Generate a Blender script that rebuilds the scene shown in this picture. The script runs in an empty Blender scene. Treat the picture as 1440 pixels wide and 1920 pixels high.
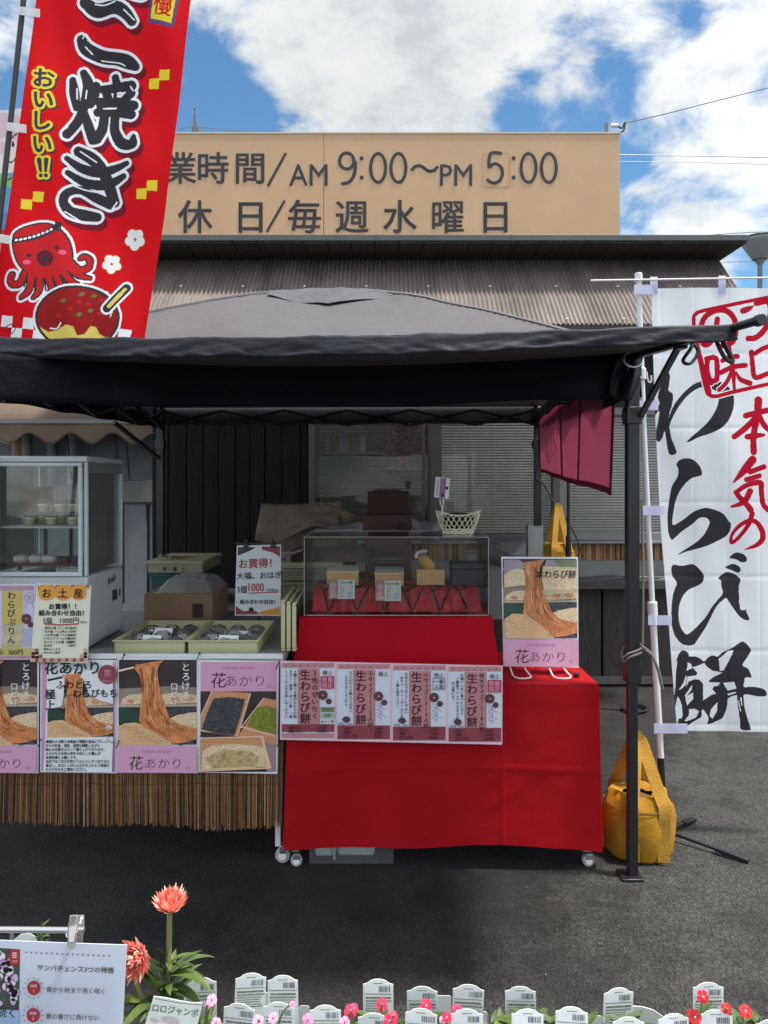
import bpy, math, random
import numpy as np
from mathutils import Vector, Matrix, noise
random.seed(11)
R = math.radians
SC = bpy.context.scene
COL = SC.collection
F, HC, HY = 1400.0, 1.62, 905.0        # focal length in photo pixels, eye height, horizon row

# ------------------------------------------------------------------ camera
cam = bpy.data.cameras.new('camera')
cam.sensor_fit = 'VERTICAL'; cam.sensor_height = 36.0; cam.lens = 36.0 * F / 1920
cam.shift_y = -(960 - HY) / 1920
cam.clip_start = 0.05; cam.clip_end = 400
co = bpy.data.objects.new('camera', cam); COL.objects.link(co)
co.location = (0, 0, HC); co.rotation_euler = (R(90), 0, 0)
SC.camera = co
# ------------------------------------------------------------------ colour management
SC.view_settings.view_transform = 'Standard'; SC.view_settings.look = 'None'
SC.view_settings.exposure = 0.80; SC.view_settings.gamma = 1.0
SC.cycles.max_bounces = 10; SC.cycles.transparent_max_bounces = 24
SC.cycles.use_denoising = True
# ------------------------------------------------------------------ sun and sky
SKX = 9.2
SUN_EL, SUN_AZ = 71.0, 106.0            # azimuth: clockwise from straight ahead (+Y)
sl = bpy.data.lights.new('sun', 'SUN'); sl.energy = 3.6; sl.angle = R(6); sl.color = (1.0, .95, .87)
so = bpy.data.objects.new('sun', sl); COL.objects.link(so)
sd = Vector((math.cos(R(SUN_EL)) * math.sin(R(SUN_AZ)), math.cos(R(SUN_EL)) * math.cos(R(SUN_AZ)), math.sin(R(SUN_EL))))
so.rotation_euler = sd.to_track_quat('Z', 'Y').to_euler(); so.location = (6, 3, 14)

def ray(px, py):
    return Vector(((px - 720) / F, 1.0, -(py - HY) / F)).normalized()
wd = bpy.data.worlds.new('World'); SC.world = wd; wd.use_nodes = True
nt = wd.node_tree; nt.nodes.clear(); N = nt.nodes.new; L = nt.links.new
out = N('ShaderNodeOutputWorld'); bg = N('ShaderNodeBackground'); bg.inputs[1].default_value = 0.1
sky = N('ShaderNodeTexSky'); sky.sky_type = 'NISHITA'; sky.sun_disc = False
sky.sun_elevation = R(SUN_EL); sky.sun_rotation = R(SUN_AZ); sky.air_density = 1.0; sky.dust_density = .2; sky.ozone_density = 1.2
tc = N('ShaderNodeTexCoord')
mp = N('ShaderNodeMapping'); mp.inputs['Scale'].default_value = (1.0, 1.0, 1.7); mp.inputs['Location'].default_value = (SKX, 1.7, .35)
L(tc.outputs['Generated'], mp.inputs[0])
def mth(op, a, b=None, c=None, clamp=False):
    m = N('ShaderNodeMath'); m.operation = op; m.use_clamp = clamp
    for i, v in enumerate((a, b, c)):
        if v is None: continue
        if isinstance(v, (int, float)): m.inputs[i].default_value = v
        else: L(v, m.inputs[i])
    return m.outputs[0]
def noise_(scale, det, rough, dist=0.0):
    n = N('ShaderNodeTexNoise'); n.inputs['Scale'].default_value = scale; n.inputs['Detail'].default_value = det
    n.inputs['Roughness'].default_value = rough; n.inputs['Distortion'].default_value = dist
    L(mp.outputs[0], n.inputs['Vector']); return n.outputs['Fac']
def near(dirv, rad, v0, v1):
    vm = N('ShaderNodeVectorMath'); vm.operation = 'DISTANCE'
    L(nvec, vm.inputs[0]); vm.inputs[1].default_value = dirv
    mr = N('ShaderNodeMapRange'); mr.interpolation_type = 'SMOOTHSTEP'
    L(vm.outputs['Value'], mr.inputs[0]); mr.inputs[1].default_value = 0; mr.inputs[2].default_value = rad
    mr.inputs[3].default_value = v0; mr.inputs[4].default_value = v1; return mr.outputs[0]
nv = N('ShaderNodeVectorMath'); nv.operation = 'NORMALIZE'; L(tc.outputs['Generated'], nv.inputs[0]); nvec = nv.outputs[0]
nz1 = noise_(6.5, 10, .58, .35)
acc = mth('MULTIPLY_ADD', nz1, 2.7, -.90)
# where the cloud bank opens and closes (directions of the sky itself)
for px, py, rad, w in ((5, 200, .20, -.30), (450, 215, .15, -.34), (1000, 225, .16, -.30), (1200, 330, .12, -.42), (1420, 210, .12, -.34), (1440, 410, .10, -.2),
                       (900, 40, .30, .20), (620, 60, .25, .16), (600, 200, .08, .16), (1340, 90, .22, .22), (1360, 300, .13, .42), (1290, 425, .12, .30), (780, 180, .14, .24), (700, -900, .9, .30)):
    acc = mth('ADD', acc, near(ray(px, py), rad, w, 0))
acc = mth('ADD', acc, near(ray(720, 250), 1.0, 0, .22))
dens = N('ShaderNodeMapRange'); dens.interpolation_type = 'SMOOTHSTEP'; L(acc, dens.inputs[0])
dens.inputs[1].default_value = .36; dens.inputs[2].default_value = .86
cr = N('ShaderNodeValToRGB'); L(mth('MULTIPLY_ADD', acc, -.10, mth('MULTIPLY_ADD', noise_(7.5, 10, .66), .85, .15)), cr.inputs[0])
cr.color_ramp.elements[0].position = .36; cr.color_ramp.elements[0].color = (3.7, 3.95, 4.15, 1)
cr.color_ramp.elements[1].position = .62; cr.color_ramp.elements[1].color = (5.4, 5.5, 5.4, 1)
e_ = cr.color_ramp.elements.new(.47); e_.color = (4.8, 4.95, 5.0, 1)
away = N('ShaderNodeVectorMath'); away.operation = 'SCALE'; L(cr.outputs[0], away.inputs[0]); L(near(ray(720, 250), 1.25, .95, 2.1), away.inputs['Scale'])
gain = N('ShaderNodeVectorMath'); gain.operation = 'MULTIPLY'; L(sky.outputs[0], gain.inputs[0]); gain.inputs[1].default_value = (.58, .84, .93)
mx = N('ShaderNodeMix'); mx.data_type = 'RGBA'
L(dens.outputs[0], mx.inputs[0]); L(gain.outputs[0], mx.inputs[6]); L(away.outputs[0], mx.inputs[7])
L(mx.outputs[2], bg.inputs[0]); L(bg.outputs[0], out.inputs[0])

# ------------------------------------------------------------------ helpers
def W(px, py, D):
    return Vector(((px - 720) / F * D, D, HC - (py - HY) / F * D))
def lin(c):
    c /= 255.0
    return c / 12.92 if c <= .04045 else ((c + .055) / 1.055) ** 2.4
def S(r, g, b, k=1.0):
    return tuple(min(.93, lin(v) * k) for v in (r, g, b)) + (1,)
MATS = {}
def mat(name, col, rough=.6, metal=0.0, var=0.0, vscale=8.0, bump=0.0, bscale=40.0, spec=.5, stretch=None, transl=0.0, col2=None, detail=5.0):
    """Principled surface with noise colour variation and noise bump."""
    if name in MATS: return MATS[name]
    m = bpy.data.materials.new(name); m.use_nodes = True; MATS[name] = m
    t = m.node_tree; p = t.nodes['Principled BSDF']; o = t.nodes['Material Output']
    if len(col) == 3: col = tuple(col) + (1,)
    p.inputs['Base Color'].default_value = col; p.inputs['Roughness'].default_value = rough
    p.inputs['Metallic'].default_value = metal; p.inputs['Specular IOR Level'].default_value = spec
    if var or bump:
        c = t.nodes.new('ShaderNodeTexCoord'); g = t.nodes.new('ShaderNodeMapping')
        t.links.new(c.outputs['Object'], g.inputs[0])
        if stretch: g.inputs['Scale'].default_value = stretch
    colout = None
    if var:
        n = t.nodes.new('ShaderNodeTexNoise'); n.inputs['Scale'].default_value = vscale; n.inputs['Detail'].default_value = detail
        n.inputs['Roughness'].default_value = .65
        t.links.new(g.outputs[0], n.inputs['Vector'])
        r = t.nodes.new('ShaderNodeValToRGB'); t.links.new(n.outputs['Fac'], r.inputs[0])
        c2 = col2 if col2 else tuple(v * (1 - var) for v in col[:3])
        c3 = tuple(min(.95, v * (1 + var * .6)) for v in col[:3])
        r.color_ramp.elements[0].position = .32; r.color_ramp.elements[0].color = tuple(c2[:3]) + (1,)
        r.color_ramp.elements[1].position = .68; r.color_ramp.elements[1].color = c3 + (1,)
        t.links.new(r.outputs[0], p.inputs['Base Color']); colout = r.outputs[0]
    if bump:
        n = t.nodes.new('ShaderNodeTexNoise'); n.inputs['Scale'].default_value = bscale; n.inputs['Detail'].default_value = 6
        t.links.new(g.outputs[0], n.inputs['Vector'])
        b = t.nodes.new('ShaderNodeBump'); b.inputs['Strength'].default_value = bump; b.inputs['Distance'].default_value = .02
        t.links.new(n.outputs['Fac'], b.inputs['Height']); t.links.new(b.outputs[0], p.inputs['Normal'])
    if transl:
        tr = t.nodes.new('ShaderNodeBsdfTranslucent'); ms = t.nodes.new('ShaderNodeMixShader')
        tr.inputs[0].default_value = col
        if colout: t.links.new(colout, tr.inputs[0])
        ms.inputs[0].default_value = transl
        t.links.new(p.outputs[0], ms.inputs[1]); t.links.new(tr.outputs[0], ms.inputs[2]); t.links.new(ms.outputs[0], o.inputs[0])
    return m
def glass(name, tint=(.93, .96, .95), rough=.02, ior=1.45, body=0.0):
    if name in MATS: return MATS[name]
    m = bpy.data.materials.new(name); m.use_nodes = True; MATS[name] = m
    t = m.node_tree; t.nodes.clear()
    o = t.nodes.new('ShaderNodeOutputMaterial'); a = t.nodes.new('ShaderNodeBsdfTransparent'); a.inputs[0].default_value = tint + (1,)
    g = t.nodes.new('ShaderNodeBsdfGlossy'); g.inputs['Roughness'].default_value = rough
    fr = t.nodes.new('ShaderNodeFresnel'); fr.inputs[0].default_value = ior
    ms = t.nodes.new('ShaderNodeMixShader'); t.links.new(fr.outputs[0], ms.inputs[0])
    t.links.new(a.outputs[0], ms.inputs[1]); t.links.new(g.outputs[0], ms.inputs[2])
    last = ms.outputs[0]
    if body:
        d = t.nodes.new('ShaderNodeBsdfDiffuse'); d.inputs[0].default_value = (.75, .77, .77, 1)
        m2 = t.nodes.new('ShaderNodeMixShader'); m2.inputs[0].default_value = body
        t.links.new(last, m2.inputs[1]); t.links.new(d.outputs[0], m2.inputs[2]); last = m2.outputs[0]
    t.links.new(last, o.inputs[0])
    return m

ORG = {}
def tag(o, label, cat, group=None):
    o['label'] = label; o['category'] = cat
    if group: o['group'] = group
    return o
def thing(name, label, cat, loc=(0, 0, 0), group=None):
    o = bpy.data.objects.new(name, None); COL.objects.link(o); o.empty_display_size = .1
    o.location = loc; ORG[o.name] = Vector(loc)
    return tag(o, label, cat, group)
def dup(root, loc, label=None, rz=None, scale=None):
    r = root.copy(); COL.objects.link(r); r.location = loc
    if rz is not None: r.rotation_euler = (0, 0, rz)
    if scale is not None: r.scale = (scale,) * 3
    if label: r['label'] = label
    for ch in list(root.children):
        c = ch.copy(); COL.objects.link(c); c.parent = r
        for g in list(ch.children):
            d = g.copy(); COL.objects.link(d); d.parent = c
    return r
class MB:
    def __init__(s): s.v = []; s.f = []; s.m = []
    def add(s, vs, fs, mi=0):
        b = len(s.v); s.v += [Vector(v) for v in vs]
        s.f += [[i + b for i in f] for f in fs]; s.m += [mi] * len(fs); return s
    def box(s, x0, x1, y0, y1, z0, z1, mi=0, M=None):
        vs = [Vector((x, y, z)) for z in (z0, z1) for y in (y0, y1) for x in (x0, x1)]
        if M: vs = [M @ v for v in vs]
        return s.add(vs, [(0, 2, 3, 1), (4, 5, 7, 6), (0, 1, 5, 4), (2, 6, 7, 3), (0, 4, 6, 2), (1, 3, 7, 5)], mi)
    def bar(s, a, b, w, h=None, mi=0, up=(0, 0, 1)):
        a, b = Vector(a), Vector(b); h = h or w; d = b - a; ln = d.length; d.normalize()
        u = Vector(up)
        if abs(d.dot(u)) > .98: u = Vector((0, 1, 0))
        x = d.cross(u).normalized(); z = x.cross(d)
        M = Matrix((x, d, z)).transposed().to_4x4(); M.translation = a
        return s.box(-w / 2, w / 2, 0, ln, -h / 2, h / 2, mi, M)
    def tube(s, pts, r, seg=8, mi=0, cap=True):
        pts = [Vector(p) for p in pts]; n = len(pts); rs = r if isinstance(r, (list, tuple)) else [r] * n
        prev = None; vs = []
        for i, p in enumerate(pts):
            d = (pts[min(i + 1, n - 1)] - pts[max(i - 1, 0)]).normalized()
            if prev is None:
                x = d.orthogonal().normalized()
            else:
                x = (prev - d * prev.dot(d)); x = x.normalized() if x.length > 1e-6 else d.orthogonal().normalized()
            prev = x; y = d.cross(x)
            for k in range(seg):
                a = 2 * math.pi * k / seg
                vs.append(p + (x * math.cos(a) + y * math.sin(a)) * rs[i])
        fs = [(i * seg + k, i * seg + (k + 1) % seg, (i + 1) * seg + (k + 1) % seg, (i + 1) * seg + k) for i in range(n - 1) for k in range(seg)]
        if cap: fs += [list(range(seg))[::-1], [(n - 1) * seg + k for k in range(seg)]]
        return s.add(vs, fs, mi)
    def lathe(s, c, prof, seg=20, mi=0, axis='Z', sx=1, sy=1, cap=True):
        c = Vector(c); vs = []
        for r, h in prof:
            for k in range(seg):
                a = 2 * math.pi * k / seg; x, y = r * math.cos(a) * sx, r * math.sin(a) * sy
                vs.append(c + {'Z': Vector((x, y, h)), 'Y': Vector((x, h, y)), 'X': Vector((h, x, y))}[axis])
        n = len(prof)
        fs = [(i * seg + k, i * seg + (k + 1) % seg, (i + 1) * seg + (k + 1) % seg, (i + 1) * seg + k) for i in range(n - 1) for k in range(seg)]
        if cap: fs += [list(range(seg))[::-1], [(n - 1) * seg + k for k in range(seg)]]
        return s.add(vs, fs, mi)
    def grid(s, fn, nu, nv, mi=0):
        vs = [fn(i / nu, j / nv) for j in range(nv + 1) for i in range(nu + 1)]
        fs = [(j * (nu + 1) + i, j * (nu + 1) + i + 1, (j + 1) * (nu + 1) + i + 1, (j + 1) * (nu + 1) + i) for j in range(nv) for i in range(nu)]
        return s.add(vs, fs, mi)
    def prism(s, poly, y0, y1, mi=0, T=None):
        n = len(poly); T = T or (lambda x, y, z: Vector((x, y, z)))
        vs = [T(x, y0, z) for x, z in poly] + [T(x, y1, z) for x, z in poly]
        fs = [list(range(n)), list(range(n, 2 * n))[::-1]] + [(i, i + n, (i + 1) % n + n, (i + 1) % n) for i in range(n)]
        return s.add(vs, fs, mi)
    def build(s, name, mats, parent=None, origin=None, smooth=True, bevel=0.0, angle=40, solid=0.0, local=False):
        me = bpy.data.meshes.new(name)
        if parent is not None:
            o0 = ORG[parent.name] if not local else Vector()
        else:
            if origin is None:
                xs = [v.x for v in s.v]; ys = [v.y for v in s.v]
                origin = ((min(xs) + max(xs)) / 2, (min(ys) + max(ys)) / 2, min(v.z for v in s.v))
            o0 = Vector(origin)
        me.from_pydata([tuple(v - o0) for v in s.v], [], s.f)
        mats = mats if isinstance(mats, (list, tuple)) else [mats]
        for m in mats: me.materials.append(m)
        me.polygons.foreach_set('material_index', s.m)
        if smooth:
            me.polygons.foreach_set('use_smooth', [True] * len(s.f)); me.set_sharp_from_angle(angle=R(angle))
        me.update()
        o = bpy.data.objects.new(name, me); COL.objects.link(o)
        if parent is not None:
            o.parent = parent; ORG[o.name] = ORG[parent.name]
        else:
            o.location = o0; ORG[o.name] = o0
        if solid:
            md = o.modifiers.new('s', 'SOLIDIFY'); md.thickness = solid; md.offset = 0
        if bevel:
            md = o.modifiers.new('b', 'BEVEL'); md.width = bevel; md.segments = 2; md.limit_method = 'ANGLE'; md.angle_limit = R(35)
        return o
def catmull(pts, n=6, closed=False):
    out = []; P = [Vector(p) for p in pts]; m = len(P)
    rng = range(m) if closed else range(m - 1)
    for i in rng:
        if closed: a, b, c, d = P[i - 1], P[i], P[(i + 1) % m], P[(i + 2) % m]
        else: a, b, c, d = P[max(i - 1, 0)], P[i], P[i + 1], P[min(i + 2, m - 1)]
        for k in range(n):
            t = k / n
            out.append(.5 * ((2 * b) + (c - a) * t + (2 * a - 5 * b + 4 * c - d) * t * t + (3 * b - a - 3 * c + d) * t ** 3))
    if not closed: out.append(P[-1])
    return out

# ---- lettering: the bundled font, one mesh per string, cached
_g = {}
def _fill(ch, off):
    c = bpy.data.curves.new('t', 'FONT'); c.body = ch; c.resolution_u = 2; c.offset = off
    o = bpy.data.objects.new('t', c); COL.objects.link(o)
    me = bpy.data.meshes.new_from_object(o.evaluated_get(bpy.context.evaluated_depsgraph_get()))
    vs = [(v.co.x, v.co.y) for v in me.vertices]; fs = [list(p.vertices) for p in me.polygons]
    bpy.data.objects.remove(o); bpy.data.curves.remove(c); bpy.data.meshes.remove(me)
    ar = sum(abs(sum(vs[f[k - 1]][0] * vs[f[k]][1] - vs[f[k]][0] * vs[f[k - 1]][1] for k in range(len(f)))) / 2 for f in fs)
    return vs, fs, ar
def covers(v0, f0, v, f, off):
    """the bold fill holds every triangle of the regular one (or the reverse for a light one) and never overlaps itself"""
    def hits(p, V, T):
        n = 0
        for t in T:
            s = [(V[t[k]][0] - V[t[k - 1]][0]) * (p[1] - V[t[k - 1]][1]) - (V[t[k]][1] - V[t[k - 1]][1]) * (p[0] - V[t[k - 1]][0]) for k in range(len(t))]
            n += all(q >= -1e-7 for q in s) or all(q <= 1e-7 for q in s)
        return n
    cen = lambda V, t: (sum(V[i][0] for i in t) / len(t), sum(V[i][1] for i in t) / len(t))
    A, B = ((v0, f0), (v, f)) if off > 0 else ((v, f), (v0, f0))
    return all(hits(cen(A[0], t), *B) for t in A[1]) and sum(hits(cen(v, t), v, f) > 1 for t in f) == 0
def glyph(ch, off=0.0):
    """one character; bold = regular fill plus a band along every outline edge, light = inset outline if it fills cleanly."""
    k = (ch, round(off, 4))
    if k in _g: return _g[k]
    if (ch, 0.0) not in _g: _g[(ch, 0.0)] = _fill(ch, 0.0)[:2]
    v0, f0 = _g[(ch, 0.0)]
    if off > 0:
        cnt = {}
        for f in f0:
            for q in range(len(f)):
                e = tuple(sorted((f[q - 1], f[q]))); cnt[e] = cnt.get(e, 0) + 1
        vs, fs = list(v0), [list(f) for f in f0]
        for (a, b), n in cnt.items():
            if n != 1: continue
            ax, ay = v0[a]; bx, by = v0[b]; l = math.dist(v0[a], v0[b])
            if l < 1e-6: continue
            dx, dy = (bx - ax) / l * off, (by - ay) / l * off; m = len(vs)
            vs += [(ax - dx * .6 - dy, ay - dy * .6 + dx), (bx + dx * .6 - dy, by + dy * .6 + dx), (bx + dx * .6 + dy, by + dy * .6 - dx), (ax - dx * .6 + dy, ay - dy * .6 - dx)]
            fs.append([m, m + 1, m + 2, m + 3])
        _g[k] = (vs, fs)
    else:
        _g[k] = (v0, f0)
        for m in (1, .85, 1.15, .7, .5):
            v, f, a = _fill(ch, off * m)
            if covers(v0, f0, v, f, off): _g[k] = (v, f); break
    return _g[k]
_adv = {}
def adv(ch):
    if ord(ch) > 0x2000: return 1.0
    if ch not in _adv:
        _adv[ch] = max(v[0] for v in _fill(ch + 'H', 0)[0]) - max(v[0] for v in _fill('H', 0)[0])
    return _adv[ch]
def glyphs(s, off=0.0):
    vs, fs, x = [], [], 0.0
    for ch in s:
        if ch != ' ':
            v, f = glyph(ch, off); b = len(vs); vs += [(p[0] + x, p[1]) for p in v]; fs += [[i + b for i in q] for q in f]
        x += adv(ch)
    return vs, fs
def txt(s, x, y, size, off=0.0, align='l', vert=False, sx=1.0, rot=0.0, pitch=1.0, skew=0.0):
    """polygons of a string in photo rows and columns; (x, y) = left/centre of the line (or column top)."""
    polys = []
    if vert:
        for i, ch in enumerate(s):
            if ch == ' ': continue
            polys += txt('｜' if ch == 'ー' else ch, x, y + size * (.5 + i * pitch), size, off, 'c', False, sx, rot)
        return polys
    vs, fs = glyphs(s, off)
    if not vs: return polys
    x0 = min(v[0] for v in vs); x1 = max(v[0] for v in vs)
    ox = {'l': x0, 'c': (x0 + x1) / 2, 'r': x1}[align]
    ca, sa = math.cos(rot), math.sin(rot)
    q = []
    for a, b in vs:
        u = (a - ox) * size * sx; w = -(b - .38) * size
        u -= w * skew
        q.append((x + u * ca - w * sa, y + u * sa + w * ca))
    return [[q[i] for i in f] for f in fs]
def rect(x0, y0, x1, y1): return [(x0, y0), (x1, y0), (x1, y1), (x0, y1)]
def ell(cx, cy, rx, ry=None, n=20, rot=0.0):
    ry = ry or rx; c, s_ = math.cos(rot), math.sin(rot); r = []
    for i in range(n):
        a = 2 * math.pi * i / n; u, v = rx * math.cos(a), ry * math.sin(a)
        r.append((cx + u * c - v * s_, cy + u * s_ + v * c))
    return r
def line(x0, y0, x1, y1, w):
    d = Vector((x1 - x0, y1 - y0)).normalized(); n = Vector((-d.y, d.x)) * w / 2
    return [(x0 + n.x, y0 + n.y), (x1 + n.x, y1 + n.y), (x1 - n.x, y1 - n.y), (x0 - n.x, y0 - n.y)]
class Sheet:
    """printed sheet that stands square to the view: board + thin layers of ink, all one mesh."""
    def __init__(s, D, corners, base, thick=.003, tilt=0.0):
        s.D = D; s.mats = []; s.mb = MB(); s.k = 0; s.tilt = tilt; s.c = corners; s.dz = .0005
        s.ybot = max(p[1] for p in corners)
        mi = s.mi(base); n = len(corners)
        fr = [s.w(p, 0) for p in corners]; bk = [s.w(p, 0) + Vector((0, thick, 0)) for p in corners]
        s.mb.add(fr + bk, [list(range(n))[::-1], list(range(n, 2 * n))] + [(i, (i + 1) % n, (i + 1) % n + n, i + n) for i in range(n)], mi)
    def w(s, p, k):
        v = W(p[0], p[1], s.D); v.y -= k * s.dz
        if s.tilt:
            zb = W(0, s.ybot, s.D).z; v.y += (v.z - zb) * s.tilt
        return v
    def mi(s, m):
        if m not in s.mats: s.mats.append(m)
        return s.mats.index(m)
    def ink(s, m, polys, same=False):
        if not same: s.k += 1
        if polys and not isinstance(polys[0][0], (tuple, list, Vector)): polys = [polys]
        mi = s.mi(m)
        for ip, p in enumerate(polys):
            p = list(p); kk = s.k + (ip % 9) * .085
            ar = sum(p[i - 1][0] * p[i][1] - p[i][0] * p[i - 1][1] for i in range(len(p)))
            if ar > 0: p = p[::-1]
            s.mb.add([s.w(q, kk) for q in p], [list(range(len(p)))], mi)
        return s
    def build(s, name, label=None, cat=None, group=None, parent=None):
        o = s.mb.build(name, s.mats, parent, smooth=False)
        if label: tag(o, label, cat, group)
        return o
class Paint:
    """cloth printed cell by cell; painting happens in photo rows/columns, the cloth itself hangs at distance D."""
    def __init__(s, xl, w, y0, y1, cell=1.0):
        s.ny = int((y1 - y0) / cell); s.nx = int(w / cell); s.cell = cell
        yy = y0 + np.arange(s.ny + 1) * cell
        xx = np.array([xl(y) for y in yy])
        s.VX = xx[:, None] + np.arange(s.nx + 1)[None, :] * cell; s.VY = np.repeat(yy[:, None], s.nx + 1, 1)
        s.X = (s.VX[:-1, :-1] + s.VX[1:, 1:]) / 2; s.Y = (s.VY[:-1, :-1] + s.VY[1:, 1:]) / 2
        s.id = np.zeros(s.X.shape, np.int32)
    def poly(s, pts):
        inside = np.zeros(s.X.shape, bool); n = len(pts)
        for i in range(n):
            x1, y1 = pts[i - 1][0], pts[i - 1][1]; x2, y2 = pts[i][0], pts[i][1]
            if y1 == y2: continue
            c = ((y1 > s.Y) != (y2 > s.Y)) & (s.X < (x2 - x1) * (s.Y - y1) / (y2 - y1) + x1)
            inside ^= c
        return inside
    def polys(s, pl):
        r = np.zeros(s.X.shape, bool)
        for p in pl: r |= s.poly(p)
        return r
    def smooth(s, pts, n=5): return s.poly([tuple(v) for v in catmull([(a, b, 0) for a, b in pts], n, True)])
    def stroke(s, pts, w):
        ws = w if isinstance(w, (list, tuple)) else [w] * len(pts)
        c = catmull([(p[0], p[1], q) for p, q in zip(pts, ws)], 8)
        r = np.zeros(s.X.shape, bool)
        for a, b in zip(c[:-1], c[1:]):
            dx, dy = b.x - a.x, b.y - a.y; l2 = dx * dx + dy * dy + 1e-9
            t = np.clip(((s.X - a.x) * dx + (s.Y - a.y) * dy) / l2, 0, 1)
            d = np.hypot(s.X - a.x - t * dx, s.Y - a.y - t * dy)
            r |= d < (a.z + (b.z - a.z) * t) / 2
        return r
    def dil(s, m, r):
        k = int(math.ceil(r / s.cell)); o = m.copy(); rr = (r / s.cell) ** 2
        for dy in range(-k, k + 1):
            for dx in range(-k, k + 1):
                if dx * dx + dy * dy <= rr: o |= s.shift(m, dx * s.cell, dy * s.cell)
        return o
    def shift(s, m, dx, dy):
        dx = int(round(dx / s.cell)); dy = int(round(dy / s.cell)); o = np.zeros_like(m); h, w = m.shape
        o[max(dy, 0):h + min(dy, 0), max(dx, 0):w + min(dx, 0)] = m[max(-dy, 0):h + min(-dy, 0), max(-dx, 0):w + min(-dx, 0)]
        return o
    def set(s, m, i): s.id[m] = i
    def build(s, name, D, mats, ripple, parent):
        x = (s.VX - 720) / F * D; z = HC - (s.VY - HY) / F * D
        y = D + ripple(x, z)
        o0 = ORG[parent.name]
        v = np.stack([x - o0.x, y - o0.y, z - o0.z], -1).reshape(-1, 3)
        w = s.nx + 1; j, i = np.mgrid[0:s.ny, 0:s.nx]
        q = np.stack([j * w + i, (j + 1) * w + i, (j + 1) * w + i + 1, j * w + i + 1], -1).reshape(-1, 4)
        me = bpy.data.meshes.new(name); n = len(q)
        me.vertices.add(len(v)); me.vertices.foreach_set('co', v.astype(np.float32).ravel())
        me.loops.add(n * 4); me.loops.foreach_set('vertex_index', q.astype(np.int32).ravel())
        me.polygons.add(n); me.polygons.foreach_set('loop_start', np.arange(0, n * 4, 4, dtype=np.int32))
        me.update(calc_edges=True)
        for m in mats: me.materials.append(m)
        me.polygons.foreach_set('material_index', s.id.ravel().astype(np.int32))
        me.polygons.foreach_set('use_smooth', np.ones(n, bool)); me.update()
        o = bpy.data.objects.new(name, me); COL.objects.link(o); o.parent = parent; ORG[o.name] = o0
        return o
# ------------------------------------------------------------------ materials
WHITE_PAPER = mat('white_paper', S(228, 230, 236), .45, spec=.4)
CARD_WHITE = mat('card_white', S(222, 224, 226), .5)
INK = mat('black_ink', S(28, 26, 28), .6)
INK_BROWN = mat('brown_ink', S(62, 30, 38), .6)
INK_GREY = mat('grey_ink', S(120, 122, 128), .6)
INK_RED = mat('red_ink', S(176, 36, 48), .6)
PINK = mat('pink_print', S(212, 158, 190), .5)
PINK_DARK = mat('dusky_pink_print', S(186, 132, 138), .5)
MAROON = mat('maroon_print', S(140, 62, 74), .5)
YELLOW_PRINT = mat('mustard_print', S(200, 180, 104), .5)
ORANGE_PRINT = mat('orange_print', S(226, 158, 60), .5)
CHECK_PINK = mat('check_pink_print', S(206, 168, 156), .5)
CHECK_BROWN = mat('check_brown_print', S(150, 84, 76), .5)
MOCHI = mat('mochi_print', S(224, 142, 88), .4, var=.5, vscale=42, detail=9, stretch=(1.7, 1, .6))
KINAKO = mat('kinako_print', S(226, 184, 138), .45, var=.35, vscale=150, detail=8)
BEIGE_PRINT = mat('beige_print', S(230, 204, 168), .45, var=.38, vscale=140, detail=8)
SESAME = mat('sesame_print', S(72, 72, 78), .45, var=.85, vscale=90, detail=8)
MATCHA = mat('matcha_print', S(128, 134, 42), .45, var=.5, vscale=70, detail=8)
WOOD_PRINT = mat('wood_print', S(206, 146, 108), .45, var=.15, vscale=20, stretch=(1, 1, 6))
DARK_PRINT = mat('dark_print', S(58, 48, 50), .45, var=.3, vscale=6)
GREEN_PRINT = mat('green_print', S(40, 72, 58), .45)
BLACK_METAL = mat('black_metal', (.012, .012, .015, 1), .38, bump=.05, bscale=200)
STEEL = mat('steel', (.55, .55, .56, 1), .3, metal=.9)
WHITE_METAL = mat('white_enamel', (.74, .75, .76, 1), .35, var=.06, vscale=4)
WHITE_PLASTIC = mat('white_plastic', (.75, .75, .74, 1), .45)
CLEAR = glass('clear_plastic', (.94, .95, .95), .04)
CLEAR2 = glass('cloudy_plastic', (.85, .87, .87), .15, 1.45, .25)
WINDOW_GLASS = glass('window_glass', (.92, .92, .91), .01, 1.27, .035)  # pale diffuse body stands in for reflections on the panes
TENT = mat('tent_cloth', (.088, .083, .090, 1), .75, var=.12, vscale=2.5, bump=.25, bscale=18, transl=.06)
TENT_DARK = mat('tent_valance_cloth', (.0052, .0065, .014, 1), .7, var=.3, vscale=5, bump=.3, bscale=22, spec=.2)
RED_CLOTH = mat('red_cloth', (.34, .003, .008, 1), .8, var=.10, vscale=3, bump=.12, bscale=14, spec=.15)
CREAM = mat('cream_plastic', S(192, 189, 150), .4, var=.05, vscale=6)
CARDBOARD = mat('cardboard', (.26, .16, .095, 1), .85, var=.14, vscale=5, bump=.05, bscale=60)
YELLOW_CANVAS = mat('yellow_canvas', (.37, .185, .014, 1), .85, spec=.25, var=.28, vscale=7, bump=.3, bscale=16)
DARK_WOOD = mat('dark_wood', (.014, .012, .012, 1), .8, spec=.2, var=.5, vscale=7, bump=.3, bscale=30, stretch=(9, 9, .5))
REED = [mat('reed_%s' % n, c, .7, var=.25, vscale=30) for n, c in (('tan', (.33, .165, .066, 1)), ('brown', (.185, .082, .033, 1)), ('pale', (.44, .26, .125, 1)), ('dark', (.06, .028, .013, 1)))]

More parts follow.
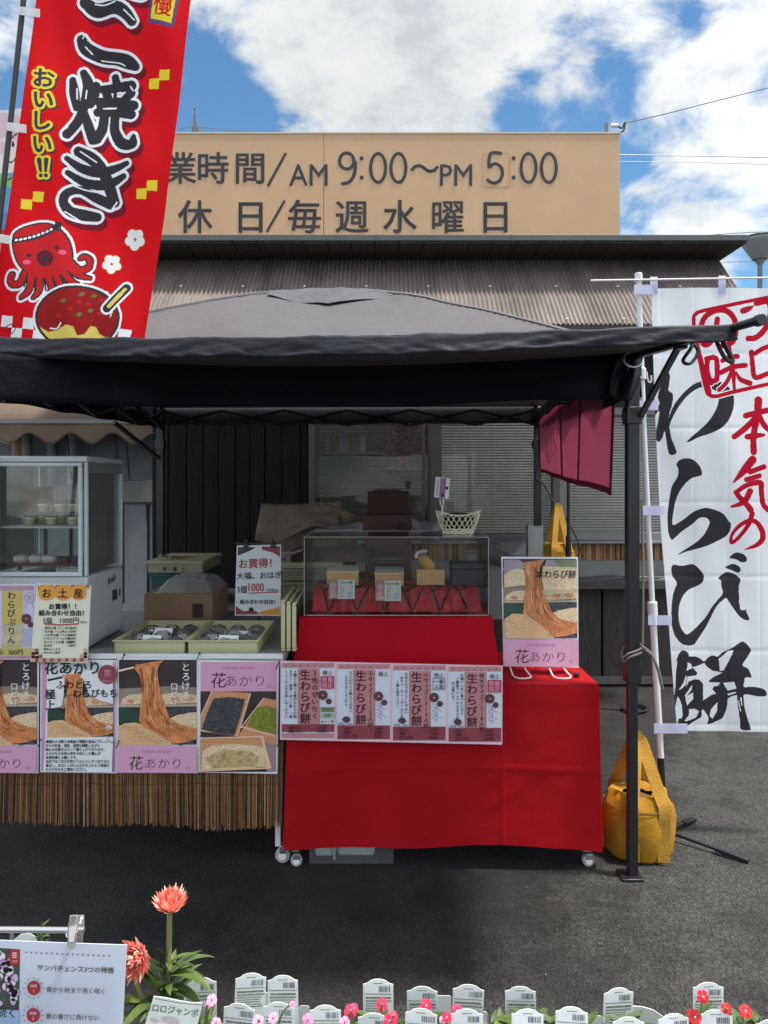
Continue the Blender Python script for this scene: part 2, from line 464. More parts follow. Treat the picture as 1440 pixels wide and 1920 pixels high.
# ------------------------------------------------------------------ ground
asph = bpy.data.materials.new('asphalt'); asph.use_nodes = True
t = asph.node_tree; p = t.nodes['Principled BSDF']
c = t.nodes.new('ShaderNodeTexCoord')
def nz(sc, det, rough=.6):
    n = t.nodes.new('ShaderNodeTexNoise'); n.inputs['Scale'].default_value = sc; n.inputs['Detail'].default_value = det; n.inputs['Roughness'].default_value = rough
    t.links.new(c.outputs['Object'], n.inputs['Vector']); return n.outputs['Fac']
def ramp(f, a, b, ca, cb):
    r = t.nodes.new('ShaderNodeValToRGB'); t.links.new(f, r.inputs[0]); e = r.color_ramp.elements
    e[0].position = a; e[0].color = ca; e[1].position = b; e[1].color = cb; return r.outputs[0]
def mul(a, b, mode='MULTIPLY', fac=1.0):
    m = t.nodes.new('ShaderNodeMix'); m.data_type = 'RGBA'; m.blend_type = mode; m.inputs[0].default_value = fac
    t.links.new(a, m.inputs[6]); t.links.new(b, m.inputs[7]); return m.outputs[2]
stone = t.nodes.new('ShaderNodeTexVoronoi'); stone.inputs['Scale'].default_value = 165; t.links.new(c.outputs['Object'], stone.inputs['Vector'])
base = ramp(stone.outputs['Color'], .15, .95, (.028, .028, .028, 1), (.098, .096, .090, 1))
base = mul(base, ramp(nz(60, 3), .3, .7, (.55, .55, .55, 1), (1.25, 1.25, 1.22, 1)))
base = mul(base, ramp(nz(1.3, 8, .7), .34, .62, (.52, .51, .50, 1), (1.08, 1.08, 1.06, 1)))
base = mul(base, ramp(nz(7, 6, .7), .32, .50, (.55, .55, .55, 1), (1, 1, 1, 1)))
base = mul(base, ramp(nz(.75, 9, .72), .42, .53, (.50, .50, .51, 1), (1, 1, 1, 1)))
sp = t.nodes.new('ShaderNodeTexVoronoi'); sp.inputs['Scale'].default_value = 24; t.links.new(c.outputs['Object'], sp.inputs['Vector'])
base = mul(base, ramp(sp.outputs['Distance'], .03, .085, (.45, .43, .40, 1), (0, 0, 0, 1)), 'ADD', .35)
sx_ = t.nodes.new('ShaderNodeSeparateXYZ'); t.links.new(c.outputs['Object'], sx_.inputs[0])
def tm(op, a, b_):
    m = t.nodes.new('ShaderNodeMath'); m.operation = op
    for i, v in enumerate((a, b_)):
        if isinstance(v, (int, float)): m.inputs[i].default_value = v
        else: t.links.new(v, m.inputs[i])
    return m.outputs[0]
# darker, slightly less rough patch spreading from the stall, with a ragged edge running from the red table's foot towards the flowers
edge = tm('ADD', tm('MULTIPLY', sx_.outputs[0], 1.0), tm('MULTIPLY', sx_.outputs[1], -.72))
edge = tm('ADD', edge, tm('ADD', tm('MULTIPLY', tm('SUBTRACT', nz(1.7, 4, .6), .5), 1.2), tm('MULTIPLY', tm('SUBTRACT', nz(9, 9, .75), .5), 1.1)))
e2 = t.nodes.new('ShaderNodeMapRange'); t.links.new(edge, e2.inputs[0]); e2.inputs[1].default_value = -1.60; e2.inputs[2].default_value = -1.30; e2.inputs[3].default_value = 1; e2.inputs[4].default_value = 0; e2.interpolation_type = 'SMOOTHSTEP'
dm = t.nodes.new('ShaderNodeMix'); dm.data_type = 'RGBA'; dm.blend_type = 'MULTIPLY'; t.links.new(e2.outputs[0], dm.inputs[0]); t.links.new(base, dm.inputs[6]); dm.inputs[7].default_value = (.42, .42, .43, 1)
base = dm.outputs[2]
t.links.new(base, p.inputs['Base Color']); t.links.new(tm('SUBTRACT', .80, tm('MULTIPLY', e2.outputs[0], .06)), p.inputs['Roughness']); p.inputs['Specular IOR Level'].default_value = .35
b = t.nodes.new('ShaderNodeBump'); b.inputs['Strength'].default_value = .9; b.inputs['Distance'].default_value = .006
t.links.new(stone.outputs['Distance'], b.inputs['Height']); t.links.new(b.outputs[0], p.inputs['Normal'])
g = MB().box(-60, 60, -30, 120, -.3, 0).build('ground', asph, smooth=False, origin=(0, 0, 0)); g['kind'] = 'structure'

# ------------------------------------------------------------------ shop building behind the tent
B = thing('shop_building', 'dark low wooden shop with corrugated lean-to roof and blinds behind its windows', 'building', (0, 6.0, 0))
YW = 6.0
mb = MB()                                              # dark vertical boards
x = -1.86
while x < -.62:
    w = random.uniform(.115, .15); mb.box(x, min(x + w - .008, -.615), YW - random.uniform(0, .012), YW + .05, .02, 3.35); x += w
mb.box(-1.86, -.615, YW + .03, YW + .06, 0, 3.35)
mb.build('plank_wall', DARK_WOOD, B, bevel=.002)
SOOT = mat('sooty_board', (.035, .032, .032, 1), .85, var=.4, vscale=5)
MB().box(-1.86, 2.66, YW + .75, YW + .9, 0, 3.4).build('back_wall', SOOT, B)
FRAME_M = mat('window_frame_bronze', (.10, .085, .085, 1), .5, var=.15, vscale=6)
FRAME_L = mat('window_frame_grey', (.20, .20, .19, 1), .45, var=.1, vscale=6)
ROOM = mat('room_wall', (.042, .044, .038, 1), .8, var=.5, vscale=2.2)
MB().box(-.6, 2.66, YW - .02, YW + .1, 2.22, 3.35).build('window_header', SOOT, B)
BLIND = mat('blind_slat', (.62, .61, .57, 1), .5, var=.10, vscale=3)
def window(x0, x1, z0, z1, blind, fm=FRAME_M, fw=.05, bm=None):
    mb = MB()
    for a, b_ in ((x0, x0 + fw), (x1 - fw, x1)): mb.box(a, b_, YW - .045, YW + .05, z0, z1)
    mb.box(x0 + fw, x1 - fw, YW - .04, YW + .05, z0, z0 + fw); mb.box(x0 + fw, x1 - fw, YW - .04, YW + .05, z1 - fw, z1)
    f = mb.build('window', fm, B, bevel=.003)
    MB().box(x0 + fw, x1 - fw, YW - .006, YW, z0 + fw, z1 - fw).build('pane', WINDOW_GLASS, f)
    if blind:
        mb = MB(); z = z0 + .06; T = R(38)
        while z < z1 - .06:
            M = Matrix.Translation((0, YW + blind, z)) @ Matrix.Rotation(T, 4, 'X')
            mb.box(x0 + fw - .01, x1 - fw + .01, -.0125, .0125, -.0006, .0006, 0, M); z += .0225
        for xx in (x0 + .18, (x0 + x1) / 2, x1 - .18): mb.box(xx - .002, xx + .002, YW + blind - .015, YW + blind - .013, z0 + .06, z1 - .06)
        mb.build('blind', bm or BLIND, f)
    return f
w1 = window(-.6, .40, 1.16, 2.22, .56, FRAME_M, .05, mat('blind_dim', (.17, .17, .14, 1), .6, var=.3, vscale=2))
window(.40, 1.40, 1.16, 2.22, .09)
window(1.40, 2.66, 1.16, 2.22, .09, FRAME_L, .06)
mb = MB().box(-.03 + .40, .46, YW - .06, YW - .046, 1.16, 2.2).box(.305, .33, YW - .03, YW - .008, 1.21, 2.17)
mb.build('door_stile', FRAME_M, B, bevel=.003)
# room seen through the first window
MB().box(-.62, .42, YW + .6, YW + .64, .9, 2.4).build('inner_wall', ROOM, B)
BOUQ = mat('faded_pink_flowers', (.33, .14, .14, 1), .8, var=.5, vscale=20)
sh = thing('wall_shelf', 'shelf with papers seen through the dark shop window', 'shelf', (-.2, YW + .45, 1.7))
MB().box(-.52, -.02, YW + .36, YW + .58, 1.86, 1.885).build('board', FRAME_L, sh)
MB().box(.02, .36, YW + .36, YW + .58, 1.73, 1.75).build('board', FRAME_L, sh)
def binder(x, w, h, c, z):
    MB().box(x, x + w, YW + .38, YW + .5, z, z + h).build('binder', mat('binder_' + c[0], c[1], .7), sh)
xx = -.5
for i, c_ in enumerate((('a', (.32, .31, .28)), ('b', (.2, .2, .2)), ('c', (.28, .2, .14)), ('d', (.36, .36, .34)), ('a', 0), ('c', 0), ('b', 0), ('d', 0))):
    wd_ = random.uniform(.03, .055); binder(xx, wd_, random.uniform(.12, .18), c_, 1.886); xx += wd_ + .004
mb = MB()
for i in range(260):
    a = Vector((random.gauss(.16, .085), YW + .3 + random.uniform(-.06, .06), random.gauss(1.98, .13)))
    n = Vector((random.uniform(-1, 1), random.uniform(-1, .2), random.uniform(-1, 1))).normalized(); u = n.orthogonal().normalized() * .017; v = n.cross(u)
    mb.add([a - u - v, a + u - v, a + u + v, a - u + v], [(0, 1, 2, 3)])
tag(mb.build('dried_blossoms', BOUQ), 'faded pink dried flowers hanging inside the dark shop window', 'flowers')
# below the windows: sill, rush mat, pale panel, ledge, boards
MB().box(-.6, 2.66, YW - .09, YW + .05, 1.135, 1.158).build('window_sill', FRAME_L, B, bevel=.004)
mb = MB(); x = -.6
while x < 2.6:
    w = random.uniform(.006, .010); mb.box(x, x + w - .001, YW - .03 + random.uniform(0, .006), YW - .01, 1.0, 1.133, random.choice((0, 0, 1, 2, 3))); x += w
mb.build('rush_mat', REED, B)
MB().box(-.6, 2.66, YW - .025, YW + .05, .862, .998).build('lower_panel', mat('grey_panel', (.20, .21, .21, 1), .6, var=.2, vscale=4), B)
MB().box(-.6, 2.66, YW - .16, YW + .05, .785, .86).build('ledge', mat('ledge_wood', (.075, .07, .066, 1), .8, var=.4, vscale=8, stretch=(.6, 6, 6)), B, bevel=.006)
mb = MB(); x = -.6
while x < 2.6:
    w = random.uniform(.17, .22); mb.box(x, min(x + w - .018, 2.66), YW - .02 - random.uniform(0, .008), YW + .02, .07, .783); x += w
mb.box(-.6, 2.66, YW + .03, YW + .06, .0, .78)
mb.build('base_boards', mat('grey_brown_wood', (.060, .050, .046, 1), .85, var=.5, vscale=9, bump=.3, bscale=30, stretch=(9, 9, .6)), B, bevel=.003)
MB().box(-.6, 2.66, YW - .06, YW - .03, .015, .075).build('base_rail', mat('rail_wood', (.14, .12, .11, 1), .8, var=.3, vscale=9), B, bevel=.004)
for k in range(2):
    pts = [Vector((1.25 + i * .12, YW - .1 - .02 * k, .867 + .008 * math.sin(i * 1.3 + k * 2) + (.012 if k else 0))) for i in range(11)]
    tag(MB().tube(catmull(pts, 4), .007, 6).build('cable', mat('cable_grey%s' % ('_dark' if k else ''), ((.2, .2, .2, 1), (.08, .08, .08, 1))[k], .6)),
        ('grey cable running along the ledge under the blinds', 'thin dark cable lying behind the grey cable on the ledge')[k], 'cable')
# corrugated lean-to roof
ROOF = mat('brown_corrugated_sheet', (.225, .19, .172, 1), .28, var=.4, vscale=1.6, spec=.8, stretch=(3, .6, .6))
XL = -2.38
def rz(D): return 3.41 - .95 * (6.0 - D)
pitch = .0335
def rf(u, v):
    X = XL + u * (2.69 - XL); D = 6.0 - v * .70
    a = .0105 * math.cos(2 * math.pi * X / pitch)
    return Vector((X, D - a * .69, rz(D) + a * .72))
rfo = MB().grid(rf, int((2.69 - XL) / pitch * 8), 5).build('corrugated_roof', ROOF, B, angle=80)
for X, D in [(-2.0 + i * .47, 5.67) for i in range(10)] + [(-1.9 + i * .40, 5.33) for i in range(12)]:
    X = round(X / pitch) * pitch
    MB().lathe((X, D - .006, rz(D) + .008), [(.008, 0), (.011, .004), (.009, .010), (.003, .013)], 8).build('screw_cap', WHITE_PLASTIC, rfo)
MB().box(XL, 2.69, 5.30, 5.325, rz(5.31) - .07, rz(5.31) - .012).build('roof_batten', SOOT, B)
# eave
EAVE = mat('eave_flashing', (.075, .088, .092, 1), .45, var=.15, vscale=3)
mb = MB().box(XL, 2.74, 5.585, 5.6, 3.432, 3.475)
mb.box(XL, 2.74, 5.6, 6.4, 3.462, 3.475)
for xj in (-.06, .95): mb.box(xj, xj + .012, 5.580, 5.585, 3.428, 3.478)
mb.build('eave', EAVE, B, bevel=.002)
mb = MB(); x = XL
while x < 2.72:
    mb.box(x, min(x + .172, 2.72), 5.602, 6.05, 3.42 - random.uniform(0, .004), 3.455); x += .178
mb.build('soffit', mat('soffit_board', (.045, .038, .036, 1), .8, var=.45, vscale=6, stretch=(8, .6, 2)), B)
MB().box(XL, 2.69, 6.0, 6.08, 3.3, 3.45).build('upper_wall', SOOT, B)
MB().box(2.50, 2.69, 5.95, 6.0, 2.9, 3.33).build('gable_trim', SOOT, B)

# ------------------------------------------------------------------ sign above the eave
D = 5.62
SB = mat('sign_board_tan', S(190, 155, 120), .55, var=.07, vscale=2.5)
sx1 = W(1162, 0, D).x; z0, z1 = W(0, 441, D).z, W(0, 251, D).z
sg = thing('shop_sign', 'wide tan signboard above the eave painted with opening hours', 'sign', (0, D, z0))
mb = MB()
sx0 = W(140, 0, D).x
for a, b_ in ((sx0, W(607, 0, D).x - .0015), (W(607, 0, D).x + .0015, sx1)): mb.box(a, b_, D, D + .12, z0, z1)
mb.build('board', SB, sg, bevel=.002)
mb = MB().box(sx0, sx1 + .006, D - .006, D + .126, z1, z1 + .012)
mb.build('edge_trim', mat('sign_trim', (.5, .47, .42, 1), .5), sg)
sh_ = Sheet(D - .001, rect(910, 287, 954, 352), SB, .0008); sh_.dz = .0012
sh_.ink(mat('sign_seam', S(172, 128, 88), .6), [line(905, 288, 905, 350, 1), line(955, 288, 955, 350, 1), line(905, 288, 955, 288, 1), line(905, 350, 955, 350, 1)])
SIGN_INK = mat('sign_ink', S(36, 34, 40), .5, var=.15, vscale=12)
T_ = []
def pen(pts, w):
    c_ = [(v.x, v.y) for v in catmull([(a, b, 0) for a, b in pts], 4)]
    return [line(p[0], p[1], q[0] + (q[0] - p[0]) * .25, q[1] + (q[1] - p[1]) * .25, w) for p, q in zip(c_[:-1], c_[1:])]
def ring(cx, cy, rx, ry, w, n=28):                     # a drawn zero: wedge by wedge round an oval
    o_ = ell(cx, cy, rx, ry, n); i_ = ell(cx, cy, rx - w, ry - w, n)
    return [[o_[k], o_[(k + 1) % n], i_[(k + 1) % n], i_[k]] for k in range(n)]
for ch, x_ in (('営', 262), ('業', 338), ('時', 400), ('間', 469)): T_ += txt(ch, x_, 315, 63, .012, 'c')
T_ += [line(502, 349, 536, 287, 4.5)]
T_ += txt('AM', 542, 326, 58, .004, 'l', sx=.90) + ring(650, 302, 16.5, 18, 6) + pen(((666, 302), (666, 318), (662, 332), (653, 342), (640, 345)), 6) + ring(709, 315, 17, 30, 6) + ring(747, 315, 17, 30, 6)
T_ += [ell(678, 297, 4, 4, 10), ell(678, 333, 4, 4, 10)]
T_ += txt('〜', 796, 316, 58, .012, 'c') + txt('PM', 825, 326, 58, .004, 'l', sx=.90) + pen(((941, 288), (920, 288), (917, 313), (924, 308), (932, 308), (940, 315), (942, 326), (938, 337), (929, 343), (920, 342), (913, 336)), 6)
T_ += [ell(963, 297, 4, 4, 10), ell(963, 333, 4, 4, 10)] + ring(991, 315, 17, 30, 6) + ring(1029, 315, 17, 30, 6)
for ch, x_ in (('定', 262), ('休', 366), ('日', 470), ('毎', 571), ('週', 660), ('水', 750), ('曜', 840), ('日', 929)): T_ += txt(ch, x_, 406, 66, .012, 'c')
T_ += [line(500, 435, 534, 376, 4.5)]
sh_.ink(SIGN_INK, T_)
sh_.build('lettering', parent=sg)

# roof furniture, wires and lamp
GREY_METAL = mat('grey_metal', (.16, .16, .16, 1), .5, metal=.4)
a = W(365, 250, 6.6)
an = thing('roof_antenna', 'small dark antenna mast standing behind the tan signboard', 'antenna', (a.x, 6.6, a.z - .3))
MB().tube([(a.x, 6.6, a.z - .3), (a.x - .006, 6.6, W(0, 225, 6.6).z)], .012).build('mast', GREY_METAL, an)
MB().tube([W(361, 245, 6.6), W(364, 215, 6.6), W(365, 203, 6.6)], .006).tube([W(369, 245, 6.6), W(366, 215, 6.6)], .006).tube([W(364, 203, 6.6), W(366, 203, 6.6)], .016).tube([W(372, 240, 6.6), W(372, 250, 6.6)], .02).build('tip', GREY_METAL, an)
tag(MB().tube(catmull([W(334, 243, 6.6), W(365, 238, 6.6), W(420, 243, 6.6), W(470, 248, 6.6)], 5), .003, 5).build('antenna_wire', GREY_METAL), 'thin wire stretched from the roof antenna above the signboard', 'wire')
a = W(1137, 251, 6.2)
cb = thing('wire_bracket', 'metal bracket with insulator holding a cable at the sign corner', 'bracket', (a.x, 6.2, a.z - .05))
MB().bar(W(1137, 256, 6.2), W(1137, 231, 6.2), .024).build('post', GREY_METAL, cb)
MB().tube([W(1146, 235, 6.2), W(1158, 236, 6.2)], .017).build('insulator', WHITE_PLASTIC, cb)
MB().tube(catmull([W(1158, 236, 6.2), W(1166, 240, 6.2), W(1172, 229, 6.2), W(1168, 246, 6.2), W(1150, 250, 6.2)], 5), .007, 6).build('cable_loop', BLACK_METAL, cb)
def wire(pts, r, label, D1, D2):
    n = len(pts); P = [W(x, y, D1 + (D2 - D1) * i / (n - 1)) for i, (x, y) in enumerate(pts)]
    tag(MB().tube(catmull(P, 5), r, 5).build('overhead_wire', BLACK_METAL), label, 'wire', 'overhead wires')
wire([(1172, 231), (1250, 213), (1340, 190), (1460, 160)], .005, 'overhead wire rising from the bracket at the sign corner', 6.2, 9)
wire([(1120, 290), (1280, 292), (1460, 296)], .012, 'upper of two level overhead wires beside the signboard', 20, 20)
wire([(1120, 303), (1280, 304), (1460, 309)], .008, 'lower of two level overhead wires beside the signboard', 20, 20)
wire([(1300, 443), (1380, 437), (1470, 433)], .014, 'overhead wire just above the eave near the lamp', 22, 22)
wire([(1330, 494), (1400, 490), (1470, 488)], .010, 'overhead wire passing behind the lamp below its head', 24, 24)
a = W(1425, 0, 8.0)
lp = thing('street_lamp', 'grey cone-headed street lamp behind the white banner', 'lamp', (a.x, 8.0, 0))
MB().tube([(a.x, 8, 0), (a.x, 8, 2), (a.x, 8, W(0, 490, 8).z)], .026, 12).build('pole', GREY_METAL, lp)
zz = lambda y: W(0, y, 8).z
MB().lathe((a.x, 8, 0), [(.03, zz(496)), (.055, zz(488)), (.075, zz(487)), (.19, zz(455)), (.195, zz(452)), (.19, zz(449))], 28).build('head', mat('lamp_head', (.22, .23, .24, 1), .45), lp)
MB().lathe((a.x, 8, 0), [(.20, zz(449)), (.205, zz(447)), (.15, zz(443)), (.02, zz(441))], 28).build('cap', GREY_METAL, lp)

# ------------------------------------------------------------------ neighbour on the left
NB = thing('storefront', 'pale neighbouring storefront with panelled doors behind the display fridge', 'building', (-2.8, 6.9, 0))
PALE = mat('pale_render', (.22, .235, .27, 1), .7, var=.25, vscale=2)
MB().box(-5.2, -1.9, 6.9, 7.1, 0, 3.4).build('wall', PALE, NB)
for i in range(8):
    x = -3.55 + i * .235
    MB().box(x, x + .20, 6.84, 6.897, .05, 1.42).build('door_panel', mat('door_panel_grey', (.20, .21, .23, 1), .6, var=.2, vscale=4), NB, bevel=.006)
MB().box(-3.6, -1.9, 6.82, 6.9, 1.44, 1.64).build('rail', FRAME_L, NB, bevel=.004)
for i in range(4):
    a = W((30, 45, 95, 130)[i], 840, 6.7)
    MB().tube([(a.x, 6.75, 1.6), (a.x, 6.75, 2.3)], (.06, .05, .05, .04)[i], 12).build('pipe', mat('pipe_%s' % 'abcd'[i], ((.40, .24, .17, 1), (.33, .30, .26, 1), (.16, .22, .24, 1), (.3, .31, .32, 1))[i], .5), NB)
a0, a1 = W(-260, 0, 6.0).x, W(289, 0, 6.0).x
aw = thing('shop_awning', 'brown striped awning with scalloped edge over the neighbouring storefront', 'awning', (-2.9, 6.0, 2.1))
AWN = mat('awning_canvas', (.15, .105, .075, 1), .8, var=.15, vscale=6, transl=.15)
ztop = W(0, 793, 6).z
MB().grid(lambda u, v: Vector((a0 + (a1 - a0) * u, 6.0 + .9 * v, ztop + .62 * v)), 20, 4).build('canopy', AWN, aw, solid=.004)
def scal(u, v):
    x = a0 + (a1 - a0) * u; ph = x / (.335)
    return Vector((x, 5.995 + .006 * math.sin(x * 9), ztop - v * (.125 + .045 * math.cos(2 * math.pi * ph))))
MB().grid(scal, 160, 6).build('valance', AWN, aw, solid=.003)
pts = [scal(u / 160, 1) for u in range(161)]
MB().tube([p_ + Vector((0, -.003, 0)) for p_ in pts], .006, 5).build('edge_piping', mat('piping_dark', (.07, .045, .03, 1), .8), aw)
MB().box(a0, a1, 5.98, 6.02, ztop - .005, ztop + .03).build('front_bar', GREY_METAL, aw)
for px_, l in ((98, 120), (122, 90), (212, 130), (232, 150)):
    a = W(px_, 830, 6.2); 
    MB().tube([(a.x, 6.2, ztop + .1), (a.x + .03, 6.25, ztop - .45)], .008, 6).build('stay', BLACK_METAL, aw)
# ------------------------------------------------------------------ pop-up tent
FR, BR, BL, FL = Vector((1.02, 3.07, 0)), Vector((1.10, 5.35, 0)), Vector((-1.63, 5.45, 0)), Vector((-1.75, 3.2, 0))
TN = thing('canopy_tent', 'grey pop-up canopy tent with black legs and front awning over the sweets stall', 'tent', (-.3, 4.2, 0))
EZ = 2.165
def corner(u, v):
    return FL * (1 - u) * (1 - v) + FR * u * (1 - v) + BR * u * v + BL * (1 - u) * v
def roof(u, v):
    p = corner(u, v); a, b_ = abs(2 * u - 1), abs(2 * v - 1); r = max(a, b_)
    z = EZ + .55 * (1 - r ** 1.35)
    e = min(a, b_) / max(r, 1e-4); z -= .030 * (1 - e ** 2) * math.sin(math.pi * min(r, 1)) * 1.0     # cloth sags between the hips
    z += (.010 * noise.noise(Vector((p.x * 4, p.y * 4, 1))) + .005 * noise.noise(Vector((p.x * 13, p.y * 9, 4)))) * (1 - r * r)
    return Vector((p.x, p.y, z))
MB().grid(roof, 90, 90).build('roof_cloth', TENT, TN, angle=180)
CAPM = mat('vent_cap_cloth', (.07, .068, .080, 1), .7, var=.3, vscale=9, bump=.5, bscale=20)
def cap(u, v):
    a, b_ = 2 * u - 1, 2 * v - 1; r = max(abs(a), abs(b_))
    p = roof(.5 + a * .125 + .02, .415 + b_ * .13 * (1 - .55 * abs(a)))
    p.z += .010 + .010 * (1 - r) + .008 * r * math.sin(a * 5 + 1) * (1 if b_ < 0 else .3) + .008 * noise.noise(Vector((a * 3, b_ * 3, 5)))
    return p
MB().grid(cap, 24, 24).build('vent_cap', CAPM, TN, angle=180)
for c_ in ((0, 0), (1, 0), (1, 1), (0, 1)):               # webbing along the four hips
    pts = []
    for i in range(15):
        t_ = .16 + .84 * i / 14; pts.append(roof(.5 + (c_[0] - .5) * t_, .5 + (c_[1] - .5) * t_) + Vector((0, 0, .004)))
    MB().tube(pts, .008, 5).build('hip_seam', mat('seam_tape', (.16, .16, .17, 1), .8), TN)
def val(A, Bp, ztop, zb, n, outd, amp=.008):
    d = (Bp - A); nrm = Vector((d.y, -d.x, 0)).normalized() * outd
    def fn(u, v):
        p = A + d * u; zz_ = ztop + (zb(u) - ztop) * v
        p = p + nrm * (.018 + amp * v * (math.sin(u * 23 + 1) + .7 * math.sin(u * 41 + 2)) + .004)
        p.z = zz_; return p
    return MB().grid(fn, n, 6)
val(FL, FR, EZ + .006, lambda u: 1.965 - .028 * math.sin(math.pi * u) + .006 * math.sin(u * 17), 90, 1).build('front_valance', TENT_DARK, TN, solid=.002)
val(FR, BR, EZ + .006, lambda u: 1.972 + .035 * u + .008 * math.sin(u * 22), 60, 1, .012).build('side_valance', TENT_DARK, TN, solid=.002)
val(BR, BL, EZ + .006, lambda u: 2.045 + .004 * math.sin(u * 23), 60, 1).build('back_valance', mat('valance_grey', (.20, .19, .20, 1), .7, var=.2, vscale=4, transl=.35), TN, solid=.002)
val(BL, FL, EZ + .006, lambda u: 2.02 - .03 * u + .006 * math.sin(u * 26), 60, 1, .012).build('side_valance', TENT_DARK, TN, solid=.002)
# front awning
A1, A0 = Vector((1.035, 2.20, 2.088)), Vector((-1.42, 2.30, 2.066))
def awn(u, v):
    e = FL.lerp(FR, .10 + .895 * u); e.z = 2.150 - .045 * math.sin(math.pi * u)
    f_ = A0.lerp(A1, u); f_.z -= .016 * math.sin(math.pi * u) + .0014 * math.sin(u * 47) + .001 * math.sin(u * 83 + 2)
    p = e.lerp(f_, v); p.z -= .006 * math.sin(math.pi * v); return p
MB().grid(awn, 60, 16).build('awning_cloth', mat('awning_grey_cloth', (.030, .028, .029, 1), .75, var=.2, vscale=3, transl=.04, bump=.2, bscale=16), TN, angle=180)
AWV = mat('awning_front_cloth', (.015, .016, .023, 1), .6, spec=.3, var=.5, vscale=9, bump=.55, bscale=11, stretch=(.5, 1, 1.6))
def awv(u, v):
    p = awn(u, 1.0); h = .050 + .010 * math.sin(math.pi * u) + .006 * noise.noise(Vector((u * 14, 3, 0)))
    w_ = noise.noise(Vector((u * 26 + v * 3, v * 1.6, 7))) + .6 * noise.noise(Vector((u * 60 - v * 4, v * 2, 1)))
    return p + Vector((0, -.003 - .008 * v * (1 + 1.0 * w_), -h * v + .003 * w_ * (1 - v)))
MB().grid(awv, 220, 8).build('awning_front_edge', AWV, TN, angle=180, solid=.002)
# legs
def leg(P, s=1):
    mb = MB(); x, y = P.x, P.y
    mb.box(x - .024, x + .024, y - .024, y + .024, .84, EZ)
    mb.box(x - .019, x + .019, y - .019, y + .019, .012, .84)
    mb.box(x - .029, x + .029, y - .029, y + .029, .80, .93)
    mb.box(x - .031, x + .031, y - .031, y + .031, 1.86, 1.93).box(x - .040, x - .030, y - .012, y + .012, 1.875, 1.915)
    mb.box(x - .030, x + .030, y - .030, y + .030, EZ - .11, EZ - .005)
    mb.box(x - .055, x + .035, y - .045, y + .045, 0, .012)
    return mb.build('leg', BLACK_METAL, TN, bevel=.003)
for P in (FR, BR, BL, FL): leg(P)
def truss(A, Bp, n, zt, zb, inset):
    d = Bp - A; nr = Vector((-d.y, d.x, 0)).normalized() * inset
    for i in range(n):
        for fl in (0, 1):
            a = A + d * (i / n) + nr; b_ = A + d * ((i + 1) / n) + nr
            a.z = zt if (i + fl) % 2 else zb; b_.z = zb if (i + fl) % 2 else zt
            o_ = nr.normalized() * (.012 if fl else -.008)
            MB().bar(a + o_, b_ + o_, .022, .018).build('truss_bar', BLACK_METAL, TN)
truss(BR, BL, 6, 2.14, 2.030, .03)
truss(FR, BR, 4, 2.14, 2.065, .03)
truss(BL, FL, 4, 2.14, 2.01, .03)
MB().bar(BL + Vector((-.01, -.02, 1.80)), Vector((-1.70, 4.70, 2.0)), .022).build('strut', BLACK_METAL, TN)
MB().bar(BR + Vector((0, 0, 2.055)), BL + Vector((0, 0, 2.05)), .016).build('back_bar', BLACK_METAL, TN)
# awning arm on the near leg
tip = Vector((1.03, 2.05, 2.066)); root = FR + Vector((.0, -.02, 2.135))
MB().bar(root, root.lerp(tip, .62), .030, .022).tube([root.lerp(tip, .55), tip], .013, 10).tube([tip + Vector((0, .012, 0)), tip + Vector((.002, -.012, 0))], .017, 10).build('awning_arm', BLACK_METAL, TN, bevel=.002)
hook = root.lerp(tip, .47)
MB().bar(FR + Vector((.028, -.01, 1.885)), hook, .020, .016).build('arm_strut', BLACK_METAL, TN)
MB().box(hook.x - .018, hook.x + .018, hook.y - .022, hook.y + .022, hook.z - .022, hook.z + .020).build('arm_clamp', BLACK_METAL, TN, bevel=.004)
t2 = root.lerp(tip, .80)
STRAP = mat('black_strap', (.014, .014, .016, 1), .8)
def loop(c0, w_, h_, lean):
    return catmull([c0, c0 + Vector((w_, 0, -h_ * .4)), c0 + Vector((w_ + lean, -.01, -h_)), c0 + Vector((lean - .01, -.02, -h_ * .9)), c0 + Vector((-.01, -.01, -h_ * .3)), c0], 5)
MB().tube(loop(t2 + Vector((-.02, 0, -.01)), .018, .085, .02), .007, 6).build('strap_loop', STRAP, TN)
MB().tube(loop(hook + Vector((.02, -.05, -.01)), .02, .07, -.03), .006, 6).build('strap_loop', STRAP, TN)
# cloth gathered at the near corner, ring and hook
def wrap(u, v):
    a = (u - .5) * 2.0; x = FR.x - .085 + .105 * u; y = FR.y - .035 - .016 * math.sin(u * 9 + v * 3) - .012 * math.sin(v * 7 + u * 4)
    z = 2.15 - .17 * v - .03 * math.sin(u * 3.1) * v
    return Vector((x - .02 * v * (1 - u), y, z))
MB().grid(wrap, 22, 22).build('corner_flap', mat('flap_cloth', (.010, .011, .016, 1), .6, spec=.25, var=.4, vscale=14, bump=.5, bscale=20), TN, angle=180, solid=.003)
c0 = FR + Vector((-.01, -.07, 2.115))
MB().tube([c0 + Vector((.038 * math.cos(a) - .012, -.01, .032 * math.sin(a))) for a in [i * math.pi / 8 for i in range(17)]], .0045, 6).build('ring', STEEL, TN)
MB().tube(catmull([FR + Vector((.045, -.04, 2.07)), FR + Vector((.05, -.045, 2.03)), FR + Vector((.062, -.045, 2.03)), FR + Vector((.062, -.045, 2.055))], 4), .0035, 6).build('hook', WHITE_METAL, TN)
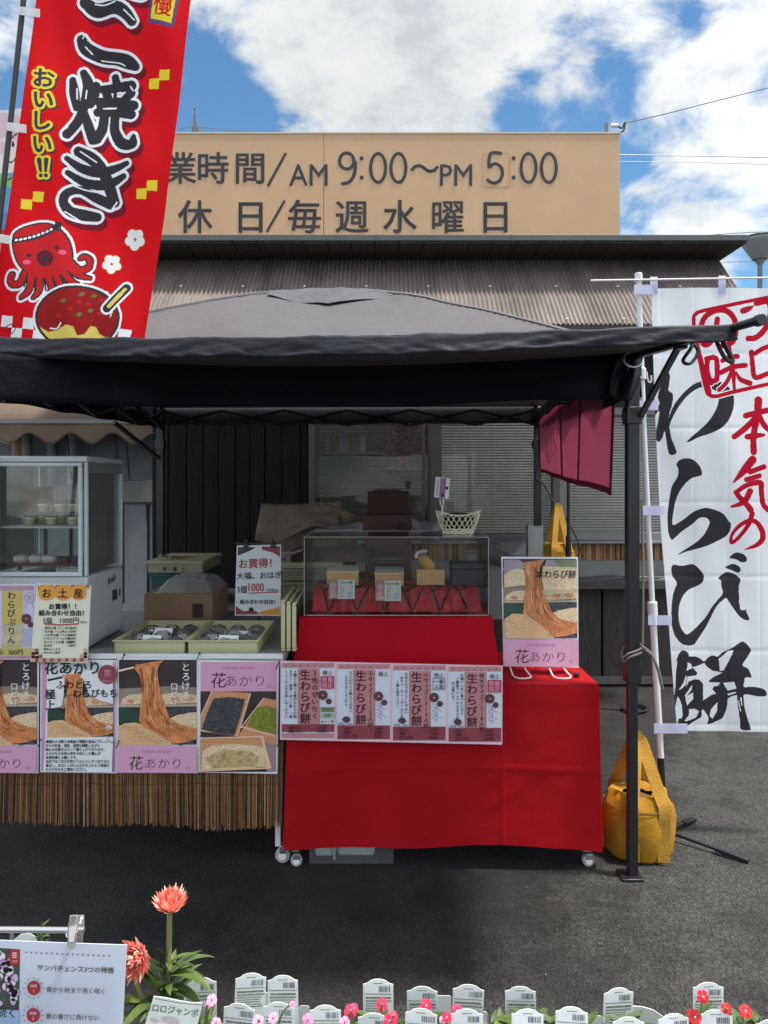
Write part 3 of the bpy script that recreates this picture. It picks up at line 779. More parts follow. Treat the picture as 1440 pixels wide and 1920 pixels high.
# ropes
ROPE = mat('grey_rope', (.20, .18, .15, 1), .9, bump=.5, bscale=260)
x, y = FR.x, FR.y
pts = catmull([(x + .028, y - .035, 1.55), (x + .033, y - .036, 1.2), (x + .030, y - .036, .97), (x + .02, y - .04, .945), (x - .03, y - .04, .925), (x - .045, y - .01, .9), (x - .02, y + .035, .935), (x + .035, y + .02, .95), (x + .03, y - .042, .955), (x + .06, y - .045, .93), (x + .085, y - .05, .87), (x + .10, y - .05, .80)], 6)
tag(MB().tube(pts, .0045, 6).tube([v + Vector((.006, -.004, -.012)) for v in pts[18:]], .0045, 6).build('rope', ROPE), 'grey cord knotted round the near tent leg with its end dangling', 'rope')
pts = catmull([(BR.x + .0, BR.y - .04, 1.93), (BR.x + .02, BR.y - .04, 1.75), (BR.x - .02, BR.y - .045, 1.66), (BR.x + .04, BR.y - .05, 1.60), (BR.x + .09, BR.y - .06, 1.50), (BR.x + .15, BR.y - .07, 1.42), (BR.x + .25, BR.y - .08, 1.25), (BR.x + .30, BR.y - .08, 1.1)], 6)
tag(MB().tube(pts, .006, 6).build('rope', mat('dark_cord', (.035, .032, .028, 1), .9)), 'dark cord running from the rear tent leg to the hanging yellow bag', 'rope')

# ------------------------------------------------------------------ yellow weight bags
def make_bag(c, r, h, label, handle_h, hang=False):
    c = Vector(c); o = thing('weight_bag', label, 'bag', c, 'yellow tent weight bags')
    n = 40; mb = MB(); vs = []; prof = [(0.0, .84), (.02, .92), (.07, .96), (.2, 1.0), (.4, 1.025), (.6, 1.02), (.74, .98), (.82, .93), (.89, .84), (.96, .76), (1.0, .68), (.97, .55), (.93, .40)]
    for j, (t_, k) in enumerate(prof):
        for i in range(n):
            a = 2 * math.pi * i / n; w_ = noise.noise(Vector((math.cos(a) * 2.2, math.sin(a) * 2.2, t_ * 3 + c.x)))
            cr_ = (t_ > .84) * (.10 * math.sin(a * 5 + 1) + .06 * math.sin(a * 9)) * (1 if t_ > .9 else .4)
            rr = r * k * (1 + .07 * w_ + .012 * math.sin(a * 13 + 2 * w_) * (t_ > .5) + cr_ * .9 + .02 * noise.noise(Vector((math.cos(a) * 5, math.sin(a) * 5, t_ * 9))))
            vs.append(c + Vector((math.cos(a) * rr, math.sin(a) * rr * .92, h * t_ * (1 + cr_ * .10))))
    m = len(prof)
    mb.add(vs, [(j * n + i, j * n + (i + 1) % n, (j + 1) * n + (i + 1) % n, (j + 1) * n + i) for j in range(m - 1) for i in range(n)] + [list(range(n))[::-1]])
    mb.build('body', YELLOW_CANVAS, o, angle=70)
    MB().lathe(c, [(r * .5, h * .86), (r * .2, h * .88), (.001, h * .885)], 20, cap=False).build('sand_fill', mat('bag_inside', (.14, .06, .008, 1), .9), o)
    for sgn in (-1, 1):
        y_ = sgn * r * .93
        fr_ = []
        top = h + handle_h
        path = [(-.42 * r, .04 * h), (-.42 * r, .5 * h), (-.43 * r, .86 * h), (-.36 * r, h * 1.05), (-.16 * r, h + handle_h * .7), (0, top), (.14 * r, h + handle_h * .72), (.36 * r, h * 1.08), (.45 * r, .86 * h), (.43 * r, .5 * h), (.42 * r, .04 * h)]
        P = []
        for (px_, pz_) in path:
            k = 1.0 if pz_ < .87 * h else max(.0, 1 - (pz_ - .87 * h) / (handle_h + .13 * h))
            yy_ = sgn * math.sqrt(max(0, 1 - (px_ / r) ** 2)) * r * .92 * 1.05 if pz_ < .87 * h else sgn * r * (.15 + .70 * k)
            P.append(c + Vector((px_, yy_, pz_)))
        P = catmull(P, 6); mb = MB(); hw = r * .17
        vs = []
        for i, p_ in enumerate(P):
            d = (P[min(i + 1, len(P) - 1)] - P[max(i - 1, 0)]).normalized(); nr = Vector((0, sgn, 0)); s_ = d.cross(nr).normalized() * hw
            vs += [p_ - s_, p_ + s_]
        mb.add(vs, [(2 * i, 2 * i + 1, 2 * i + 3, 2 * i + 2) for i in range(len(P) - 1)])
        mb.build('handle', mat('yellow_webbing', (.42, .22, .02, 1), .8, var=.22, vscale=12, bump=.2, bscale=90), o, solid=.004, smooth=False)
    MB().lathe(c + Vector((0, 0, h * .80)), [(r * .96, -.006), (r * .975, 0), (r * .96, .006)], 40, sy=.92, cap=False).build('seam', mat('yellow_dark_seam', (.30, .14, .008, 1), .8), o)
    return o
make_bag((1.118, 3.29, .004), .154, .268, 'yellow canvas weight bag on the asphalt behind the near tent leg', .225)
make_bag((1.212, 5.2, .90), .115, .30, 'yellow canvas weight bag hanging by its handles at the rear tent leg', .26, True)

# ------------------------------------------------------------------ pink shop curtain along the tent side
NR = thing('shop_curtain', 'pink cloth shop curtain with maroon seams hanging from the tent side', 'curtain', (1.07, 4.2, 1.6))
NORP = mat('pink_noren_cloth', S(176, 78, 104, 1.1), .8, var=.10, vscale=5, transl=.35, bump=.1, bscale=12)
NORM = mat('maroon_hem', S(112, 14, 36, 1.2), .8, transl=.2)
def nz_(u, v):
    y_ = 3.42 + 1.70 * u; zt = 2.09; zb_ = 1.560 + .13 * u + .006 * math.sin(u * 9)
    x_ = 1.058 + .006 * math.sin(u * 14) * (v + .2) + .005 * v * math.sin(u * 31) - .03 * v * (1 - u) ** 2 + .01 * v
    return Vector((x_, y_, zt + (zb_ - zt) * v))
MB().grid(nz_, 90, 12).build('cloth', NORP, NR, angle=180)
mb = MB()
for us in (.0, .34, .62, .985):
    mb.grid(lambda u, v: nz_(us + .015 * u, v) + Vector((-.004, 0, 0)), 2, 12).grid(lambda u, v: nz_(us + .015 * u, v) + Vector((.004, 0, 0)), 2, 12)
mb.grid(lambda u, v: nz_(u, .94 + .06 * v) + Vector((-.004, 0, 0)), 90, 2).grid(lambda u, v: nz_(u, .94 + .06 * v) + Vector((.004, 0, 0)), 90, 2)
mb.build('hem', NORM, NR, angle=180)
mb = MB()                                                  # faint white crest
for rr, hh in ((.10, .17), (.06, .11)):
    pts = []
    for i in range(25):
        a = 2 * math.pi * i / 24; u_ = .80 + rr * math.cos(a) * (1 + .12 * math.sin(5 * a)); v_ = .52 + hh * 1.6 * math.sin(a) * (1 + .12 * math.sin(5 * a)); pts.append(nz_(u_, v_) + Vector((-.005, 0, 0)))
    mb.tube(pts, .004, 5, cap=False)
mb.build('crest', mat('crest_white', S(226, 150, 176), .8), NR)
a = W(1066, 0, 4.46)
pl = thing('banner_pole', 'thin black pole standing beside the pink shop curtain', 'pole', (1.13, 4.46, 0))
MB().tube([(a.x, 4.46, 0), (a.x, 4.46, 2.0)], .011, 8).build('tube', BLACK_METAL, pl)
MB().tube([(a.x, 4.46, 1.18), (a.x, 4.46, 1.30)], .017, 8).build('joint', BLACK_METAL, pl)
# ------------------------------------------------------------------ banners
def cloth(name, r, g, b, tr=.42, k=1.0):
    return mat(name, S(r, g, b, k), .85, spec=.2, transl=tr, var=.02, vscale=20)
BK = cloth('print_black', 52, 50, 56, .1); RD = cloth('print_crimson', 205, 20, 52); WT = cloth('banner_white', 240, 242, 246, .22)
# --- white banner
D = 3.42
xw = np.interp
def xl(y): return float(xw(y, [536, 760, 1000, 1250, 1380], [1222, 1228, 1241, 1260, 1272]))
WBN = thing('nobori_banner', 'tall white banner with black brush lettering beside the near tent leg', 'banner', (1.28, 3.40, 0), 'festival banners on poles')
P = Paint(xl, 246, 540, 1372, .9)
def z7(*p): return [(x / 4.173 + 1220, y / 4.174 + 540) for x, y in p]
def z8(*p): return [(x / 4.8 + 1220, y / 4.8 + 980) for x, y in p]
# wa
P.set(P.smooth(z7((80, 665), (110, 648), (140, 658), (151, 690), (146, 745), (140, 803), (165, 818), (176, 850), (165, 920), (145, 1000), (150, 1100), (165, 1180), (190, 1240), (203, 1285), (185, 1305), (150, 1300), (135, 1255), (125, 1190), (111, 1122), (95, 1170), (68, 1205), (45, 1180), (42, 1130), (60, 1050), (68, 962), (30, 1005), (17, 990), (22, 950), (70, 910), (58, 860), (65, 815), (80, 765), (75, 705))), 1)
P.set(P.smooth(z7((145, 1010), (180, 920), (230, 850), (300, 780), (360, 742), (430, 730), (540, 735), (600, 768), (640, 830), (648, 880), (640, 950), (600, 1040), (540, 1100), (460, 1140), (380, 1165), (310, 1200), (278, 1206), (305, 1175), (380, 1112), (450, 1040), (500, 960), (522, 900), (525, 850), (500, 805), (450, 785), (395, 778), (340, 802), (270, 862), (205, 950), (160, 1040), (150, 1078))), 1)
# ra
P.set(P.smooth(z7((205, 1380), (230, 1345), (285, 1332), (340, 1350), (385, 1400), (402, 1455), (380, 1472), (320, 1490), (260, 1548), (215, 1630), (190, 1730), (180, 1852), (250, 1822), (335, 1755), (420, 1722), (500, 1735), (570, 1770), (612, 1830)) + z8((718, 0), (715, 60), (680, 120), (600, 165), (520, 205), (420, 238), (330, 262), (262, 290), (285, 265), (400, 190), (470, 125), (512, 55), (531, 0), (508, -40), (440, -42), (385, 10), (290, 80), (212, 150), (185, 142), (165, 80), (160, 0)) + z7((140, 1760), (150, 1680), (170, 1560), (212, 1480), (218, 1420))), 1)
# bi
P.set(P.smooth(z8((193, 405), (212, 380), (290, 390), (380, 375), (420, 395), (470, 450), (485, 490), (470, 540), (420, 575), (350, 605), (300, 655), (265, 730), (252, 820), (260, 900), (280, 960), (320, 1005), (360, 990), (430, 930), (500, 850), (550, 765), (600, 700), (648, 640), (640, 580), (632, 520), (612, 505), (640, 470), (690, 445), (760, 465), (806, 505), (806, 530), (795, 570), (795, 660), (800, 740), (812, 785), (850, 785), (862, 772), (860, 800), (886, 868), (850, 875), (800, 845), (750, 780), (700, 705), (680, 678), (640, 705), (590, 760), (545, 850), (500, 940), (450, 1020), (415, 1070), (390, 1100), (340, 1105), (280, 1090), (220, 1020), (192, 930), (185, 860), (195, 700), (215, 610), (240, 545), (205, 490), (193, 450)), 4), 1)
P.set(P.smooth(z8((712, 320), (735, 285), (775, 268), (820, 278), (850, 300), (862, 325), (855, 350), (810, 355), (770, 330))), 1)
P.set(P.smooth(z8((675, 405), (700, 385), (740, 370), (785, 385), (806, 410), (805, 440), (780, 450), (735, 430))), 1)
# mochi
P.set(P.smooth(z8((235, 1240), (250, 1190), (280, 1155), (315, 1155), (342, 1180), (350, 1205), (400, 1205), (450, 1225), (485, 1250), (520, 1215), (560, 1195), (605, 1205), (640, 1170), (720, 1130), (780, 1090), (822, 1068), (860, 1090), (895, 1135), (895, 1160), (860, 1215), (820, 1280), (870, 1310), (900, 1375), (895, 1392), (848, 1390), (836, 1430), (835, 1475), (910, 1472), (1000, 1490), (1035, 1525), (1025, 1555), (960, 1560), (900, 1548), (835, 1545), (832, 1600), (845, 1680), (870, 1770), (895, 1860), (812, 1860), (805, 1800), (790, 1700), (775, 1600), (770, 1552), (700, 1580), (692, 1640), (680, 1700), (650, 1760), (600, 1790), (520, 1820), (525, 1760), (490, 1700), (465, 1690), (460, 1750), (400, 1790), (330, 1840), (290, 1850), (255, 1820), (258, 1770), (290, 1755), (285, 1650), (250, 1570), (235, 1620), (222, 1680), (212, 1620), (225, 1480), (230, 1340), (240, 1260)), 4), 1)
for h in (((320, 1370), (326, 1400), (318, 1462), (276, 1502), (256, 1508), (298, 1440)), ((335, 1258), (366, 1272), (375, 1308), (322, 1338), (330, 1300)),
          ((485, 1264), (425, 1290), (375, 1302), (422, 1352), (412, 1376), (332, 1386), (322, 1478), (345, 1430), (400, 1410), (440, 1415), (474, 1450), (476, 1602), (555, 1552), (592, 1540), (560, 1502), (572, 1475), (610, 1470), (628, 1440), (530, 1440), (526, 1425), (570, 1390), (648, 1350), (612, 1342), (560, 1335), (512, 1300)),
          ((612, 1226), (700, 1150), (745, 1145), (702, 1240), (655, 1330), (622, 1335)), ((376, 1460), (372, 1505), (328, 1560), (385, 1532), (388, 1588), (332, 1648), (320, 1600), (312, 1555), (350, 1500)),
          ((350, 1682), (400, 1678), (440, 1700), (412, 1760), (330, 1792), (310, 1790), (350, 1735)), ((606, 1620), (602, 1700), (562, 1770), (536, 1742), (546, 1690), (575, 1650)),
          ((652, 1442), (748, 1430), (768, 1490), (694, 1512)), ((690, 1540), (760, 1520), (768, 1528), (700, 1556)), ((800, 1570), (812, 1640), (822, 1650), (812, 1570)), ((780, 1590), (800, 1690), (812, 1700), (790, 1600))):
    P.set(P.poly(z8(*h)), 0)
# red column and seal
red = np.zeros(P.X.shape, bool); k7 = 1 / 4.173
def st(pts, w): return P.stroke(z7(*pts), [v * k7 for v in w] if isinstance(w, list) else w * k7)
fr = st([(1120, 30), (918, 72), (640, 130), (400, 182), (352, 205), (334, 245), (350, 380), (395, 600), (440, 790), (455, 835), (505, 850), (640, 815), (918, 752), (1120, 700)], [28, 28, 30, 30, 30, 28, 30, 44, 52, 34, 30, 32, 30, 30])
fr |= st([(520, 245), (505, 330), (460, 430), (410, 440), (385, 360), (415, 240), (500, 180), (590, 180), (650, 240), (665, 330), (640, 420), (560, 452)], 44)
fr |= st([(440, 560), (440, 660), (468, 745)], 40) | st([(435, 555), (495, 545), (515, 580), (515, 700), (500, 725), (465, 730)], 42)
fr |= st([(560, 570), (620, 540), (680, 535)], 38) | st([(540, 665), (640, 620), (740, 605)], 40) | st([(608, 460), (630, 560), (645, 660), (652, 790)], [40, 40, 36, 26]) | st([(635, 655), (590, 740), (530, 800)], 34) | st([(670, 660), (700, 715), (775, 745)], [16, 36, 44])
fr |= st([(720, 180), (760, 165), (810, 138)], [48, 44, 8]) | st([(830, 118), (920, 105), (945, 190), (905, 310), (830, 385), (765, 395)], 46)
fr |= st([(790, 500), (800, 620), (820, 700), (920, 670), (1010, 650)], 40) | st([(820, 512), (890, 470), (990, 450), (1010, 560), (1000, 660)], 38)
fr |= st([(1000, 60), (1040, 90), (1050, 60), (1020, 40), (1000, 60)], 14)
halo = P.dil(fr, 2.2)
P.set(halo, 0); P.set(fr, 2)
rd = st([(842, 880), (832, 1000), (800, 1160), (800, 1285)], [66, 56, 50, 50]) | st([(740, 1000), (840, 975), (960, 950), (1040, 960)], 46) | st([(820, 1015), (740, 1095), (645, 1165)], [50, 48, 44]) | st([(850, 1010), (900, 1090), (990, 1150), (1040, 1160)], 44) | st([(750, 1165), (800, 1160), (880, 1150)], [44, 50, 26])
rd |= st([(790, 1345), (720, 1430), (640, 1520)], [66, 60, 14]) | st([(770, 1440), (880, 1400)], 42) | st([(740, 1500), (845, 1470)], 40) | st([(660, 1600), (740, 1545), (850, 1525), (860, 1600), (880, 1700), (950, 1750), (1010, 1700)], [36, 40, 46, 40, 40, 40, 20]) | st([(770, 1590), (720, 1675), (630, 1710)], [50, 46, 20]) | st([(680, 1630), (740, 1690), (775, 1735)], [40, 46, 50]) | st([(660, 1600), (690, 1640)], 40)
rd |= P.stroke(z8((905, -80), (880, 0), (830, 80), (770, 150), (725, 180), (730, 110), (790, 30), (880, -20), (950, 0), (1000, 80), (1000, 150), (940, 205), (840, 240)), [v / 4.8 for v in (50, 44, 36, 34, 30, 28, 36, 40, 44, 52, 50, 40, 8)])
P.set(P.dil(rd, 1.6), 0); P.set(rd, 2)
# ragged lower edge
def rip(x, z):
    return .007 * np.sin(x * 9 + z * 1.6) + .004 * np.sin(z * 6.3 + x * 4) + .0016 * np.sin(x * 31 + z * 7) + .0012 * np.exp(-((z % .34 - .17) / .012) ** 2) + .0010 * np.exp(-((x % .15 - .07) / .008) ** 2)
P.build('cloth', D, [WT, BK, RD], rip, WBN)
TABM = cloth('tab_lilac', 214, 214, 238, .3)
def pole_x(y): return float(xw(y, [515, 760, 1000, 1250, 1480, 1560], [1197, 1205, 1216, 1229, 1242, 1246]))
pd = 3.40
PW = mat('pole_white', (.66, .67, .68, 1), .4, var=.06, vscale=5)
pp = [W(pole_x(y), y, pd) for y in (520, 640, 705, 800, 900, 1000, 1120, 1200)]
MB().tube(pp, .0125, 12).build('pole_upper', PW, WBN)
pp = [W(pole_x(y), y, pd) for y in (1160, 1250, 1340, 1420)]
MB().tube(pp, .0155, 12).build('pole_lower', PW, WBN)
MB().tube([W(pole_x(y), y, pd) for y in (1418, 1480, 1548)] + [Vector((W(1247, 0, 3.4).x, 3.4, .03))], .0150, 12).build('pole_base', BLACK_METAL, WBN)
for ya, yb, r_ in ((512, 530, .017), (690, 712, .020), (1128, 1172, .022)):
    MB().tube([W(pole_x(ya), ya, pd), W(pole_x(yb), yb, pd)], r_, 12).build('joint', PW, WBN, bevel=.003)
MB().tube([W(1108, 526, pd - .014), W(1300, 523, pd - .014), W(1480, 520, pd - .014)], .0045, 8).build('cross_bar', PW, WBN)
for x0, y0, x1, y1 in ((1219, 519, 1233, 552), (1347, 517, 1361, 552)):
    MB().grid(lambda u, v: W(x0 + (x1 - x0) * u, y0 + (y1 - y0) * v, D - .022 - .004 * math.sin(v * 3)), 2, 6).build('tab', TABM, WBN, solid=.002, smooth=False)
for y in (543, 760, 957, 1163, 1366):
    xa = pole_x(y) - 9; xb = xl(y) + (6 if y > 600 else 4) + (12 if y > 1300 else 0)
    MB().grid(lambda u, v: W(xa + (xb - xa) * u, y - 9 + 18 * v, pd - .024 + .014 * u + .002 * math.sin(u * 6)), 6, 2).build('tab', TABM, WBN, solid=.002, smooth=False)
# stand of the white banner
bs = WBN; cx, cy = W(1247, 0, 3.4).x, 3.40
def g2(px, py): d_ = HC * F / (py - HY); return Vector(((px - 720) / F * d_, d_, 0))
for (px, py, wd_) in ((1404, 1619, .03), (1302, 1540, .03), (1124, 1553, .03), (1180, 1608, .03)):
    e = g2(px, py); c_ = Vector((cx, cy, .035)); e.z = .012; m = c_.lerp(e, .62)
    MB().bar(c_, e, .012, .012).bar(m, e, .026, .016).build('stand_leg', BLACK_METAL, bs, bevel=.002)
MB().lathe((cx, cy, 0), [(.03, .012), (.03, .05), (.02, .06)], 14).build('stand_hub', BLACK_METAL, bs)

# --- red banner above the awning
D = 2.86
def xr(y): return float(xw(y, [-130, 0, 213, 400, 493, 640], [86, 67, 43, 17, 0, -24]))
RBN = thing('nobori_banner', 'red banner with an octopus drawing and fat black lettering above the awning', 'banner', (-1.3, 2.86, 2.15), 'festival banners on poles')
P = Paint(xr, 293, -120, 639, .9)
k3 = 1 / 3.0
def sk(pts, w): return P.stroke([(x * k3, y * k3) for x, y in pts], [v * k3 for v in w] if isinstance(w, list) else w * k3)
RED, KUR, WHT, MAR, YEL, YDK, NAVY, BRN, YLO, GRN, PNK, TAG, PUR, RLT = range(14)
L_ = sk([(640, -150), (700, -60), (800, -20), (830, -40)], 60)
L_ |= sk([(475, 8), (540, 50), (640, 42), (700, 70), (745, 125)], [64, 80, 74, 70, 54]) | sk([(450, 212), (478, 262), (560, 302), (650, 322), (715, 345), (760, 372)], [56, 78, 76, 72, 78, 50])
# 'yaki'
L_ |= sk([(400, 440), (412, 520), (425, 600)], [40, 58, 40]) | sk([(462, 400), (488, 470), (470, 580), (440, 670), (375, 755)], [44, 62, 56, 56, 50]) | sk([(530, 470), (520, 540), (500, 580)], 50) | sk([(470, 640), (500, 720), (520, 785)], [50, 56, 56])
L_ |= sk([(570, 490), (650, 482), (735, 478)], [50, 54, 60]) | sk([(640, 425), (655, 500), (655, 560)], [44, 56, 56]) | sk([(590, 520), (600, 560), (560, 590)], 50) | sk([(735, 520), (690, 560), (720, 580)], 50) | sk([(545, 560), (640, 570), (750, 590)], [50, 56, 56]) | sk([(545, 625), (640, 620), (735, 640)], [52, 58, 56]) | sk([(580, 650), (570, 720), (540, 780)], [50, 56, 56]) | sk([(640, 650), (640, 730), (680, 800), (745, 810), (745, 770)], [52, 56, 64, 50, 40])
# 'ki'
L_ |= sk([(440, 850), (520, 895), (575, 960), (610, 1050), (635, 1130)], [58, 70, 66, 66, 60]) | sk([(375, 890), (460, 945), (570, 965), (710, 915)], [30, 50, 56, 30]) | sk([(380, 970), (480, 1025), (590, 1035), (690, 985)], [34, 50, 56, 34])
L_ |= sk([(610, 1140), (540, 1110), (450, 1065), (380, 1080), (355, 1130), (390, 1185), (470, 1205), (540, 1215)], [62, 56, 46, 46, 50, 60, 64, 50])
wh = P.dil(L_, 5.4)
sh_m = np.zeros_like(wh)
for q in range(1, 9): sh_m |= P.shift(wh, q * .9, q * 1.35)
P.set(P.dil(sh_m, .9), MAR); P.set(wh, WHT); P.set(L_, KUR)
gl = sk([(530, 15), (590, 25), (650, 12)], 8) | sk([(700, 60), (760, 120)], 8) | sk([(470, 250), (510, 290)], 8) | sk([(560, 325), (660, 345), (700, 365)], 7) | sk([(480, 500), (476, 545)], 9) | sk([(425, 490), (428, 548)], 9) | sk([(400, 660), (372, 720)], 8) | sk([(655, 515), (675, 515), (675, 530), (655, 530)], 14) | sk([(575, 600), (645, 598)], 10) | sk([(730, 480), (745, 505)], 8) | sk([(610, 760), (650, 830)], 8) | sk([(725, 730), (700, 765)], 7) | sk([(745, 745), (722, 780)], 7) | sk([(450, 850), (540, 910)], 8) | sk([(385, 1030), (470, 1062), (560, 1080)], 8) | sk([(365, 1190), (440, 1235)], 8) | sk([(625, 1165), (650, 1130)], 9) | sk([(530, 1160), (560, 1185)], 7) | sk([(640, 120), (660, 145)], 5) | sk([(665, 118), (682, 142)], 5) | sk([(470, 180), (455, 205)], 5) | sk([(500, 185), (485, 215)], 5)
P.set(gl & L_, WHT)
# small vertical words
m = np.zeros_like(wh)
for ch, x_, y_ in (('お', 248, 440), ('い', 250, 565), ('し', 246, 685), ('い', 246, 815)): m |= P.polys(txt(ch, x_ * k3, y_ * k3, 40, .03, 'c'))
m |= sk([(226, 905), (234, 965)], [26, 16]) | sk([(266, 905), (262, 965)], [26, 16]) | sk([(233, 990), (234, 991)], 22) | sk([(262, 990), (263, 991)], 22)
mo = P.dil(m, 4.0); P.set(P.dil(P.shift(mo, 4, 4), .9), KUR); P.set(P.dil(mo, 1.6), TAG); P.set(mo, YEL); P.set(m, NAVY)
# corner ticket
P.set(P.poly([(x * k3, y * k3) for x, y in ((880, -220), (1050, -190), (985, 178), (838, 138))]), PUR)
P.set(P.poly([(x * k3, y * k3) for x, y in ((895, -190), (1025, -170), (972, 150), (855, 118))]), YEL)
P.set(P.polys(txt('慢', 308, 18, 36, .02, 'c', rot=.17)), RLT); P.set(P.polys(txt('自', 316, -22, 36, .02, 'c', rot=.17)), RLT)
for cx_, cy_ in ((867, 470), (929, 428), (795, 1088), (857, 1045), (154, 1152), (218, 1108)):
    c_ = Vector((cx_, cy_)) * k3; P.set(P.poly([(c_.x - 9.5, c_.y - 9.5), (c_.x + 10.5, c_.y - 9), (c_.x + 9, c_.y + 10.5), (c_.x - 10.5, c_.y + 9)]), YEL)
for cx_, cy_, s_ in ((750, 1338, 1.0), (622, 1480, .9)):
    fl = np.zeros_like(wh)
    for a in range(5): fl |= P.poly(ell(cx_ * k3 + 11 * s_ * math.cos(a * 1.257 + .4), cy_ * k3 + 12 * s_ * math.sin(a * 1.257 + .4), 8.5 * s_, 8.5 * s_, 14))
    P.set(P.dil(fl, 1.6), TAG); P.set(fl, WHT)
# octopus
HD = P.smooth([(x * k3, y * k3) for x, y in ((88, 1350), (110, 1310), (180, 1275), (260, 1262), (330, 1290), (380, 1345), (402, 1410), (405, 1470), (380, 1530), (300, 1565), (200, 1560), (130, 1500), (98, 1430))])
TN_ = sk([(150, 1550), (125, 1600), (85, 1605), (68, 1580), (80, 1555)], 30) | sk([(190, 1560), (175, 1640), (130, 1680)], [34, 28, 14]) | sk([(235, 1570), (230, 1640), (200, 1680)], [34, 28, 12]) | sk([(285, 1570), (300, 1620), (290, 1660)], [34, 28, 16]) | sk([(330, 1565), (350, 1620), (330, 1650)], [34, 28, 14]) | sk([(370, 1540), (410, 1590), (440, 1600)], [34, 28, 12]) | sk([(395, 1510), (450, 1550), (505, 1565)], [34, 28, 12]) | sk([(400, 1480), (450, 1520), (495, 1500), (500, 1460), (470, 1440), (450, 1455)], [34, 30, 30, 26, 24, 16])
bd = HD | TN_; bl = P.dil(bd, 3.4); P.set(P.dil(bl, 4.5), WHT); P.set(bl, KUR); P.set(bd, RLT)
for a, b_ in (((215, 1575), (208, 1640)), ((262, 1580), (268, 1640)), ((310, 1575), (322, 1625)), ((350, 1560), (385, 1610)), ((385, 1530), (440, 1570)), ((165, 1560), (150, 1620))): P.set(sk([a, b_], 10), KUR)
P.set(sk([(95, 1362), (170, 1348), (250, 1320), (310, 1285), (330, 1262)], 32), KUR)
for i in range(9):
    t_ = i / 8.5; x_ = 105 + 200 * t_; y_ = 1359 - 70 * t_ ** 1.4; P.set(P.poly(ell(x_ * k3, y_ * k3, 3.6, 2.4, 8, -.5)), WHT)
P.set(sk([(325, 1265), (345, 1258), (335, 1300), (315, 1285)], 9), KUR)
P.set(P.poly(ell(262 * k3, 1458 * k3, 15.5)), KUR); P.set(P.poly(ell(262 * k3, 1458 * k3, 12)), MAR); P.set(P.poly(ell(262 * k3, 1458 * k3, 5.5)), KUR)
for x_, y_, c_ in ((175, 1445, KUR), (327, 1398, KUR), (165, 1483, PNK), (357, 1424, PNK)):
    P.set(P.poly(ell(x_ * k3, y_ * k3, 4 if c_ == KUR else 7.5, 4.5 if c_ == KUR else 4.5, 12)), c_)
# checks at the foot, then the dumpling
for i in range(4):
    for j in range(2):
        if (i + j) % 2 == 0: P.set(P.poly([((8 + i * 66 - 10 * j) * k3, (1772 + j * 62 + i * 8) * k3), ((74 + i * 66 - 10 * j) * k3, (1780 + j * 62 + i * 8) * k3), ((64 + i * 66 - 10 * j) * k3, (1842 + j * 62 + i * 8) * k3), ((-2 + i * 66 - 10 * j) * k3, (1834 + j * 62 + i * 8) * k3)]), WHT)
P.set(P.poly([(670 * k3, 1848 * k3), (738 * k3, 1855 * k3), (722 * k3, 1925 * k3), (655 * k3, 1925 * k3)]), WHT)
P.set(P.dil(sk([(30, 1850), (60, 1835), (75, 1850), (60, 1865)], 20), 1.5) & ~sk([(30, 1850), (60, 1835), (75, 1850), (60, 1865)], 16), MAR)
ball = P.poly(ell(440 * k3, 1790 * k3, 73, 56, 40)); bo = P.dil(ball, 4.6); P.set(P.dil(bo, 4.4), WHT); P.set(bo, KUR); P.set(ball, YLO)
sauce = P.poly([(x * k3, y * k3) for x, y in ((200, 1600), (690, 1600), (690, 1790), (650, 1870), (600, 1900), (560, 1880), (540, 1840), (510, 1835), (480, 1880), (440, 1890), (420, 1840), (380, 1830), (330, 1860), (280, 1870), (225, 1840))]) & ball
P.set(sauce, BRN)
rs = random.Random(4)
for x_, y_, c_ in ((365, 1697, GRN), (465, 1657, GRN), (530, 1664, GRN), (452, 1772, GRN), (510, 1748, GRN), (405, 1740, RLT), (500, 1712, RLT), (560, 1765, RLT), (450, 1702, RLT), (570, 1690, RLT), (340, 1780, RLT)):
    P.set(P.poly(ell(x_ * k3, y_ * k3, 6.5, 4, 4, rs.uniform(-.6, .6))) & ball, c_)
P.set(sk([(290, 1850), (330, 1850), (350, 1820)], 8) | sk([(620, 1780), (640, 1700), (600, 1640)], 7), WHT)
P.set(P.dil(sk([(600, 1735), (705, 1615)], 44), 4.5), WHT); P.set(sk([(600, 1735), (705, 1615)], 46), KUR); P.set(sk([(612, 1722), (676, 1648)], 22), YLO); P.set(sk([(686, 1636), (698, 1622)], 18), YLO)
cm = [cloth('flag_red', 232, 24, 34, .5), BK, WT, cloth('flag_maroon', 122, 26, 44, .3), cloth('flag_yellow', 246, 226, 60, .45), BK, cloth('flag_navy', 62, 56, 84, .2), cloth('flag_sauce', 158, 34, 36, .35), cloth('flag_custard', 238, 214, 110), cloth('flag_green', 92, 136, 70, .3), cloth('flag_cheek', 246, 110, 150), cloth('flag_gold', 236, 180, 70), cloth('flag_violet', 104, 78, 130, .3), cloth('flag_scarlet', 214, 40, 44, .45)]
def rip2(x, z): return .014 * np.sin(x * 9 + z * 1.7) + .006 * np.sin(z * 10 + x * 5) + .003 * np.sin(x * 37 + z * 5)
P.build('cloth', D, cm, rip2, RBN)
def px_(y): return float(xw(y, [-130, 0, 235, 440, 660], [59, 44, 19, -4, -30]))
MB().tube([W(px_(y), y, D - .02) for y in (-130, 0, 235, 440, 560, 660)] + [Vector((-1.60, D - .02, 1.0)), Vector((-1.66, D - .02, .02))], .0105, 10).build('pole', BLACK_METAL, RBN)
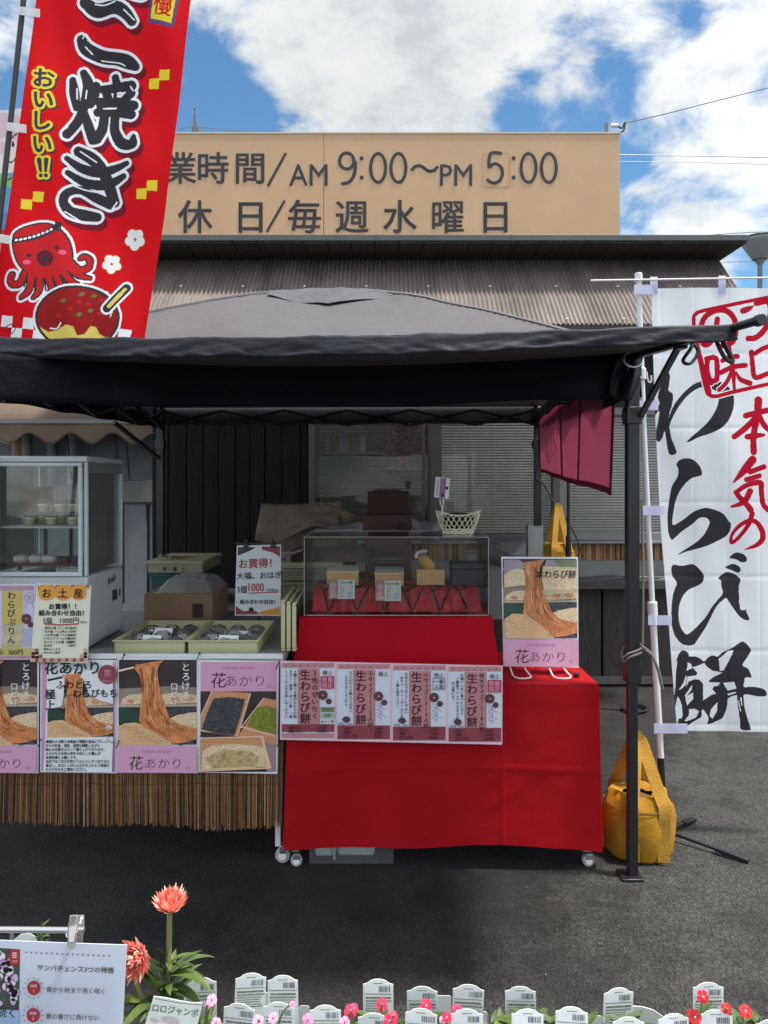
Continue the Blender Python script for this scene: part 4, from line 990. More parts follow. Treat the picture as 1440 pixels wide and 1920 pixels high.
for dx, dy in ((.10, .12), (-.26, -.05), (-.12, .20)):
    MB().bar((-1.66, D - .02, .03), (-1.66 + dx, D - .02 + dy, .012), .014).build('stand_leg', BLACK_METAL, RBN, bevel=.002)
CLT = glass('clear_tab', (.9, .9, .93), .2, 1.4, .55)
for y in (20, 237, 445):
    xa, xb = px_(y) - 6, xr(y) + 10
    MB().grid(lambda u, v: W(xa + (xb - xa) * u, y - 8 + 16 * v + 5 * u, D - .035 + .018 * u), 6, 2).build('tab', CLT, RBN, solid=.002, smooth=False)
MB().tube([W(px_(460) - 4, 452, D - .02), W(px_(460) - 4, 470, D - .02)], .02, 10).build('joint', WHITE_PLASTIC, RBN)

# --- pale banner with a cheerful drawing, far behind the tent on the left
D = 5.9
CBN = thing('nobori_banner', 'pale banner with a drawn figure in blue, partly hidden behind the red banner', 'banner', (-2.95, 5.9, 1.2), 'festival banners on poles')
P = Paint(lambda y: -120 - .1 * (y - 230), 180, 205, 660, 1.5)
P.set(P.poly(ell(8, 250, 44, 40)), 1); P.set(P.poly(ell(10, 290, 30, 34)), 2); P.set(P.poly(ell(-6, 276, 18, 14)), 1)
P.set(P.poly([(-30, 330), (40, 320), (44, 420), (-40, 430)]), 3); P.set(P.poly([(-20, 318), (20, 330), (30, 350), (-25, 345)]), 4)
P.set(P.poly([(-50, 430), (60, 420), (60, 640), (-60, 640)]), 5); P.set(P.poly([(-40, 400), (40, 395), (40, 425), (-40, 432)]), 6)
P.set(P.stroke([(16, 268), (24, 256), (32, 252)], 3), 7); P.set(P.poly(ell(24, 270, 3, 6, 10)), 7); P.set(P.stroke([(12, 298), (20, 304), (30, 296)], 2.5), 7); P.set(P.stroke([(2, 334), (14, 336), (20, 332)], 2.5), 7)
P.build('cloth', D, [cloth('pale_field', 226, 226, 232), cloth('cap_pink', 226, 196, 206), cloth('face_pale', 238, 224, 220), cloth('shirt_blue', 90, 166, 206), cloth('collar_green', 140, 190, 120), cloth('hem_red', 206, 60, 60), cloth('apron_teal', 70, 146, 186), BK], lambda x, z: .02 * np.sin(x * 9 + z), CBN)
MB().tube([W(-125, 200, 5.9), Vector((W(-160, 0, 5.9).x, 5.9, 0))], .013, 8).build('pole', PW, CBN)
# ------------------------------------------------------------------ stall tables
def caster(x, y, par, r=.032):
    o = MB().lathe((x, y - .012, r), [(r * .3, -.002), (r, 0), (r, .024), (r * .3, .026)], 22, axis='Y').build('caster', mat('caster_grey', (.36, .36, .35, 1), .5), par, bevel=.002)
    MB().lathe((x, y - .018, r), [(r * .55, 0), (r * .6, .003), (r * .2, .004)], 16, axis='Y').build('hub', WHITE_PLASTIC, o)
    MB().box(x - .012, x + .016, y - .018, y + .022, r * 1.3, r * 2.35).box(x - .010, x + .010, y + .016, y + .020, r * .8, r * 2.0).build('fork', STEEL, o, bevel=.002)
LT = thing('folding_table', 'white table on casters behind the rush skirt, carrying trays and the fridge', 'table', (-1.2, 3.6, 0))
MB().box(-1.98, -.425, 3.145, 4.32, .85, .878).build('tabletop', mat('tabletop_grey', (.24, .245, .25, 1), .5, var=.15, vscale=5), LT, bevel=.004)
for x in (-.452, -1.95):
    for y in (3.19, 4.28):
        MB().box(x - .012, x + .012, y - .012, y + .012, .07, .85).build('leg', WHITE_METAL, LT, bevel=.003); caster(x + .02, y, LT)
MB().bar((-1.98, 3.13, .893), (-.425, 3.13, .893), .020, .022).bar((-1.98, 3.15, .868), (-.425, 3.15, .868), .02, .03).build('front_rail', WHITE_METAL, LT, bevel=.003)
RT = thing('folding_table', 'low table hidden under the red cloth with only its feet showing', 'table', (.25, 3.45, 0))
MB().box(-.39, .885, 3.135, 3.72, .745, .772).build('tabletop', WHITE_METAL, RT, bevel=.004)
for x in (-.375, .858):
    for y in (3.16, 3.69):
        MB().box(x - .016, x + .016, y - .012, y + .012, .06, .745).build('leg', mat('leg_grey', (.28, .28, .28, 1), .4, metal=.6), RT, bevel=.003); caster(x + .005, y, RT, .024)
BT = thing('folding_table', 'rear table crowded with cartons and crates behind the stall', 'table', (-.4, 4.85, 0))
MB().box(-1.6, .98, 4.36, 5.25, .85, .878).build('tabletop', mat('table_grey', (.3, .3, .3, 1), .5), BT, bevel=.004)
for x in (-1.57, .95):
    for y in (4.40, 5.21): MB().box(x - .014, x + .014, y - .014, y + .014, 0, .85).build('leg', GREY_METAL, BT)
# red tablecloth
X0, X1, Y0, Y1, ZT, ZB = -.402, .897, 3.118, 3.735, .777, .093
def hem(x): return ZB + .012 * math.sin((x - X0) * 2.2) - .004 * math.sin(x * 9) - .010 * max(0, (x - .3))
def cl_front(u, v):
    x = X0 + (X1 - X0) * u
    y = Y0 - v * (.010 * math.sin(u * 6.5 + .6) + .006 * math.sin(u * 15 + v * 2) + .014 * math.exp(-((u - 1) / .05) ** 2) + .008) - .004 * math.sin(v * 4 + u * 8)
    y -= .0030 * (math.exp(-((u - .36) / .006) ** 2) + math.exp(-((u - .69) / .006) ** 2) + math.exp(-((v - .52) / .012) ** 2)) + .006 * v * noise.noise(Vector((u * 5, v * 2.2, 3))) + .0028 * noise.noise(Vector((u * 16 + v * 5, v * 7, 9)))
    return Vector((x + .010 * v * (2 * u - 1), y, ZT + (hem(x) - ZT) * v))
def cl_side(sx):
    def fn(u, v):
        y = Y0 + (Y1 - Y0) * u; xo = X1 if sx > 0 else X0
        return Vector((xo + sx * (v * (.010 + .012 * math.sin(u * 9 + 1) + .006 * math.sin(u * 19)) ) * (1 if u > .02 else .6), y, ZT + (hem(xo) - ZT) * v))
    return fn
mb = MB().grid(cl_front, 200, 60).grid(cl_side(1), 30, 24).grid(cl_side(-1), 30, 24)
def cl_top(u, v):
    x = X0 + (X1 - X0) * u; y = Y0 + (Y1 - Y0) * v
    w_ = noise.noise(Vector((x * 7, y * 7, 3)))
    return Vector((x, y, ZT + .003 * w_ + .010 * math.exp(-((u - .93) / .03) ** 2) * math.exp(-((v - .35) / .25) ** 2)))
mb.grid(cl_top, 50, 24)
tag(mb.build('tablecloth', RED_CLOTH, angle=50), 'plain red cloth draped over the low table down to the asphalt', 'tablecloth')
# red covered riser
X0, X1, Y0, Y1, ZT, ZB = -.375, .483, 3.32, 3.80, 1.022, .790
mb = MB()
def rs_front(u, v):
    fl = v * .022 + .010 * v * v; x = X0 + (X1 - X0) * u
    fl += .004 * noise.noise(Vector((u * 7, v * 3, 2))) * v
    return Vector((x + fl * (2 * u - 1) * 1.0, Y0 - fl - .006 * math.sin(u * 7) * v, ZT + (ZB - ZT) * v - .004 * (1 - v) * math.sin(u * 3.1)))
mb.grid(rs_front, 50, 14)
for sx in (-1, 1):
    mb.grid(lambda u, v: Vector(((X1 if sx > 0 else X0) + sx * (v * .028 + .008 * math.sin(u * 8) * v), Y0 + (Y1 - Y0) * u - (v * .03 if u < .01 else 0), ZT + (ZB - ZT) * v)), 16, 10)
mb.grid(lambda u, v: Vector((X0 + (X1 - X0) * u, Y0 + (Y1 - Y0) * v, ZT)), 10, 6)
tag(mb.build('cloth_riser', mat('red_cloth_bright', (.40, .002, .012, 1), .78, var=.08, vscale=3, bump=.1, bscale=14, spec=.15), angle=50), 'raised display step wrapped in bright red cloth on the low table', 'display stand')

# acrylic case
AC = thing('display_case', 'clear acrylic display case on the red cloth step', 'display case', (.05, 3.56, 1.024))
x0, x1, y0, y1, z0, z1 = -.357, .468, 3.345, 3.775, 1.026, 1.372
ACR = glass('acrylic', (.95, .96, .95), .02, 1.49); EDGE = glass('acrylic_edge', (.8, .84, .83), .1, 1.5, .35); t_ = .004
for n_, a in (('front_panel', (x0, x1, y0, y0 + t_, z0, z1)), ('back_panel', (x0, x1, y1 - t_, y1, z0, z1)), ('side_panel', (x0, x0 + t_, y0 + t_, y1 - t_, z0, z1)), ('side_panel', (x1 - t_, x1, y0 + t_, y1 - t_, z0, z1)), ('lid', (x0, x1, y0, y1, z1 + .0004, z1 + t_))):
    MB().box(*a).build(n_, ACR, AC)
mb = MB(); e = .0035
for x in (x0, x1):
    mb.bar((x, y0, z0), (x, y0, z1 + t_), e).bar((x, y0, z1 + t_), (x, y1, z1 + t_), e).bar((x, y1, z0), (x, y1, z1), e)
for y in (y0, y1): mb.bar((x0, y, z1 + t_), (x1, y, z1 + t_), e)
mb.bar((x0, y0, z0), (x1, y0, z0), e)
mb.build('edge', EDGE, AC)
# patterned red cloth inside the case
RP = mat('red_fukusa', S(196, 44, 60), .6, var=.35, vscale=11, bump=.15, bscale=30); PL = mat('pattern_line', (.02, .016, .015, 1), .7)
fk = thing('lattice_cloth', 'red cloth with a black lattice pattern draped over a step in the acrylic case', 'cloth', (.05, 3.5, 1.03))
def fkf(u, v):
    x = -.325 + .765 * u
    if v < .62: t2_ = v / .62; y = 3.385 + .10 * t2_; z = 1.034 + .100 * math.sin(t2_ * math.pi / 2)
    else: t2_ = (v - .62) / .38; y = 3.485 + .22 * t2_; z = 1.134
    return Vector((x, y, z + .004 * noise.noise(Vector((u * 14, v * 6, 0)))))
MB().grid(fkf, 60, 26).build('cloth', RP, fk, angle=180)
mb = MB()
def ln(u0, v0, u1, v1):
    mb.tube([fkf(u0 + (u1 - u0) * i / 8, v0 + (v1 - v0) * i / 8) + Vector((0, -.002, .002)) for i in range(9)], .0050, 5)
for i in range(6):
    u0 = .02 + i * .165
    ln(u0, .62, u0 + .075, .03) if i % 2 else ln(u0 + .02, .55, u0 + .075, .02)
    if u0 + .155 < .99: ln(u0 + .085, .03, u0 + .15, .5)
    ln(u0 + .01, .96, u0 + .075, .60)
    if u0 + .15 < .99: ln(u0 + .085, .60, u0 + .145, .96)
    if u0 + .10 < .99: ln(u0 + .045, .40, u0 + .10, .58)
mb.build('lattice', PL, fk)
WOODBOX = mat('paulownia_wood', S(226, 178, 126), .6, var=.12, vscale=14, stretch=(.6, 3, 8))
def wbox(px0, px1, y0p, y1p, D, name, label, h=None):
    a, b_ = W(px0, y1p, D), W(px1, y0p, D); z = 1.136
    o = thing(name, label, 'box', ((a.x + b_.x) / 2, D + .05, z))
    zt = z + (b_.z - a.z)
    MB().box(a.x, b_.x, D, D + .10, z, zt).build('body', WOODBOX, o, bevel=.002)
    MB().box(a.x - .002, b_.x + .002, D - .002, D + .102, zt + .0005, zt + .008).build('rim', mat('pale_wood', S(236, 206, 160), .6), o, bevel=.001)
    MB().box(a.x, b_.x, D + .001, D + .1, zt + .009, zt + .026).build('clear_lid', CLEAR2, o)
    return o
wbox(613, 672, 1076, 1100, 3.51, 'wooden_box', 'pale wooden sweets box at the case end nearest the cream trays')
wbox(703, 757, 1077, 1098, 3.51, 'wooden_box', 'pale wooden sweets box in the middle of the acrylic case')
def speccard(x0, y0, x1, y1, D, label):
    s = Sheet(D, rect(x0, y0, x1, y1), CARD_WHITE, .004, .25); w, h = x1 - x0, y1 - y0
    s.ink(PINK_DARK, rect(x0, y0, x0 + w * .36, y1)); s.ink(mat('mauve_print', S(214, 170, 176), .5), [ell(x0 + w * .18, y0 + h * .3, w * .13), ell(x0 + w * .16, y0 + h * .65, w * .12)])
    s.ink(BEIGE_PRINT, rect(x0 + w * .05, y0 + h * .78, x0 + w * .34, y0 + h * .93))
    s.ink(INK, txt('生わらび餅', x0 + w * .68, y0 + h * .15, h * .13, .02, 'c'))
    for i, (t2_, q) in enumerate((('きなこ', .36), ('黒蜜', .52), ('税込', .68), ('本日中', .83))):
        s.ink(INK_GREY, txt(t2_, x0 + w * .44, y0 + h * q, h * .11)); s.ink(INK_GREY, txt(('小', '中', '500円', '限定')[i], x0 + w * .92, y0 + h * q, h * .11, 0, 'r'))
    return s.build('spec_card', label, 'card', 'price cards in the acrylic case')
speccard(616, 1088, 665, 1123, 3.385, 'white and pink card leaning below the end wooden box in the case')
speccard(704, 1090, 752, 1127, 3.385, 'white and pink card leaning below the middle wooden box in the case')
o = thing('wooden_box', 'open wooden box with a mochi model pulled up by a scoop', 'box', (W(806, 0, 3.52).x, 3.57, 1.136))
a, b_ = W(781, 1094, 3.52), W(834, 1068, 3.52)
MB().box(a.x, b_.x, 3.52, 3.63, 1.136, b_.z).build('body', WOODBOX, o, bevel=.004)
pts = [W(800, 1070, 3.55), W(806, 1062, 3.55), W(800, 1052, 3.55), W(790, 1044, 3.55), W(784, 1040, 3.55)]
MB().tube(catmull([W(810, 1070, 3.55), W(805, 1062, 3.55), W(797, 1052, 3.55), W(788, 1042, 3.55)], 4), [.012, .02, .024, .026, .028, .028, .028, .028, .027, .026, .024, .018, .010], 12).build('mochi', mat('mochi_tan', S(206, 160, 88), .45, var=.2, vscale=30, bump=.2, bscale=50), o)
MB().tube(catmull([W(780, 1046, 3.56), W(783, 1037, 3.56), W(795, 1033, 3.56), W(800, 1035, 3.56)], 4), .009, 8).build('scoop', WHITE_PLASTIC, o)
a, b_ = W(848, 1095, 3.50), W(909, 1056, 3.50)
o = thing('dark_box', 'navy lidded box standing at the end of the acrylic case', 'box', ((a.x + b_.x) / 2, 3.55, 1.136))
NV = mat('navy_board', (.020, .024, .045, 1), .5)
MB().box(a.x, b_.x, 3.50, 3.62, 1.136, b_.z - .03).build('body', NV, o, bevel=.003)
MB().box(a.x - .003, b_.x + .003, 3.497, 3.623, b_.z - .028, b_.z).build('lid', NV, o, bevel=.003)

# basket on top of the case
bk = thing('wire_basket', 'white woven wire basket with dark filling on the acrylic case', 'basket', (W(859, 0, 3.56).x, 3.56, 1.377))
BW = mat('ivory_wire', S(226, 224, 200), .5); c = Vector((W(859, 0, 3.56).x, 3.56, 1.377))
def bp(a, h):
    r = .072 + .034 * h ** .8; return c + Vector((math.cos(a) * r, math.sin(a) * r * .72, .012 + .088 * h + (.010 * math.cos(2 * a) if h > .9 else 0)))
mb = MB()
for i in range(22):
    a = 2 * math.pi * i / 22
    for s_ in (-1, 1): mb.tube([bp(a + s_ * .62 * k / 6, k / 6) for k in range(7)], .0022, 5)
mb.build('lattice', BW, bk)
MB().tube([bp(2 * math.pi * i / 40, 1.0) for i in range(41)], .0036, 6).build('rim', BW, bk)
mb = MB()
for k in range(3): mb.tube([c + Vector((math.cos(a) * (.070 + .002 * math.sin(a * 11 + k * 2)), math.sin(a) * .05, .004 + k * .009 + .002 * math.sin(a * 11 + k * 3))) for a in [2 * math.pi * i / 60 for i in range(61)]], .0045, 5)
mb.build('base', BW, bk)
MB().lathe(c, [(.064, .014), (.074, .05), (.084, .082), (.06, .096), (.02, .10)], 24, sy=.72).build('liner', mat('black_liner', (.012, .011, .010, 1), .9, bump=.6, bscale=60), bk)
nc = thing('card_clip', 'small violet card held upright by a clip above the wire basket', 'card', W(829, 960, 3.50))
s = Sheet(3.5, [(817, 894), (844, 897), (841, 936), (814, 932)], CARD_WHITE, .001)
s.ink(mat('violet_print', S(150, 96, 150), .5), [(826, 896), (837, 897), (834, 934), (823, 933)]); s.ink(INK_GREY, [line(821, 898, 818, 930, 1), line(823.5, 898, 820.5, 930, 1)]); s.ink(INK, [ell(838, 915, 3, 3.5, 8), ell(830, 928, 3, 3, 8)])
s.build('card', parent=nc)
MB().tube([W(829, 966, 3.505), W(829, 955, 3.505), W(828.5, 948, 3.505)], [.004, .003, .006], 8).tube([W(826, 947, 3.505), W(825, 936, 3.505)], .003, 6).tube([W(831, 947, 3.505), W(831, 936, 3.505)], .003, 6).build('clip', WHITE_PLASTIC, nc)
MB().tube([W(829, 976, 3.505), W(829, 966, 3.505)], [.010, .006], 10).build('foot', CLEAR2, nc)

# ------------------------------------------------------------------ posters
def mochi(s, x0, y0, x1, y1, extra=True):
    w, h = x1 - x0, y1 - y0
    q = lambda *p: [(x0 + a * w, y0 + b_ * h) for a, b_ in p]
    s.ink(DARK_PRINT, rect(x0, y0, x1, y1))
    s.ink(mat('haze_print', S(150, 132, 120), .5, var=.2, vscale=12), q((0, .34), (.5, .32), (.8, .30), (1, .33), (1, .56), (0, .56)))
    s.ink(BEIGE_PRINT, [q((.04, .46), (.14, .41), (.3, .40), (.3, .52), (.02, .53)), q((.48, .42), (.7, .385), (.9, .40), (1, .42), (1, .50), (.5, .53))])
    s.ink(mat('peach_print', S(220, 150, 112), .5, var=.3, vscale=30), [ell(x0 + .72 * w, y0 + .47 * h, .06 * w, .035 * h), ell(x0 + .9 * w, y0 + .46 * h, .07 * w, .03 * h), ell(x0 + .15 * w, y0 + .49 * h, .05 * w, .025 * h)])
    s.ink(mat('bowl_rim_print', S(196, 176, 156), .5), q((0, .535), (1, .525), (1, .545), (0, .555)))
    s.ink(SESAME, q((.55, .55), (1, .545), (1, .63), (.66, .66)))
    s.ink(GREEN_PRINT, q((0, .555), (.12, .56), (.28, .64), (.27, .74), (.1, .72), (0, .75)))
    s.ink(BEIGE_PRINT, q((.62, .70), (.75, .65), (.92, .62), (1, .615), (1, .84), (.8, .82)))
    s.ink(KINAKO, q((0, .78), (.08, .745), (.22, .735), (.34, .77), (.46, .84), (.62, .93), (.7, 1), (0, 1)))
    for i in range(7): s.ink(mat('kinako_shade', S(176, 126, 82), .5), q((.02 + .03 * i, .80 + i * .026), (.14 + .05 * i, .785 + i * .028), (.30 + .05 * i, .81 + i * .03), (.14 + .05 * i, .792 + i * .028)), i > 0)
    s.ink(MOCHI, q((.20, .10), (.22, .055), (.32, .04), (.45, .02), (.58, .0), (.53, .05), (.50, .12), (.515, .25), (.54, .40), (.60, .55), (.66, .68), (.78, .76), (.92, .79), (1, .80), (1, .93), (.86, .97), (.70, .985), (.60, .93), (.46, .85), (.32, .79), (.265, .72), (.275, .58), (.30, .42), (.295, .28), (.27, .17)))
    s.ink(mat('mochi_light', S(222, 146, 92), .35, var=.5, vscale=60), [q((.33, .08), (.38, .07), (.40, .3), (.38, .5), (.35, .3)), q((.45, .06), (.49, .05), (.485, .2), (.455, .18)), q((.62, .78), (.8, .84), (.95, .86), (.8, .88)), q((.36, .6), (.41, .62), (.42, .74), (.38, .72))])
    s.ink(mat('mochi_deep', S(182, 96, 48), .35, var=.5, vscale=60), [q((.42, .1), (.44, .1), (.45, .42), (.43, .6), (.41, .4)), q((.31, .66), (.36, .7), (.5, .84), (.40, .80)), q((.52, .55), (.58, .66), (.70, .80), (.56, .72)), q((.27, .1), (.30, .09), (.33, .3), (.315, .34))])
    s.ink(mat('cream_print', S(232, 214, 196), .5), q((0, .115), (.2, .075), (.2, .095), (0, .14)))
    s.ink(mat('berry_print', S(86, 70, 96), .5), [ell(x0 + .93 * w, y0 + .975 * h, .05 * w, .02 * h), ell(x0 + .8 * w, y0 + .99 * h, .04 * w, .012 * h)])
    rq = random.Random(int(x0))
    L_ = ((.225, .09), (.30, .25), (.295, .42), (.28, .60), (.30, .72), (.42, .82), (.62, .93), (.86, .96)); R_ = ((.57, .03), (.505, .2), (.535, .40), (.60, .55), (.67, .68), (.79, .765), (.93, .80), (1., .82))
    def along(k, t_):
        a_ = Vector(L_[k]); b_ = Vector(R_[k]); return a_.lerp(b_, t_)
    for i in range(54):
        t_ = rq.uniform(.05, .95); k0 = rq.randint(0, 5); k1 = min(7, k0 + rq.randint(1, 2)); pts = [along(k0, t_), along(k0, t_).lerp(along(k1, min(.98, max(.02, t_ + rq.uniform(-.05, .05)))), .5), along(k1, t_)]
        ww = rq.uniform(.004, .013); P_ = [(x0 + p.x * w, y0 + p.y * h) for p in pts]; wd_ = ww * w
        s.ink(mat('strand_%d' % (i % 4), (S(242, 190, 138), S(176, 92, 48), S(234, 164, 108), S(206, 122, 70))[i % 4], .35, var=.4, vscale=80), [[(P_[0][0], P_[0][1]), (P_[1][0] + wd_, P_[1][1]), (P_[2][0], P_[2][1]), (P_[1][0] - wd_, P_[1][1])]], i % 9 > 0)
    for i in range(150):
        a_, b_ = rq.uniform(0, .6), rq.uniform(.78, .99)
        if i % 3 == 0: a_, b_ = rq.uniform(.66, .99), rq.uniform(.64, .80)
        if i % 3 == 1: a_, b_ = rq.uniform(.5, .98), rq.uniform(.76, .95)
        if b_ < .745 + .10 * abs(a_ - .2) and a_ < .6: continue
        s.ink(mat('crumb_%d' % (i % 3), (S(240, 214, 170), S(150, 104, 66), S(222, 178, 128))[i % 3], .5), ell(x0 + a_ * w, y0 + b_ * h, rq.uniform(.5, 1.3), rq.uniform(.4, .9), 5, rq.uniform(0, 3)), i > 0)
    if extra:
        s.ink(WHITE_PAPER, txt('とろける', x0 + .87 * w, y0 + .025 * h, w * .115, .015, vert=True, pitch=1.05)); s.ink(WHITE_PAPER, txt('口どけ', x0 + .72 * w, y0 + .26 * h, w * .10, .012, vert=True, pitch=1.0))
def brand(s, x0, y0, x1, y1, rom_top=True):
    w, h = x1 - x0, y1 - y0
    s.ink(PINK, rect(x0, y0, x1, y1)); s.ink(mat('pink_ink', S(170, 104, 140), .5), txt('HANA AKARI', (x0 + x1) / 2, y0 + h * .2, h * .13, 0, 'c', sx=1.4))
    s.ink(INK_BROWN, txt('花', x0 + w * .24, y0 + h * .62, h * .56, -.012, 'c', skew=.08) + txt('あかり', x0 + w * .58, y0 + h * .64, h * .44, -.014, 'c', sx=1.12, skew=.08) + txt('。', x0 + w * .90, y0 + h * .72, h * .36, -.01, 'c'))
DP = 3.105
def clipcorner(x, y): return [line(x - 3, y, x + 9, y - 2, 2.2)]
# brand mochi posters
for (x0, x1, lab) in ((-78, 73, 'mochi poster with pink foot at the edge below the pudding notice'), (220, 372, 'mochi poster with pink foot hanging below the daifuku trays')):
    s = Sheet(DP, [(x0, 1233), (x1, 1235), (x1 - 1, 1450), (x0 - 1, 1448)], WHITE_PAPER)
    mochi(s, x0 + 3, 1237, x1 - 3, 1396); brand(s, x0 + 2, 1397, x1 - 3, 1447)
    s.build('poster', lab, 'poster', 'laminated posters along the rush skirt')
# text poster with round seal
s = Sheet(DP, [(76, 1236), (221, 1238), (219, 1450), (75, 1448)], WHITE_PAPER)
s.ink(PINK, [(78, 1240), (90, 1240), (82, 1445), (77, 1445)]); s.ink(PINK, [(212, 1240), (218, 1240), (216, 1447), (206, 1447)])
mochi(s, 90, 1258, 213, 1382, False)
s.ink(WHITE_PAPER, [(90, 1256), (214, 1254), (214, 1318), (190, 1312), (168, 1300), (158, 1270), (124, 1268), (122, 1300), (118, 1322), (90, 1330)]); 
s.ink(MOCHI, [(118, 1264), (156, 1261), (150, 1275), (152, 1300), (128, 1300), (130, 1275)]); s.ink(INK, [line(92, 1274, 120, 1268, 4)])
s.ink(WHITE_PAPER, [(88, 1381), (214, 1379), (212, 1446), (84, 1444)])
s.ink(INK, txt('花あかり。', 86, 1250, 27, .022, 'l') + txt('ふわとろ', 108, 1282, 17, .02, 'l') + txt('わらびもち', 139, 1298, 17, .02, 'l') + txt('極上', 97, 1290, 20, .02, vert=True))
s.ink(MAROON, ell(204, 1263, 18, 18, 28)); s.ink(PINK, txt('京', 204, 1260, 15, 0, 'c') + txt('花あかり', 204, 1275, 6, 0, 'c'))
for i, t2_ in enumerate(('厳選わらび粉と加賀産の蜜糖を独自にブレンドし、', '日々の気温、湿度、温度を調整しながら', '細心の注意をはらって練り上げております。', 'わらびもち本来の味を大切にした職人が', '食感自慢との願いです。', '当店ではご注文を受けてから少しずつ切り分け、', '香ばし、お口いっぱいに広がるふわとろ食感の', 'わらびもちをご賞味ください。')):
    s.ink(INK, txt(t2_, 89, 1388 + i * 7.4, 6.6, .02, 'l', sx=.86), i > 0)
s.ink(WHITE_PAPER, ell(207, 1362, 6, 4)); s.ink(INK, [line(203, 1360, 210, 1363, 1), line(203, 1363, 210, 1366, 1), line(203, 1384, 214, 1374, .8)])
s.build('poster', 'white poster with paragraph of text and round maroon seal', 'poster', 'laminated posters along the rush skirt')
# three boxes poster
s = Sheet(DP, [(373, 1237), (523, 1240), (520, 1451), (370, 1448)], WHITE_PAPER)
brand(s, 376, 1241, 519, 1296)
s.ink(DARK_PRINT, rect(376, 1296, 518, 1447)); s.ink(mat('grey_cloth_print', S(150, 130, 140), .5), [(496, 1390), (518, 1384), (518, 1447), (500, 1447)])
s.ink(WOOD_PRINT, [(398, 1295), (470, 1299), (447, 1380), (376, 1371), (376, 1345)]); s.ink(WOOD_PRINT, [(450, 1374), (495, 1308), (518, 1312), (518, 1396), (448, 1380)]); 
s.ink(mat('wood_pale_print', S(232, 190, 160), .5), [line(398, 1295, 377, 1342, 2), line(470, 1299, 446, 1378, 2.5), line(446, 1378, 376, 1368, 2.5), line(452, 1362, 518, 1380, 2.5), line(495, 1308, 452, 1364, 2)])
rs_ = random.Random(9)
s.ink(SESAME, [(401, 1309), (430, 1306), (460, 1310), (452, 1340), (440, 1378), (405, 1374), (378, 1367), (388, 1338)]); s.ink(MATCHA, [(480, 1327), (500, 1322), (518, 1328), (518, 1375), (490, 1370), (464, 1360)])
s.ink(WOOD_PRINT, [(376, 1382), (492, 1379), (512, 1440), (376, 1446)]); s.ink(BEIGE_PRINT, [(381, 1408), (396, 1398), (430, 1394), (470, 1396), (494, 1400), (498, 1436), (440, 1441), (378, 1442)])
s.ink(mat('kinako_grain', S(196, 164, 118), .5, var=.5, vscale=80), [(386, 1420), (420, 1404), (470, 1408), (488, 1420), (480, 1436), (400, 1440)])
s.ink(mat('wood_pale_print', S(232, 190, 160), .5), [line(376, 1383, 492, 1380, 2.5), [(490, 1379), (494, 1379), (509, 1438), (500, 1439)], line(376, 1444, 508, 1439, 2.5)])
for i in range(170):
    x_, y_, k_ = ((rs_.uniform(392, 448), rs_.uniform(1314, 1370), 0), (rs_.uniform(478, 516), rs_.uniform(1330, 1368), 1), (rs_.uniform(386, 494), rs_.uniform(1402, 1438), 2))[i % 3]
    s.ink(mat('grain_%d%d' % (k_, i % 2), ((S(30, 30, 34), S(112, 112, 120)), (S(96, 104, 28), S(164, 168, 70)), (S(186, 146, 98), S(238, 212, 168)))[k_][i // 3 % 2] if False else ((S(30, 30, 34), S(112, 112, 120)), (S(96, 104, 28), S(164, 168, 70)), (S(186, 146, 98), S(238, 212, 168)))[k_][i % 2], .5), ell(x_, y_, rs_.uniform(.6, 1.8), rs_.uniform(.5, 1.1), 5, rs_.uniform(0, 3)), i > 0)
s.build('poster', 'poster photo of three wooden boxes of sesame, matcha and kinako powder', 'poster', 'laminated posters along the rush skirt')
# pudding notice and souvenir notice
s = Sheet(3.09, rect(-66, 1096, 66, 1236), WHITE_PAPER)
s.ink(mat('lilac_print', S(206, 200, 228), .5), rect(-64, 1098, 64, 1234)); s.ink(mat('mauve_band', S(178, 140, 168), .5), [rect(-64, 1098, 64, 1107), rect(-64, 1230, 64, 1235)])
s.ink(YELLOW_PRINT, [rect(4, 1107, 43, 1215), rect(-64, 1215, 60, 1230)]); s.ink(mat('pale_mesh', S(196, 186, 150), .5, var=.3, vscale=30), rect(4, 1170, 43, 1212))
s.ink(INK, txt('わらびぷりん', 22, 1108, 16.6, .008, vert=True) + txt('税込', -14, 1222, 11, .01) + txt('300円', 16, 1222.5, 11.5, .012))
s.ink(mat('cocoa_print', S(88, 54, 58), .5), [ell(50, 1160, 9.5), ell(58, 1171, 5.5)]); s.ink(PINK_DARK, [ell(50, 1160, 2.2)])
for i in range(3):
    for j in range(5): s.ink(mat('blue_mesh', S(160, 170, 206), .5), [line(44 + i * 6, 1178 + j * 7, 50 + i * 6, 1184 + j * 7, .8), line(50 + i * 6, 1178 + j * 7, 44 + i * 6, 1184 + j * 7, .8)], i + j > 0)
for k in range(10): s.ink(mat('rosette_line', S(150, 110, 150), .5), [line(56 + 9 * math.cos(k * .63), 1120 + 10 * math.sin(k * .63), 56 + 9 * math.cos(k * .63 + .63), 1120 + 10 * math.sin(k * .63 + .63), 1.1)], k > 0)
s.ink(mat('rosette_line', S(150, 110, 150), .5), txt('京', 56, 1120, 11, 0, 'c') + [line(50, 1130, 48, 1140, 1), line(61, 1130, 64, 1141, 1)])
s.build('notice', 'lilac pudding notice with mustard stripes priced at three hundred', 'notice')
s = Sheet(3.082, [(69, 1094), (171, 1097), (164, 1243), (57, 1241)], mat('cream_paper', S(226, 226, 208), .5))
ck = [(CHECK_PINK, CHECK_BROWN)]
for i in range(14):
    for j in range(2):
        s.ink(CHECK_BROWN if (i + j) % 2 else CHECK_PINK, rect(70.5 + i * 7, 1096.5 + j * 4.5, 77.5 + i * 7, 1101 + j * 4.5), i + j > 0)
